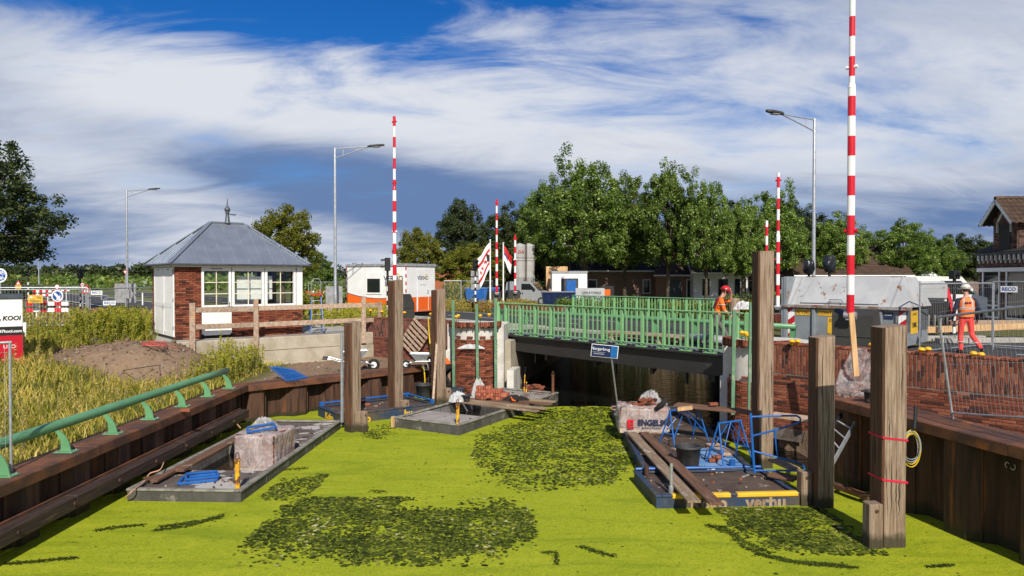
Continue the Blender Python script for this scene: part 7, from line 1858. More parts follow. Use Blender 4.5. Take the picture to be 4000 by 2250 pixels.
mb.build('board', M['black'], vs_); q.b2(-0.22, 0.22, -0.03, -0.021, 0.75, 1.2, b=0.01); q.build('emblem', M['orange'], vs_)
# brick screen building behind the blue skip
ob = thing('brick_shed', 'low orange-brick shed under construction behind the left flag', 'shed', (D(1880, 1100, 70.0).x, 70.0, STREET - 0.05), 0)
mb = MB(); mb.b2(-5.2, 3.6, 0, 3, 0, 3.0); mb.build('wall', mat('far_brick_orange', (0.36, 0.12, 0.06), (0.30, 0.10, 0.05), ns=6, rough=0.9), ob); mb = MB(); mb.b2(-5.4, 3.8, -0.1, 3.1, 3.0, 3.12); mb.build('wall_plate', M['timber_new'], ob)
# houses across the canal
def brickmat(name, c1, c2, mort):
    m = bpy.data.materials.new(name); m.use_nodes = True; t = NT(m.node_tree); b = t.n['Principled BSDF']; b.inputs['Roughness'].default_value = 0.9
    oc = t.new('ShaderNodeTexCoord').outputs['Object']; sp = t.new('ShaderNodeSeparateXYZ'); t.l.new(oc, sp.inputs[0])
    v = t.combine(t.math('ADD', sp.outputs[0], sp.outputs[1]), sp.outputs[2], 0.0)
    bt = t.new('ShaderNodeTexBrick'); t.l.new(v, bt.inputs[0]); bt.inputs['Scale'].default_value = 1.0; bt.inputs['Brick Width'].default_value = 0.22; bt.inputs['Row Height'].default_value = 0.065; bt.inputs['Mortar Size'].default_value = 0.008
    bt.inputs['Color1'].default_value = (*c1, 1); bt.inputs['Color2'].default_value = (*c2, 1); bt.inputs['Mortar'].default_value = (*mort, 1)
    t.l.new(bt.outputs[0], b.inputs['Base Color']); return m
M['far_brick'] = brickmat('far_brick', (0.20, 0.115, 0.085), (0.13, 0.07, 0.05), (0.22, 0.19, 0.16)); M['far_brick_red'] = brickmat('far_brick_red', (0.26, 0.12, 0.08), (0.19, 0.085, 0.055), (0.20, 0.16, 0.13))
def house(label, px, d, w, dep, eave, ridge, wallm, roofm, rz=0.0, openings=(), skylights=(), hip=0.0, gable_x=False):
    p = D(px, 1100, d); t = thing('house', label, 'house', (p.x, p.y, STREET - 0.05), rz, 'houses across the canal')
    mb = MB(); mb.b2(-w / 2, w / 2, 0, dep, 0, eave)
    if not gable_x and hip == 0:
        for x in (-w / 2, w / 2 - 0.2): mb.ext([(x, 0, eave), (x, dep, eave), (x, dep / 2, ridge)], (0.2, 0, 0))
    if gable_x: mb.ext([(-w / 2, 0, eave), (w / 2, 0, eave), (0, 0, ridge)], (0, dep, 0))
    mb.build('wall', wallm, t)
    mb = MB(); o_ = 0.25; th = 0.12
    if gable_x:
        for s in (-1, 1): mb.ext([(s * (w / 2 + o_), -o_, eave - 0.15), (0, -o_, ridge + 0.02), (0, -o_, ridge + th + 0.02), (s * (w / 2 + o_), -o_, eave - 0.15 + th)], (0, dep + 2 * o_, 0))
    else:
        hx = hip
        A = [(-w / 2 - o_, -o_, eave), (w / 2 + o_, -o_, eave), (w / 2 + o_ - hx, dep / 2, ridge), (-w / 2 - o_ + hx, dep / 2, ridge), (-w / 2 - o_, dep + o_, eave), (w / 2 + o_, dep + o_, eave)]
        vs = A + [(x, y, z + th) for x, y, z in A]
        mb.add(vs, [(0, 1, 2, 3), (3, 2, 5, 4), (6, 7, 8, 9), (9, 8, 11, 10), (0, 1, 7, 6), (4, 5, 11, 10), (1, 2, 8, 7), (2, 5, 11, 8), (0, 3, 9, 6), (3, 4, 10, 9)])
    r_ = mb.build('roof', roofm, t)
    if not gable_x:
        n = int((dep / 2 + o_) / 0.33); L = math.hypot(dep / 2 + o_, ridge - eave)
        for k in range(1, n):
            f = k / n; y = -o_ + (dep / 2 + o_) * f; z = eave + (ridge - eave) * f + th
            hw = (w + 2 * o_) / 2 - hip * f
            m_ = MB(); m_.bar((-hw + 0.02, y, z + 0.012), (hw - 0.02, y, z + 0.012), 0.06, 0.03); m_.build('tile_row', roofm, r_)
    mb = MB(); mb.tube([(-w / 2 - o_, -o_ - 0.06, eave), (w / 2 + o_, -o_ - 0.06, eave)], 0.07, 8); mb.build('gutter', M['white'], t)
    for x0, x1, z0, z1, kind in openings:
        mb = MB(); f = 0.07
        mb.b2(x0, x1, -0.05, 0.03, z0, z1)
        w_ = mb.build('window' if kind == 'w' else 'door', M['white'] if kind == 'w' else (M['slate'] if kind == 'g' else M['black']), t)
        if kind == 'w':
            mb = MB(); mb.b2(x0 + f, x1 - f, -0.06, -0.051, z0 + f, z1 - f); mb.build('pane', M['glass_dark'], w_)
            mb = MB(); mb.b2(x0 - 0.05, x1 + 0.05, -0.12, -0.052, z0 - 0.06, z0 - 0.001); mb.build('sill', M['stone'], w_)
        if kind == 'k':
            mb = MB(); mb.b2(x0 + 0.05, x1 - 0.05, -0.06, -0.051, z0 + f, z1 - f); mb.build('pane', M['glass_dark'], w_)
        if kind == 'g':
            for k in range(int((z1 - z0) / 0.25)):
                mb = MB(); mb.b2(x0 + 0.03, x1 - 0.03, -0.062, -0.051, z0 + k * 0.25 + 0.015, z0 + (k + 1) * 0.25 - 0.015, b=0.004); mb.build('door_panel', M['slate'], w_)
    for x, f, s in skylights:
        y = -o_ + (dep / 2 + o_) * f; z = eave + (ridge - eave) * f + th + 0.05; sl_ = math.atan2(ridge - eave, dep / 2 + o_)
        mb = MB(); mb.box((x, y, z), (s * 0.8, s * 1.2, 0.08), rot=Euler((sl_, 0, 0)).to_quaternion()); k_ = mb.build('skylight', M['sign_back'], r_)
        mb = MB(); mb.box((x, y - 0.03, z + 0.05), (s * 0.62, s * 1.0, 0.02), rot=Euler((sl_, 0, 0)).to_quaternion()); mb.build('pane', M['glass_dark'], r_)
    return t
house('long low brown brick house behind the trees in the middle', 2430, 66.0, 9.0, 7.0, 2.75, 5.4, M['far_brick'], M['roof_dark'], 0.0, ((1.9, 2.6, 0.7, 2.0, 'w'), (3.3, 4.4, 0.4, 2.3, 'w'), (-3.2, -2.3, 0.7, 2.0, 'w')))
house('small brick garage house with moss-grown tiled roof and grey garage door', 2648, 64.0, 3.9, 6.5, 2.35, 4.3, M['far_brick_red'], M['roof_tile'], R(-4), ((-0.75, 0.35, 0.0, 2.0, 'g'), (0.75, 1.7, 0.35, 2.0, 'w')), ((0.2, 0.62, 0.7),), 1.2)
house('white rendered house with dark tiled roof and tall dark windows', 2815, 62.0, 4.6, 6.5, 2.55, 5.4, M['stucco'], M['roof_dark'], R(-4), ((-1.55, -0.95, 0.6, 2.05, 'k'), (-0.2, 0.6, 0.6, 2.05, 'k'), (1.2, 1.65, 0.6, 2.05, 'k'), (1.75, 2.15, 0.6, 2.05, 'k')), ((-0.6, 0.6, 0.9), (1.0, 0.75, 0.6)))
house('grey clad barn with pale metal roof between the garage house and the white house', 2700, 69.0, 4.2, 8.0, 3.3, 6.2, M['slate'], M['cont_light'], 0.0, (), (), 0.0, True)
house('red brick house with corrugated dark roof behind the tallest post', 2975, 66.0, 7.0, 7.0, 2.4, 5.2, M['far_brick_red'], M['roof_dark'], R(-6), ((-1.2, -0.2, 0.5, 1.9, 'w'),), ((-1.0, 0.6, 0.8),))
house('house with long brown roof behind the waste container', 3330, 60.0, 9.0, 8.0, 2.3, 4.9, M['far_brick'], M['roof_tile'], R(-8), ((-2.0, -1.0, 0.6, 1.9, 'w'),))
house('far house with dark roof behind the white tent', 3700, 78.0, 12.0, 8.0, 2.6, 5.4, M['far_brick'], M['roof_dark'], R(-5))
house('far white low house left of the shop house', 3440, 70.0, 6.0, 6.0, 2.6, 3.4, M['stucco'], M['sign_back'], R(-6))
# white party tent
tn = thing('party_tent', 'white peaked party tent behind the right end of the waste container', 'tent', (D(3607, 1100, 62.0).x, 62.0, STREET - 0.05), 0.15)
mb = MB(); n = 8; r_ = 1.35
for s in range(4):
    a, b = [(-r_, -r_), (r_, -r_), (r_, r_), (-r_, r_)][s], [(r_, -r_), (r_, r_), (-r_, r_), (-r_, -r_)][s]
    def fn(u, v): 
        x = a[0] + (b[0] - a[0]) * u; y = a[1] + (b[1] - a[1]) * u; k = 1 - v
        return (x * k, y * k, 2.1 + 1.05 * v ** 1.6)
    mb.grid(fn, 6, 7)
    mb.add([(a[0], a[1], 1.85), (b[0], b[1], 1.85), (b[0], b[1], 2.1), (a[0], a[1], 2.1)], [(0, 1, 2, 3)])
mb.build('canopy', M['paper'], tn)
for x in (-1.3, 1.3):
    for y in (-1.3, 1.3):
        mb = MB(); mb.tube([(x, y, 0), (x, y, 2.1)], 0.03, 6); mb.build('pole', M['alu'], tn)
# ------------------------------------------------------------------ shop house on the right
sh = thing('shop_house', 'dark brick shop house with tiled gabled dormer at the right edge', 'house', (22.8, 35.0, STREET - 0.05), -PI / 2)
# local x runs towards the camera (-y world), local y runs to +x world: the street face is local y = 0
SL = 12.0; SE = 3.3
mb = MB(); mb.b2(0, SL, 0.03, 8, 0, SE - 0.02); mb.build('wall', M['mortar_dark'], sh)
holes = [(0.35, 1.55, 0.25, 2.42), (2.0, 4.9, 0.25, 2.42), (5.3, 8.0, 0.25, 2.42)]
ms = []
for u, z, l in bond(6.0, 0.02, SE - 0.35, holes=holes):
    ms.append(Matrix.Translation((u, 0.012, z)) @ Matrix.Diagonal((l / 0.21, 1, 1, 1)))
place_bricks(sh, ms, M['brick_house'], 'house', limit=300, pm=Matrix.Translation((22.8, 35.0, STREET)) @ Matrix.Rotation(-PI / 2, 4, 'Z'))
for a, b, c, d_ in holes:
    mb = MB(); mb.b2(a, b, -0.03, 0.1, c, d_); w_ = mb.build('window', M['glass_dark'], sh)
    for x0, x1, z0, z1 in ((a - 0.02, a + 0.06, c, d_), (b - 0.06, b + 0.02, c, d_), (a + 0.06, b - 0.06, c, c + 0.08), (a + 0.06, b - 0.06, c + 0.55, c + 0.62)):
        mb = MB(); mb.b2(x0, x1, -0.07, -0.031, z0, z1); mb.build('frame', M['white'], w_)
mb = MB(); mb.b2(-0.05, 8.2, -0.09, 0.02, 2.43, 2.62, b=0.01); mb.build('lintel', M['white'], sh)
mb = MB(); mb.b2(-0.1, SL, -0.14, 0.03, SE - 0.08, SE + 0.06, b=0.02); mb.build('cornice', M['zinc_dark'], sh)
for k in range(26):
    x = 0.02 + k * 0.31
    mb = MB(); mb.b2(x, x + 0.10, -0.12, 0.02, SE - 0.34, SE - 0.085, b=0.01); mb.b2(x + 0.02, x + 0.08, -0.06, 0.02, SE - 0.46, SE - 0.342); mb.build('bracket', M['concrete_white'], sh)
    mb = MB(); mb.b2(x + 0.12, x + 0.29, -0.045, 0.02, SE - 0.28, SE - 0.10); mb.build('red_inlay', M['brick_dark'], sh)
mb = MB()
mb.add([(-0.2, -0.2, SE + 0.06), (SL, -0.2, SE + 0.06), (SL, 4.0, SE + 2.7), (3.2, 4.0, SE + 2.7), (-0.2, 8.2, SE + 0.06), (SL, 8.2, SE + 0.06)], [(0, 1, 2, 3), (0, 3, 4), (3, 2, 5, 4)]); rf = mb.build('roof', M['roof_dark'], sh)
# dormer: gable to the street (-y local)
DX0, DX1, DE, DA = 1.05, 2.65, 1.55, 2.42
mb = MB(); mb.ext([(DX0, 0.02, SE + 0.05), (DX1, 0.02, SE + 0.05), (DX1, 0.02, SE + DE), ((DX0 + DX1) / 2, 0.02, SE + DA), (DX0, 0.02, SE + DE)], (0, 3.2, 0)); dm = mb.build('dormer', M['mortar_dark'], sh)
ms = []
for u, z, l in bond(DX1 - DX0, SE + 0.08, SE + DE + 0.7, holes=[(0.42, 1.18, SE, SE + 1.32)]):
    k = max(0.0, (z - SE - DE)) * (DX1 - DX0) / 2 / (DA - DE)
    if u < k or u > DX1 - DX0 - k: continue
    ms.append(Matrix.Translation((DX0 + u, 0.0, z)) @ Matrix.Diagonal((l / 0.21, 1, 1, 1)))
for u, z, l in bond(3.0, SE + 0.08, SE + DE - 0.02):
    ms.append(Matrix.Translation((DX1 + 0.0, 0.05 + u, z)) @ Matrix.Rotation(PI / 2, 4, 'Z') @ Matrix.Diagonal((l / 0.21, 1, 1, 1)))
place_bricks(dm, ms, M['brick_house'], 'house', limit=300, pm=Matrix.Translation((22.8, 35.0, STREET)) @ Matrix.Rotation(-PI / 2, 4, 'Z'))
mb = MB(); mb.b2(DX0 + 0.42, DX0 + 1.18, -0.04, 0.02, SE + 0.1, SE + 1.34); mb.build('shutter', M['black'], dm)
mb = MB(); xm = (DX0 + DX1) / 2
for s in (-1, 1):
    mb.bar((xm + s * 0.46, -0.05, SE + 0.95), (xm + s * 0.46, -0.05, SE + 1.45), 0.05, 0.12); mb.bar((xm + s * 0.46, -0.05, SE + 1.45), (xm, -0.05, SE + 2.02), 0.05, 0.12)
mb.build('white_arch', M['concrete_white'], dm)
mb = MB()
for s in (-1, 1):
    x1 = xm + s * ((DX1 - DX0) / 2 + 0.28)
    mb.add([(xm, -0.5, SE + DA + 0.06), (x1, -0.5, SE + DE - 0.16), (x1, 4.2, SE + DE - 0.16), (xm, 4.2, SE + DA + 0.06)], [(0, 1, 2, 3)])
mb.build('dormer_roof', M['roof_dark'], dm)
for s in (-1, 1):
    mb = MB(); mb.bar((xm, -0.48, SE + DA - 0.02), (xm + s * ((DX1 - DX0) / 2 + 0.28), -0.48, SE + DE - 0.24), 0.05, 0.16); mb.build('barge_board', M['white'], dm)
tile = MB()
def tf_(u, v): return (-0.13 + 0.26 * u, -0.17 + 0.34 * v, 0.03 * math.sin(u * 2 * PI) + 0.028 - 0.028 * v)
tile.grid(tf_, 6, 1); TM = tile.mesh('roof_tile', M['roof_tile'])
sl_ = math.atan2(DA - DE + 0.22, (DX1 - DX0) / 2 + 0.28)
ns2 = 4; 
for s in (1, -1):
    Lr = math.hypot((DX1 - DX0) / 2 + 0.28, DA - DE + 0.22)
    for i in range(int(Lr / 0.28) + 1):
        for j in range(18):
            f = (i + 0.5) * 0.28 / Lr
            if f > 1.02: continue
            x = xm + s * ((DX1 - DX0) / 2 + 0.28) * f; z = SE + DA + 0.06 - (DA - DE + 0.22) * f
            o = bpy.data.objects.new('roof_tile', TM); COL.objects.link(o); o.parent = dm
            o.matrix_local = Matrix.Translation((x, -0.38 + j * 0.25, z + 0.03)) @ Matrix.Rotation(s * sl_, 4, 'Y') @ Matrix.Rotation(PI / 2 * (-s) + PI, 4, 'Z')
for j in range(12):
    mb = MB(); mb.tube([(xm, -0.5 + j * 0.36, SE + DA + 0.09), (xm, -0.5 + j * 0.36 + 0.35, SE + DA + 0.11)], 0.10, 8); mb.build('ridge_tile', M['roof_tile'], dm)
# ------------------------------------------------------------------ big waste container
wcA, wcB = Vector((8.75, 23.1, 0)), Vector((11.42, 20.55, 0))
wd_ = wcB - wcA; WL = wd_.length
wc = thing('waste_container', 'large grey waste container with sloping rust-streaked lids and yellow lettering', 'waste container', (wcA.x, wcA.y, STREET), math.atan2(wd_.y, wd_.x))
WD = 2.3; WM, WT = 1.18, 2.12
mb = MB(); mb.b2(0.12, WL - 0.1, 0.03, WD, 0.12, WM); mb.ext([(WL - 0.1, 0.03, WM - 0.0), (WL - 0.1, 0.03, 0.5), (WL - 0.75, 0.03, 0.06), (WL - 0.75, 0.03, 0.2)], (0, WD - 0.03, 0)); mb.build('body', M['cont'], wc)
mb = MB(); mb.add([(0.1, 0, WM + 0.06), (WL, 0, WM + 0.06), (WL - 0.28, 0.62, WT), (0.1, 0.62, WT), (0.1, WD, WM + 0.06), (WL, WD, WM + 0.06), (WL - 0.28, WD - 0.6, WT), (0.1, WD - 0.6, WT)], [(0, 1, 2, 3), (1, 5, 6, 2), (5, 4, 7, 6), (4, 0, 3, 7), (3, 2, 6, 7)]); mb.build('hood', M['cont_light'], wc)
mb = MB(); mb.b2(0.02, WL + 0.04, -0.10, 0.06, WM - 0.03, WM + 0.07, b=0.012); mb.build('flange', M['rail_rust'], wc)
mb = MB(); mb.b2(0.0, 0.14, -0.04, WD + 0.02, 0.05, WT + 0.02, b=0.02); mb.b2(-0.06, -0.001, -0.02, 0.1, 0.05, WT); mb.build('end_frame', M['cont'], wc)
sl2 = math.atan2(WT - WM - 0.06, 0.62)
def hood_pt(x, f, off): 
    nrm = Vector((0, -math.sin(sl2), math.cos(sl2))); return Vector((x, 0.62 * f, WM + 0.06 + (WT - WM - 0.06) * f)) + nrm * off
mb = MB(); a = [hood_pt(0.55, 0.06, 0.05), hood_pt(2.85, 0.06, 0.05), hood_pt(3.02, 0.98, 0.05), hood_pt(0.78, 0.98, 0.05)]
mb.ext(a, Vector((0, math.sin(sl2), -math.cos(sl2))) * 0.045); ldd = mb.build('lid', M['cont_light'], wc)
for x in (0.25, 3.2):
    mb = MB(); mb.bar(hood_pt(x, 0.0, 0.012), hood_pt(x + 0.14, 1.0, 0.012), 0.06, 0.025); mb.build('seam', M['cont_light'], wc)
mb = MB(); mb.tube([hood_pt(1.5, 0.05, 0.09), hood_pt(1.45, 0.12, 0.14), hood_pt(1.8, 0.12, 0.14), hood_pt(1.85, 0.05, 0.09)], 0.012, 6); mb.build('lid_handle', M['rust'], ldd)
mb = MB(); mb.b2(0.5, WL - 0.3, 0.62, 0.72, WT, WT + 0.03); mb.build('top_edge', M['rail_rust'], wc)
for x in (0.92, 2.3, 2.85):
    mb = MB(); mb.b2(x, x + 0.10, -0.045, 0.029, 0.12, WM - 0.031, b=0.01); mb.build('rib', M['cont'], wc)
for x, txt, wid in ((0.62, 'AFVAL', 0.46), (1.50, 'CONTAINER', 0.82)):
    mb = MB(); mb.b2(x - wid / 2, x + wid / 2, 0.018, 0.029, WM - 0.26, WM - 0.08); pl_ = mb.build('sign_plate', M['yellow_sign'], wc); text(txt, 0.155, M['maroon'], pl_, (x, 0.015, WM - 0.17), ext=0.001, sx=0.95 if len(txt) < 6 else 0.9)
mb = MB(); mb.b2(1.38, 1.75, 0.018, 0.029, 0.30, WM - 0.30); pl_ = mb.build('sign_plate', M['yellow_sign'], wc); text('0521', 0.13, M['black'], pl_, (1.56, 0.014, WM - 0.40), ext=0.001); text('RECYCLING', 0.07, M['black'], pl_, (1.57, 0.014, 0.36), ext=0.001)
mb = MB(); mb.b2(WL - 0.099, WL - 0.088, 0.45, 1.15, 0.45, WM - 0.06); pl_ = mb.build('sign_plate', M['yellow_sign'], wc); RX = (PI / 2, 0, PI / 2); text('RMK', 0.22, M['black'], pl_, (WL - 0.084, 0.80, 0.70), rot=RX, ext=0.001, bold=0.004); text('512-533', 0.11, M['black'], pl_, (WL - 0.084, 0.80, 1.02), rot=RX, ext=0.001)
mb = MB(); mb.b2(2.98, 3.24, 0.018, 0.029, WM - 0.30, WM - 0.10); pl_ = mb.build('sticker', M['navy'], wc); text('KODA', 0.07, M['paper'], pl_, (3.11, 0.014, WM - 0.17), ext=0.001)
for x in (0.15, WL - 0.31):
    mb = MB()
    for k in range(4):
        z0, z1 = 0.2 + k * 0.22, 0.2 + (k + 1) * 0.22
        mb.ext([(x, 0.016, z0), (x + 0.2, 0.016, z0 + 0.16), (x + 0.2, 0.016, z1 + 0.05 + 0.0), (x, 0.016, z1 - 0.11)], (0, 0.013, 0), mi=k % 2)
        mb.ext([(x, 0.0165, z1 - 0.11), (x + 0.2, 0.0165, z1 + 0.05), (x + 0.2, 0.0165, z1 + 0.16), (x, 0.0165, z1)], (0, 0.012, 0), mi=1 - k % 2)
    mb.build('warning_stripe', [M['sign_red'], M['paper']], wc)
mb = MB()
for z in (0.5, 1.6): mb.b2(-0.1, -0.061, -0.05, 0.06, z, z + 0.12)
mb.build('hinge', M['galv'], wc)
for x in (0.5, WL - 1.4):
    mb = MB(); mb.tube([(x, 0.1, 0.06), (x, 0.4, 0.06)], 0.075, 10); mb.build('roller', M['rust'], wc)
# stepladder beside the hut
st_ = thing('stepladder', 'blue stepladder standing at the right corner of the hut', 'stepladder', (-7.45, 27.35, STREET - 0.02), R(20))
for x in (-0.24, 0.24):
    mb = MB(); mb.bar((x, -0.25, 0), (x * 0.7, 0.22, 1.45), 0.03, 0.07); mb.build('stile', M['blue_steel'], st_)
    mb = MB(); mb.bar((x, 0.75, 0), (x * 0.7, 0.25, 1.4), 0.03, 0.05); mb.build('back_leg', M['blue_steel'], st_)
for k in range(5):
    f = 0.14 + k * 0.18; mb = MB(); mb.b2(-0.24 * (1 - 0.3 * f), 0.24 * (1 - 0.3 * f), -0.25 + 0.47 * f - 0.06, -0.25 + 0.47 * f + 0.06, 1.45 * f - 0.012, 1.45 * f + 0.012); mb.build('step', M['alu'], st_)
mb = MB(); mb.b2(-0.2, 0.2, 0.08, 0.36, 1.45, 1.5); mb.build('platform', M['red_print'], st_); mb = MB(); mb.tube([(-0.17, 0.25, 1.5), (-0.16, 0.28, 2.0), (-0.1, 0.28, 2.08), (0.1, 0.28, 2.08), (0.16, 0.28, 2.0), (0.17, 0.25, 1.5)], 0.014, 6); mb.build('hoop', M['alu'], st_)
# cut timbers, kerb stones and works beyond the worker
for i, (px, py, d, L, m) in enumerate(((3850, 1290, 26.0, 5.0, 'timber_new'), (3820, 1262, 30.0, 6.0, 'timber'), (3880, 1330, 23.0, 3.6, 'paving'), (3700, 1322, 23.5, 2.6, 'paving'))):
    mb = MB(); mb.bar((-L / 2, 0, 0), (L / 2, -0.6 if i == 0 else 0.2, 0.25 if i == 0 else 0), 0.3, 0.22 if m != 'paving' else 0.16, b=0.01); o = mb.build('timber_beam' if m != 'paving' else 'kerb_stone', M[m]); p = D(px, py, d); o.location = (p.x, p.y, max(p.z, STREET + 0.08)); tag(o, ['long pale timber beam sloping behind the walking worker', 'stack of timber formwork far behind the walking worker', 'grey kerb stone right of the walking worker', 'grey kerb stone below the right end of the waste container'][i], 'timber' if m != 'paving' else 'kerb stone')
ex = thing('compact_loader', 'red and black compact machine with silver hoses behind the container end', 'machine', (D(3640, 1100, 27.0).x, 27.0, STREET - 0.03), R(-20))
mb = MB(); mb.b2(-0.55, 0.55, -0.4, 0.8, 0.35, 1.25, b=0.05); mb.build('chassis', M['black'], ex); mb = MB(); mb.b2(-0.5, 0.5, -0.2, 0.9, 1.26, 2.0, b=0.12); mb.build('hood', M['cont_light'], ex)
for s in (-1, 1): 
    mb = MB(); mb.bar((s * 0.58, -0.9, 0.6), (s * 0.58, 0.5, 1.7), 0.12, 0.2); mb.build('arm', M['sign_red'], ex)
    mb = MB(); mb.b2(s * 0.75 - 0.18, s * 0.75 + 0.18, -0.6, 0.9, 0.0, 0.42, b=0.15); mb.build('track', M['tyre'], ex)
for k in range(5):
    mb = MB(); mb.tube([(-0.4 + k * 0.2, -0.55, 0.3), (-0.4 + k * 0.2, -0.6, 0.75)], 0.04, 8); mb.build('cylinder', M['alu'], ex)
wv = thing('white_van', 'white van roof seen behind the compact machine', 'van', (D(3665, 1100, 36.0).x, 36.0, STREET - 0.05), R(-25))
mb = MB(); prof = [(-2.2, 0.3), (-2.2, 2.1), (-2.0, 2.25), (0.9, 2.2), (1.6, 1.3), (2.3, 1.1), (2.4, 0.4), (2.35, 0.3)]; mb.ext([(x, -0.95, z) for x, z in prof], (0, 1.9, 0)); mb.build('body', M['white'], wv); mb = MB(); mb.ext([(0.0, -0.957, 1.35), (1.45, -0.957, 1.35), (0.85, -0.957, 2.0), (0.0, -0.957, 2.0)], (0, 0.006, 0)); mb.build('side_window', M['glass_dark'], wv)
for x in (-1.4, 1.5):
    mb = MB(); mb.tube([(x, -0.97, 0.34), (x, 0.97, 0.34)], 0.34, 14); mb.build('wheel', M['tyre'], wv)
rk = crumple('rock', 'pale stone lying at the foot of the leaning fence post by the soil heap', 'stone', G(372, 1335, 1.93), 0.3, 0.2, 0.14, 0.16, M['stone'], 51, 14, 7)
crumple('sand_bag', 'white printed plastic bag lying on the wall beyond the first worker', 'bag', D(2905, 1208, 30.0), 0.2, 0.5, 0.3, 0.34, M['film_white'], 61)
mb = MB(); mb.lathe([(0.25, 0), (0.24, 1.15), (0.2, 1.2)], (0, 0, 0), 10); o = mb.build('mooring_stump', M['wood_grey']); p = D(2870, 1160, 33.0); o.location = (p.x, p.y, STREET - 0.05); tag(o, 'grey timber stump behind the worker on the bridge', 'post')
mb = MB()
ms = []
fw = thing('brick_wall', 'far brick wing wall beyond the bridge behind the near railing', 'wall', (2.9, 40.1, STREET - 0.1), math.atan2(DIRB.y, DIRB.x))
mb = MB(); mb.b2(-9.0, 0.0, 0.03, 0.5, -0.5, 0.6); mb.build('core', M['mortar'], fw)
for u, z, l in soldier(9.0, -0.05, 3): ms.append(Matrix.Translation((u - 9.0, 0.02, z)) @ Matrix.Rotation(PI / 2, 4, 'Y') @ Matrix.Diagonal((l / 0.21, 1, 1, 1)))
place_bricks(fw, ms, M['brick'], 'hut', limit=300)
fw2 = thing('brick_wall', 'far brick wing wall to the right of the worker on the bridge', 'wall', (12.2, 31.0, STREET - 0.1), math.atan2(DIRB.y, DIRB.x))
mb = MB(); mb.b2(-2.0, 4.5, 0.03, 0.5, -0.5, 0.62); mb.build('core', M['mortar'], fw2); ms = []
for u, z, l in soldier(6.5, -0.05, 3): ms.append(Matrix.Translation((u - 2.0, 0.02, z)) @ Matrix.Rotation(PI / 2, 4, 'Y') @ Matrix.Diagonal((l / 0.21, 1, 1, 1)))
place_bricks(fw2, ms, M['brick_dark'], 'brick_dark', limit=150)
# ------------------------------------------------------------------ vegetation
LEAF = {
    'mid': leaf_mat('leaf_mid', [(0.0, (0.035, 0.055, 0.012)), (0.4, (0.105, 0.160, 0.028)), (0.75, (0.24, 0.325, 0.070)), (1.0, (0.50, 0.58, 0.22))], 0.42, 0.38),
    'dark': leaf_mat('leaf_dark', [(0.0, (0.018, 0.032, 0.012)), (0.5, (0.048, 0.070, 0.022)), (1.0, (0.13, 0.15, 0.05))], 0.30),
    'yellow': leaf_mat('leaf_yellow', [(0.0, (0.070, 0.085, 0.012)), (0.5, (0.20, 0.21, 0.026)), (1.0, (0.42, 0.37, 0.07))], 0.40),
}
def leaves_np(rs, centers, radii, counts, size, shade=None, up=0.5, squash=1.0, aspect=0.62):
    C = np.repeat(centers, counts, axis=0); Rr = np.repeat(radii, counts)
    N = len(C)
    d = rs.normal(size=(N, 3)); d /= np.linalg.norm(d, axis=1)[:, None]
    rad = Rr * np.power(rs.rand(N), 0.45)
    P = C + d * rad[:, None] * np.array([1, 1, squash])
    nrm = d * 0.8 + rs.normal(size=(N, 3)) * 0.7 + np.array([0, 0, up]); nrm /= np.linalg.norm(nrm, axis=1)[:, None]
    a = np.cross(nrm, rs.normal(size=(N, 3))); a /= np.linalg.norm(a, axis=1)[:, None]
    b = np.cross(nrm, a)
    s = size * (0.6 + 0.8 * rs.rand(N))[:, None]
    dr = nrm * s * 0.18
    V = np.stack([P - a * s * 0.5, P - b * s * 0.5 * aspect - dr, P + a * s * 0.5, P + b * s * 0.5 * aspect - dr], 1).reshape(-1, 3)
    F = np.arange(4 * N).reshape(N, 4)
    cl = np.repeat(rs.rand(len(centers)), counts)
    A = np.clip(0.08 + 0.42 * cl + 0.34 * rs.rand(N) + 0.35 * (rs.rand(N) > 0.86), 0, 1)
    return V, F, A
TREE_H = 12.0
def tree_proto(seed, kind):
    rs = np.random.RandomState(seed); R3 = random.Random(seed)
    zc, rz_, rx = (7.3, 4.7, 3.5)
    cs = []; rr = []
    n = 300
    for i in range(n):
        d = rs.normal(size=3); d /= np.linalg.norm(d)
        f = 0.35 + 0.65 * rs.rand() ** 0.55
        k = 1 + 0.30 * mnoise.noise(Vector(d * 1.7 + seed)) + 0.28 * mnoise.noise(Vector(d * 4.1 + seed))
        taper = 1.0 - 0.22 * max(0, d[2])
        p = np.array([d[0] * rx * f * k * taper, d[1] * rx * f * k * taper, zc + d[2] * rz_ * f * k])
        if p[2] < 3.7: p[2] = 3.7 + rs.rand() * 0.9
        cs.append(p); rr.append(rs.uniform(0.32, 0.62))
    cs = np.array(cs); rr = np.array(rr)
    V, F, A = leaves_np(rs, cs, rr, 112, 0.20, squash=1.15)
    crown = np_mesh('crown', V, F, LEAF[kind], A)
    mb = MB()
    mb.tube([(0, 0, -0.3), (0.03, 0.02, 1.5), (-0.05, 0.05, 3.5), (0.05, 0, 6.0), (0, 0, 9.0)], [0.26, 0.19, 0.16, 0.11, 0.04], 10)
    for k in range(22):
        c = cs[R3.randrange(n)]; z0 = R3.uniform(2.4, 6.0)
        m_ = Vector((c[0] * 0.45, c[1] * 0.45, (z0 + c[2]) / 2 + 0.1))
        mb.tube([(0, 0, z0), m_, tuple(c)], [0.085, 0.055, 0.018], 6)
    trunk = mb.mesh('trunk', M['bark'], True)
    return crown, trunk
PROTO = {(k, s): tree_proto(s, k) for k, s in (('mid', 1), ('mid', 2), ('mid', 3), ('dark', 4), ('yellow', 5), ('dark', 6))}
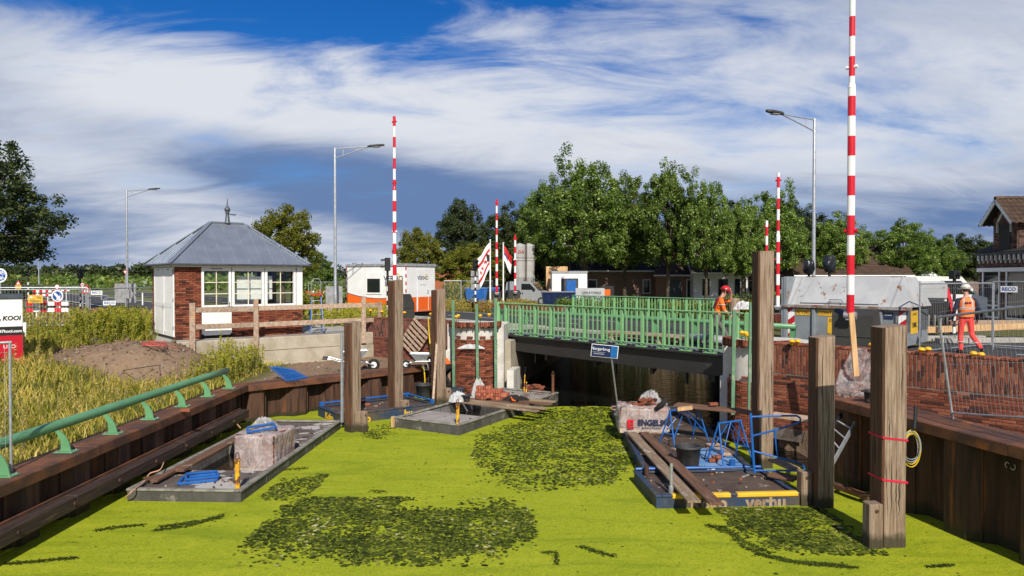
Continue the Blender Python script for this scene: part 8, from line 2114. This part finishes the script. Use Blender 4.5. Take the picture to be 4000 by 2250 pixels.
def tree(label, px, d, ytop, wpx, kind, seed, rz=None, group='trees', cut=0.0):
    p = D(px, ytop, d); w = wpx / 2800 * d
    t = thing('tree', label, 'tree', (p.x, p.y, STREET - 0.06), rz if rz is not None else (px * 0.37) % 6.28, group)
    sz = (p.z - STREET) / TREE_H; sx = w / 7.0
    t.scale = (sx, sx, sz)
    c, tr = PROTO[(kind, seed)]
    link(tr, 'trunk', t); link(c, 'crown', t)
    return t
TL = [
    (-50, 43, 545, 470, 'dark', 6, 'large dark broadleaf tree cut by the left edge of the picture'),
    (1105, 50, 800, 270, 'yellow', 5, 'open-crowned yellow-green tree behind the hut roof'),
    (1235, 60, 985, 150, 'mid', 2, 'low green tree right of the hut behind the stepladder'),
    (1640, 62, 890, 200, 'yellow', 5, 'yellow-green tree directly behind the white cabin'),
    (1835, 60, 950, 260, 'yellow', 5, 'broad yellow-green tree behind the striped traffic light pole'),
    (1800, 84, 782, 240, 'dark', 6, 'dark tree above the yellow-green tree, left of the middle boom'),
    (1990, 80, 815, 280, 'dark', 4, 'dark tree behind the silo and flags'),
    (2130, 66, 700, 240, 'mid', 3, 'green tree right of the silo at the left end of the main row'),
    (2285, 60, 622, 330, 'mid', 1, 'tallest broad tree of the main row, in front of the brown brick house'),
    (2440, 64, 690, 260, 'mid', 2, 'tree between the two tallest of the main row'),
    (2610, 60, 638, 270, 'mid', 3, 'second tallest tree of the main row above the garage house'),
    (2760, 57, 702, 210, 'mid', 1, 'slender tree with bare fork in front of the white house'),
    (2905, 58, 790, 200, 'mid', 2, 'tree in front of the white house, right of the worker on the bridge'),
    (3020, 60, 745, 250, 'mid', 1, 'tree directly behind the boom by the tallest post'),
    (3110, 64, 790, 200, 'dark', 6, 'darker tree just left of the right street lamp'),
    (3270, 62, 838, 230, 'mid', 3, 'tree behind the black bagged traffic lights'),
    (3400, 68, 900, 200, 'mid', 1, 'small tree right of the tallest boom'),
    (3530, 62, 866, 260, 'mid', 2, 'round tree above the white party tent'),
    (3650, 66, 905, 200, 'mid', 3, 'tree right of the party tent'),
    (3770, 72, 915, 240, 'dark', 6, 'dark tree next to the shop house roof'),
    (3900, 90, 940, 240, 'mid', 1, 'tree behind the shop house'),
    (2030, 100, 860, 300, 'dark', 6, 'far dark tree filling the gap behind the silo'), (2370, 95, 760, 320, 'dark', 4, 'far dark tree behind the middle of the main row'), (2700, 98, 800, 320, 'dark', 6, 'far dark tree behind the white house'), (3180, 95, 850, 320, 'dark', 4, 'far dark tree behind the right street lamp'), (2860, 90, 800, 300, 'dark', 6, 'far dark tree behind the tallest post'),
    (1950, 68, 1000, 220, 'dark', 4, 'low dark tree behind the flags'), (2130, 74, 960, 260, 'dark', 6, 'low dark tree behind the silver van'), (3460, 84, 960, 280, 'dark', 4, 'low far tree behind the white house roof at the right'),
]
for px, d, yt, w, k, s, lb in TL: tree(lb, px, d, yt, w, k, s)
# shrubs
def bush_proto(seed, kind):
    rs = np.random.RandomState(seed); n = 26
    cs = np.stack([rs.uniform(-0.75, 0.75, n), rs.uniform(-0.6, 0.6, n), rs.uniform(0.15, 0.75, n)], 1); rr = rs.uniform(0.18, 0.34, n)
    V, F, A = leaves_np(rs, cs, rr, 90, 0.11); m = np_mesh('foliage', V, F, LEAF[kind], A)
    mb = MB()
    for c in cs[:7]: mb.tube([(0, 0, -0.1), tuple(c * 0.5), tuple(c)], [0.03, 0.02, 0.008], 5)
    return m, mb.mesh('stem', M['bark'])
BP = {('mid', 0): bush_proto(11, 'mid'), ('yellow', 0): bush_proto(12, 'yellow'), ('dark', 0): bush_proto(13, 'dark')}
def bush(label, px, d, w, h, kind, z=STREET - 0.06):
    p = D(px, 1100, d); t = thing('shrub', label, 'shrub', (p.x, p.y, z), px * 0.7 % 6.28, 'shrubs'); t.scale = (w / 1.8, w / 1.8, h * (0.72 if 2200 < px < 3000 else 1.0))
    f, s = BP[(kind, 0)]; link(f, 'foliage', t); link(s, 'stem', t)
for i, (px, d, w, h, k, lb) in enumerate(((2255, 43, 2.6, 1.5, 'mid', 'green shrub behind the left end of the far railing'), (2340, 42, 2.2, 1.3, 'yellow', 'yellowish shrub behind the far railing below the banner'), (2420, 42, 2.6, 1.6, 'mid', 'shrub behind the far railing below the brick house'), (2500, 43, 2.4, 1.3, 'yellow', 'pale shrub behind the far railing left of the garage door'),
        (2580, 41, 2.4, 1.3, 'mid', 'shrub behind the far railing below the garage door'), (2660, 40, 2.2, 1.4, 'yellow', 'shrub behind the far railing by the slender tree'), (2735, 40, 2.2, 1.3, 'mid', 'shrub left of the worker on the bridge'), (2850, 42, 1.8, 1.7, 'mid', 'leafy shrub right of the worker on the bridge'), (2925, 38, 2.0, 1.6, 'yellow', 'shrub just left of the tallest post'),
        (2905, 48, 2.4, 1.7, 'dark', 'dark shrub in front of the red brick house'), (3045, 50, 2.8, 1.5, 'mid', 'shrub between the tallest post and the waste container'), (1260, 48, 2.6, 2.2, 'mid', 'shrub left of the lamp by the white cabin'), (1325, 58, 3.0, 2.2, 'mid', 'shrub behind the lamp left of the white cabin'), (1215, 42, 2.0, 1.7, 'yellow', 'shrub behind the stepladder'),
        (1790, 55, 2.4, 2.4, 'yellow', 'shrub under the yellow-green tree by the fence'), (2120, 62, 3.2, 2.0, 'dark', 'shrub behind the silver van'), (1760, 58, 2.4, 1.4, 'mid', 'low shrub right of the white cabin'), (100, 75, 4.0, 1.8, 'mid', 'shrub behind the far warning sign at the left'), (30, 70, 4.0, 2.2, 'dark', 'dark shrub under the left tree'))):
    bush(lb, px, d, w, h, k)
# far scrub and the wood on the horizon
def mass(name, rs, n, xr, yr, hr, wr, kind, q, leaf, z=1.9):
    C = []; Rr = []
    for _ in range(n):
        x, y = rs.uniform(*xr), rs.uniform(*yr); h = rs.uniform(*hr); w = rs.uniform(*wr)
        for k in range(3): C.append((x + rs.normal() * w * 0.35, y + rs.normal() * w * 0.35, z + h * (0.25 + 0.3 * k))); Rr.append(max(w * (0.5 - 0.1 * k), h * 0.28))
    V, F, A = leaves_np(rs, np.array(C), np.array(Rr), q, leaf)
    V[:, 2] = np.maximum(V[:, 2], z)
    return struct(link(np_mesh(name, V, F, LEAF[kind], A), name), 'stuff')
rs = np.random.RandomState(5)
mass('wood', rs, 420, (-420, 60), (400, 470), (7, 10.5), (5, 8), 'dark', 22, 2.4)
mass('scrub', rs, 300, (-190, -40), (120, 300), (0.5, 1.9), (3, 7), 'mid', 26, 0.9)
mass('scrub', rs, 120, (-190, -60), (130, 300), (0.5, 1.7), (3, 7), 'yellow', 26, 0.9)
mass('undergrowth', rs, 60, (-12, 70), (86, 104), (2.5, 5.5), (4, 7), 'dark', 60, 0.6)
mass('added_bank_growth', rs, 60, (2.6, 11.5), (39.3, 41.2), (1.2, 2.0), (0.7, 1.3), 'dark', 40, 0.16, 0.0)  # dark foliage added at the canal's end to darken the reflection under the bridge
# grass and weeds
GR = leaf_mat('grass_blades', [(0.0, (0.085, 0.105, 0.016)), (0.3, (0.20, 0.20, 0.03)), (0.6, (0.47, 0.38, 0.07)), (1.0, (0.72, 0.53, 0.19))], 0.40, 0.6)
GW = leaf_mat('weed_leaves', [(0.0, (0.085, 0.115, 0.012)), (0.4, (0.25, 0.27, 0.026)), (0.8, (0.47, 0.42, 0.05)), (1.0, (0.62, 0.48, 0.11))], 0.45, 0.6)
def blades(name, pts, hts, rs, mat_, lean=0.45, wid=0.011, col=None):
    N = len(pts); P = np.array(pts); H = np.array(hts)
    a = rs.rand(N) * 2 * PI; dirv = np.stack([np.cos(a), np.sin(a), np.zeros(N)], 1); b = rs.rand(N) * 2 * PI; side = np.stack([np.cos(b), np.sin(b), np.zeros(N)], 1)
    ln = (lean * (0.3 + rs.rand(N)) * H)[:, None]; w = (wid * (0.6 + 0.9 * rs.rand(N)))[:, None]
    up = np.array([0, 0, 1.0])
    p1 = P + up * (H * 0.55)[:, None] + dirv * ln * 0.3; p2 = P + up * H[:, None] * 0.96 + dirv * ln
    V = np.stack([P - side * w, P + side * w, p1 + side * w * 0.9, p1 - side * w * 0.9, p2 + side * w * 0.15, p2 - side * w * 0.15], 1).reshape(-1, 3)
    i = np.arange(N) * 6
    F = np.concatenate([np.stack([i, i + 1, i + 2, i + 3], 1), np.stack([i + 3, i + 2, i + 4, i + 5], 1)])
    c = np.clip((col if col is not None else rs.beta(2, 2, N)), 0, 1)
    return struct(link(np_mesh(name, V, F, mat_, np.concatenate([c, c])), name), 'stuff')
rs = np.random.RandomState(9)
def ok(x, y):
    if sdist((x, y), canal) < 0.52: return False
    if math.hypot((x + 11.5) / 2.5, (y - 22.2) / 2.5) < 1.0 + 0.25 * mnoise.noise(Vector((x, y, 0))): return False
    q = to_local(cw, (x, y, 0))
    if -0.3 < q.x < 7.8 and -0.02 < q.y < 6: return False
    if x > -8.0 and y > 20: return False
    return True
pts, hs, cc = [], [], []
n = 0
while n < 60000:
    x, y = rs.uniform(-20, -8.1), rs.uniform(7, 25.5)
    if rs.rand() > 0.35 + 0.65 * smooth(18, 11, y) * 1 + 0.3: continue
    n += 1
    if not ok(x, y): continue
    e = 0.6 + 0.5 * mnoise.noise(Vector((x * 0.6, y * 0.6, 2)))
    den = mnoise.noise(Vector((x * 1.5, y * 1.5, 9)))
    if den < -0.35 and rs.rand() < 0.7: continue
    pts.append((x, y, height(x, y) - 0.02)); hs.append(rs.uniform(0.10, 0.34) * (0.65 + 0.7 * e) * (0.75 if x > -8.8 else 1)); cc.append(0.46 + 0.42 * mnoise.noise(Vector((x * 0.7, y * 0.7, 5))) + rs.normal() * 0.2)
blades('tall_grass', pts, hs, rs, GR, 0.5, 0.012, np.array(cc))
# clods and stones on the bare soil
mb = MB(); R5 = random.Random(8)
for _ in range(900):
    if R5.random() < 0.65: x, y = R5.uniform(-14.2, -9.0), R5.uniform(20, 24.6)
    else: x, y = R5.uniform(-8.6, -3.2), R5.uniform(20.5, 27.5)
    if not inside((x, y), lower_left) or sdist((x, y), canal) < 0.6: continue
    s = R5.uniform(0.02, 0.07) * (1.6 if R5.random() < 0.06 else 1)
    mb.box((x, y, height(x, y) + s * 0.2), (s * R5.uniform(0.8, 1.8), s * R5.uniform(0.7, 1.4), s), rot=Euler((R5.uniform(-.6, .6), R5.uniform(-.6, .6), R5.uniform(0, 3))).to_quaternion(), b=s * 0.25, mi=0 if R5.random() < 0.85 else 1)
struct(mb.build('soil_clods', [M['soil'], M['stone']]), 'stuff')
# seed-headed stems: plumes of small leaves on thin stalks
def stems(name, zone, n, hr, rs, mat_, test=None, leaf=0.05, per=34, tone=0.0):
    C = []; Rr = []; T = MB(); k = 0; tries = 0
    V_ = []; 
    while k < n and tries < n * 30:
        tries += 1
        x, y = rs.uniform(*zone[0]), rs.uniform(*zone[1])
        if test and not test(x, y): continue
        k += 1
        z = height(x, y); h = rs.uniform(*hr); lx, ly = rs.normal(0, 0.08, 2) * h
        for q in range(9):
            f = 0.12 + 0.88 * q / 8; C.append((x + lx * f, y + ly * f, z + h * f)); Rr.append((0.13 - 0.10 * f) * (0.7 + 0.6 * rs.rand()) * (0.6 + 0.5 * h))
        T.tube([(x, y, z - 0.05), (x + lx * 0.5, y + ly * 0.5, z + h * 0.5), (x + lx, y + ly, z + h)], [0.008, 0.006, 0.003], 3)
    V, F, A = leaves_np(rs, np.array(C), np.array(Rr), per // 9 + 1, leaf, squash=1.6, aspect=0.35)
    A = np.clip(A + tone + 0.25 * np.tile(np.repeat(np.linspace(-0.4, 0.8, 9), per // 9 + 1), k), 0, 1)
    o = struct(link(np_mesh(name, V, F, mat_, A), name), 'stuff')
    struct(T.build(name + '_stalks', M['wood_grey']), 'stuff')
stems('seeding_weeds', ((-15.5, -8.3), (9, 22)), 380, (0.28, 0.62), rs, GR, ok, 0.055, 40, 0.10)
stems('yellow_weeds', ((-25, -12.6), (21.5, 29)), 1000, (0.2, 0.5), rs, GW, ok, 0.085, 60, 0.0)
stems('tall_weeds', ((-15.6, -12.9), (24.6, 28.5)), 330, (0.5, 1.1), rs, GW, ok, 0.10, 80, -0.05)
stems('quay_weeds', ((-9.9, -8.2), (20.6, 24.0)), 150, (0.45, 0.95), rs, GW, ok, 0.08, 70, 0.0)
stems('far_weeds', ((-9.0, -5.2), (31.0, 38.0)), 520, (0.5, 0.9), rs, GW, None, 0.10, 60, 0.05)
stems('field_weeds', ((-45, -14), (30.0, 42)), 1300, (0.2, 0.5), rs, GR, None, 0.13, 45, 0.0)
stems('verge_weeds', ((-5.0, 1.5), (44.0, 49)), 300, (0.4, 0.8), rs, GR, None, 0.12, 45, 0.05)
stems('cap_weeds', ((8.6, 10.2), (11.2, 12.6)), 26, (0.12, 0.3), rs, GW, None, 0.06, 40, -0.1)
# ------------------------------------------------------------------ people
def person(label, loc, rz, J, mats, R_, extra=None, scale=1.0):
    """J: joint -> position (x right, y forward, z up); one continuous skinned body, coloured by limb"""
    t = thing('person', label, 'person', loc, rz); t.scale = (scale,) * 3
    order = []; edges = []; zone = {}
    def chain(names, mat_i, start=None):
        prev = start
        for n in names:
            if n not in zone: order.append(n); zone[n] = mat_i
            if prev is not None: edges.append((prev, n, mat_i))
            prev = n
    chain(['pelvis', 'waist', 'chest', 'neckb'], 0); chain(['neck', 'head', 'crown'], 1, 'neckb')
    for s in 'lr':
        chain(['sh' + s, 'el' + s], 2, 'chest'); chain(['wr' + s, 'pm' + s], 1 if R_.get('bare') else 2, 'el' + s); zone['pm' + s] = 1
        chain(['hip' + s, 'kn' + s], 3, 'pelvis'); chain(['an' + s], 3, 'kn' + s); chain(['toe' + s], 4, 'an' + s)
    # fingers
    for s in 'lr':
        p, w = Vector(J['pm' + s]), Vector(J['wr' + s]); d = (p - w).normalized(); sd = d.cross(Vector((0, 1, 0.2))).normalized()
        for k in range(5):
            off = (k - 1.5) * 0.02 if k < 4 else -0.045
            b_ = p + sd * off + d * (0.01 if k < 4 else -0.035); ln = (0.066, 0.078, 0.072, 0.055, 0.05)[k]
            dd = d if k < 4 else (d * 0.6 - sd * 0.8).normalized()
            cu = Vector((0, 0.02, -0.012)) if k < 4 else Vector((0, 0.012, 0))
            J['f%s%da' % (s, k)] = b_ + dd * 0.012; J['f%s%db' % (s, k)] = b_ + dd * ln * 0.6 + cu * 0.4; J['f%s%dc' % (s, k)] = b_ + dd * ln + cu
            chain(['f%s%da' % (s, k), 'f%s%db' % (s, k), 'f%s%dc' % (s, k)], 1, 'pm' + s)
    rad = dict(pelvis=(0.155, 0.115), waist=(0.145, 0.105), chest=(0.165, 0.12), neckb=(0.075, 0.07), neck=(0.056, 0.056), head=(0.078, 0.095), crown=(0.072, 0.085))
    for s in 'lr': rad.update({'sh' + s: (0.07, 0.07), 'el' + s: (0.05, 0.05), 'wr' + s: (0.036, 0.036), 'pm' + s: (0.040, 0.022), 'hip' + s: (0.098, 0.098), 'kn' + s: (0.072, 0.072), 'an' + s: (0.058, 0.058), 'toe' + s: (0.045, 0.04)})
    idx = {n: i for i, n in enumerate(order)}
    me = bpy.data.meshes.new('sk'); me.from_pydata([tuple(J[n]) for n in order], [(idx[a], idx[b]) for a, b, _ in edges], [])
    o = bpy.data.objects.new('sk', me); COL.objects.link(o)
    o.modifiers.new('s', 'SKIN'); sv = me.skin_vertices[0].data
    for n, i in idx.items():
        sv[i].radius = rad.get(n, (0.0095, 0.0095)); sv[i].use_root = (n == 'pelvis')
    o.modifiers.new('u', 'SUBSURF').levels = 2; o.modifiers['u'].render_levels = 2
    bpy.context.view_layer.update()
    bm_ = bpy.data.meshes.new_from_object(o.evaluated_get(bpy.context.evaluated_depsgraph_get()))
    bpy.data.objects.remove(o)
    bm_.materials.clear()
    for m in mats: bm_.materials.append(M[m])
    segs = [(Vector(J[a]), Vector(J[b]), z) for a, b, z in edges]
    for p in bm_.polygons:
        c = p.center; best = 9; bz = 0
        for a, b, z in segs:
            ab = b - a; u = max(0, min(1, (c - a).dot(ab) / max(ab.length_squared, 1e-9))); dd = (c - a - ab * u).length
            if dd < best: best = dd; bz = z
        p.material_index = bz; p.use_smooth = True
    body = bpy.data.objects.new('body', bm_); COL.objects.link(body); body.parent = t
    # face and hair
    h = Vector(J['head']); c = Vector(J['crown']); up = (c - Vector(J['neck'])).normalized(); fw = Vector(R_.get('face', (0, 1, 0))).normalized(); rt = fw.cross(up).normalized()
    mb = MB()
    for s in (-1, 1):
        mb.lathe([(0.001, -0.008), (0.010, -0.004), (0.010, 0.004), (0.001, 0.008)], tuple(h + fw * 0.098 + rt * s * 0.032 + up * 0.02), 8)
    mb.build('eyes', M['black'], t)
    mb = MB(); mb.tube([h + fw * 0.093 + up * 0.025, h + fw * 0.122 - up * 0.012, h + fw * 0.095 - up * 0.02], [0.010, 0.016, 0.009], 7); mb.build('nose', M['skin'], t, smooth=True)
    mb = MB(); mb.tube([h + fw * 0.092 - up * 0.05 - rt * 0.022, h + fw * 0.099 - up * 0.048, h + fw * 0.092 - up * 0.05 + rt * 0.022], 0.006, 6); mb.build('mouth', M['strap_red'] if False else M['maroon'], t)
    for s in (-1, 1):
        mb = MB(); mb.tube([h + rt * s * 0.084 + up * 0.03, h + rt * s * 0.094 + up * 0.005, h + rt * s * 0.084 - up * 0.025], [0.010, 0.015, 0.010], 6); mb.build('ear', M['skin'], t, smooth=True)
    def dome(name, m, r0, z0, z1, off=0.0, brim=None):
        mb = MB(); cen = h + up * 0.055 + fw * off
        Q = Matrix((rt, fw, up)).transposed()
        pr = [(r0 * math.cos(a), z0 + (z1 - z0) * math.sin(a)) for a in np.linspace(0, PI / 2 * 0.98, 8)]
        tmp = MB(); tmp.lathe(pr, (0, 0, 0), 18)
        mb.add([Q @ Vector((x, y * 1.16, z)) + cen for x, y, z in tmp.v], tmp.f)
        if brim:
            vs = [(brim * math.cos(a) * 1.0, brim * 1.2 * math.sin(a) + (0.06 if math.sin(a) > 0.5 else 0), z0 + 0.0) for a in np.linspace(0, 2 * PI, 20, endpoint=False)]
            mb.ext([Q @ Vector(v) + cen for v in vs], up * 0.012)
        return mb.build(name, M[m], t, smooth=True)
    dome('hair', 'hair', 0.092, -0.055, 0.10, -0.012)
    hl = dome('helmet', R_['helmet'], 0.118, 0.0, 0.145, 0.0, 0.128)
    mb = MB(); Q = Matrix((rt, fw, up)).transposed(); cen = h + up * 0.085
    mb.tube([Q @ Vector((0.122 * math.cos(a), 0.142 * math.sin(a), 0.0)) + cen for a in np.linspace(0, 2 * PI, 22, endpoint=False)], 0.010, 6, closed=True); mb.build('goggle_strap', M['black'], hl)
    if R_.get('vest'):
        vest = MB(); pz, wz, cz = Vector(J['pelvis']), Vector(J['waist']), Vector(J['neckb'])
        def fn(u, v):
            a = u * 2 * PI; q = pz + (wz - pz) * (v * 2) if v < 0.5 else wz + (cz - wz) * ((v - 0.5) * 2)
            r1 = (0.195 if v < 0.5 else 0.205 - 0.02 * (v - 0.5)) if v < 0.86 else 0.20 - 0.5 * (v - 0.86); r2 = r1 * 0.80
            w_ = 1 + 0.05 * mnoise.noise(Vector((math.cos(a) * 2, math.sin(a) * 2, v * 4)))
            return q + Vector((math.cos(a) * r1 * w_, math.sin(a) * r2 * w_, 0))
        nv = 14; vest.grid(fn, 28, nv)
        for j in range(nv):
            for i in range(28):
                a = (i + .5) / 28 * 2 * PI
                if j in (4, 8): vest.m[j * 28 + i] = 1
                if R_.get('vback') and j > 8 and abs(abs(math.cos(a)) - 0.55) < 0.10: vest.m[j * 28 + i] = 1
        vo = vest.build('vest', [M[R_['vest']], M['reflective']], t, smooth=True)
        if R_.get('txt'): text(R_['txt'], 0.085, M['maroon'], vo, fn(0.75, 0.80) + Vector((0, -0.012, 0)), ext=0.002, bold=0.003)
    for s in 'lr':
        a, k = Vector(J['an' + s]), Vector(J['toe' + s]); d = (k - a); d.z = 0; d.normalize() if d.length > 1e-5 else None
        mb = MB(); mb.bar(Vector((a.x, a.y, 0)) - d * 0.07 + Vector((0, 0, max(0.02, min(a.z, k.z) - 0.045))), Vector((k.x, k.y, 0)) + d * 0.06 + Vector((0, 0, max(0.02, k.z - 0.035))), 0.105, 0.05, b=0.018); mb.build('shoe', M['black'], t)
    if extra: extra(t, J)
    return t
base = dict(pelvis=(0, 0, 0.98), waist=(0, 0.0, 1.14), chest=(0, 0.0, 1.36), neckb=(0, 0.0, 1.50), neck=(0, 0.01, 1.57), head=(0, 0.03, 1.67), crown=(0, 0.025, 1.76),
            shl=(-0.20, 0, 1.43), shr=(0.20, 0, 1.43), ell=(-0.26, -0.02, 1.14), elr=(0.26, -0.02, 1.14), wrl=(-0.27, 0.07, 0.90), wrr=(0.27, 0.07, 0.90), pml=(-0.27, 0.09, 0.82), pmr=(0.27, 0.09, 0.82),
            hipl=(-0.10, 0, 0.92), hipr=(0.10, 0, 0.92), knl=(-0.11, 0.02, 0.50), knr=(0.11, 0.02, 0.50), anl=(-0.11, 0, 0.09), anr=(0.11, 0, 0.09), toel=(-0.12, 0.14, 0.045), toer=(0.12, 0.14, 0.045))
# worker striding right across the bridge, far hand at the helmet peak
J1 = dict(base); J1.update(pelvis=(0, 0, 0.95), waist=(0, 0.03, 1.11), chest=(0, 0.09, 1.33), neckb=(0, 0.13, 1.46), neck=(0, 0.17, 1.53), head=(0, 0.22, 1.615), crown=(0, 0.23, 1.71), shl=(-0.2, 0.10, 1.40), shr=(0.2, 0.10, 1.40),
          ell=(-0.30, 0.42, 1.36), wrl=(-0.16, 0.42, 1.60), pml=(-0.11, 0.385, 1.66), elr=(0.26, 0.17, 1.12), wrr=(0.24, 0.38, 0.95), pmr=(0.235, 0.44, 0.90),
          hipl=(-0.1, 0.0, 0.90), hipr=(0.1, 0, 0.90), knl=(-0.11, 0.24, 0.50), anl=(-0.11, 0.44, 0.10), toel=(-0.11, 0.58, 0.07), knr=(0.11, -0.08, 0.50), anr=(0.11, -0.42, 0.20), toer=(0.11, -0.30, 0.06))
def braces(t, J):
    mb = MB()
    for s in (-1, 1): mb.tube([(s * 0.10, 0.20, 1.12), (s * 0.11, 0.235, 1.30), (s * 0.10, 0.16, 1.47), (s * 0.09, 0.0, 1.42), (s * 0.07, -0.08, 1.15)], 0.022, 6)
    mb.build('straps', M['maroon'], t)
    for s in (-1, 1):
        mb = MB(); c = Vector((s * 0.235, 0.11, 1.28)); mb.tube([c + Vector((0.075 * math.cos(a) * 0.9, 0.085 * math.sin(a), 0)) for a in np.linspace(0, 2 * PI, 12, endpoint=False)], 0.012, 5, closed=True); mb.build('sleeve_band', M['reflective'], t)
pp = D(2800, 1100, 20.75)
person('worker in orange shirt and red helmet striding across the bridge, hand at the helmet', (pp.x, pp.y, STREET + 0.012), R(-98), J1, ['hivis', 'skin', 'hivis', 'grey_cloth', 'black_cloth'], dict(helmet='helmet_red', bare=True, face=(0, 0.93, -0.36)), braces, 1.03)
# worker walking away at the right
J2 = dict(base); J2.update(knl=(-0.10, 0.10, 0.50), anl=(-0.10, 0.05, 0.09), toel=(-0.12, 0.19, 0.045), hipr=(0.1, 0, 0.92), knr=(0.15, 0.05, 0.50), anr=(0.26, -0.28, 0.18), toer=(0.30, -0.17, 0.06), wrl=(-0.30, 0.10, 0.92), pml=(-0.30, 0.12, 0.84), ell=(-0.30, -0.06, 1.15), elr=(0.30, -0.05, 1.16), wrr=(0.30, 0.10, 0.94), pmr=(0.30, 0.13, 0.86), head=(-0.01, 0.05, 1.67))
pp = D(3775, 1100, 19.9)
person('worker in orange vest and pink-red trousers walking away at the right', (pp.x, pp.y, STREET + 0.005), R(-14), J2, ['navy_cloth', 'skin', 'navy_cloth', 'hivis_pink', 'black_cloth'], dict(helmet='helmet_white', vest='hivis2', vback=True, txt='BHV', face=(-0.5, 0.86, -0.05)), lambda t, J: [MB().tube([Vector((J['kn' + s][0] * .45 + J['an' + s][0] * .55, J['kn' + s][1] * .45 + J['an' + s][1] * .55, 0.30)) + Vector((0.082 * math.cos(a), 0.082 * math.sin(a), 0)) for a in np.linspace(0, 2 * PI, 12, endpoint=False)], 0.018, 6, closed=True).build('leg_band', M['reflective'], t) for s in 'lr'], 1.03)
# worker bending down behind the post nearest the left pier
J3 = dict(base); J3.update(pelvis=(0, -0.15, 0.78), waist=(0, 0.0, 0.88), chest=(0, 0.2, 0.98), neckb=(0, 0.30, 1.04), neck=(0, 0.36, 1.06), head=(0, 0.45, 1.07), crown=(0, 0.53, 1.10), shl=(-0.2, 0.22, 1.0), shr=(0.2, 0.22, 1.0), ell=(-0.25, 0.30, 0.72), elr=(0.25, 0.30, 0.72), wrl=(-0.2, 0.42, 0.5), wrr=(0.2, 0.42, 0.5), pml=(-0.18, 0.46, 0.43), pmr=(0.18, 0.46, 0.43),
          hipl=(-0.1, -0.13, 0.74), hipr=(0.1, -0.13, 0.74), knl=(-0.13, 0.12, 0.42), knr=(0.13, 0.12, 0.42), anl=(-0.12, -0.1, 0.09), anr=(0.12, -0.1, 0.09), toel=(-0.13, 0.06, 0.045), toer=(0.13, 0.06, 0.045))
pp = D(1742, 1500, 24.2)
person('worker in orange bending down behind the post nearest the left pier', (pp.x, pp.y, 0.36), R(60), J3, ['hivis', 'skin', 'hivis', 'black_cloth', 'black_cloth'], dict(helmet='helmet_white', bare=True, face=(0, 0.7, -0.7)))
mb = MB(); mb.b2(-0.5, 0.6, -0.4, 0.4, -0.2, 0.0); o = mb.build('work_float', M['blue_hull']); o.location = (pp.x, pp.y, 0.355); tag(o, 'small float under the bending worker beside the left pier', 'float')
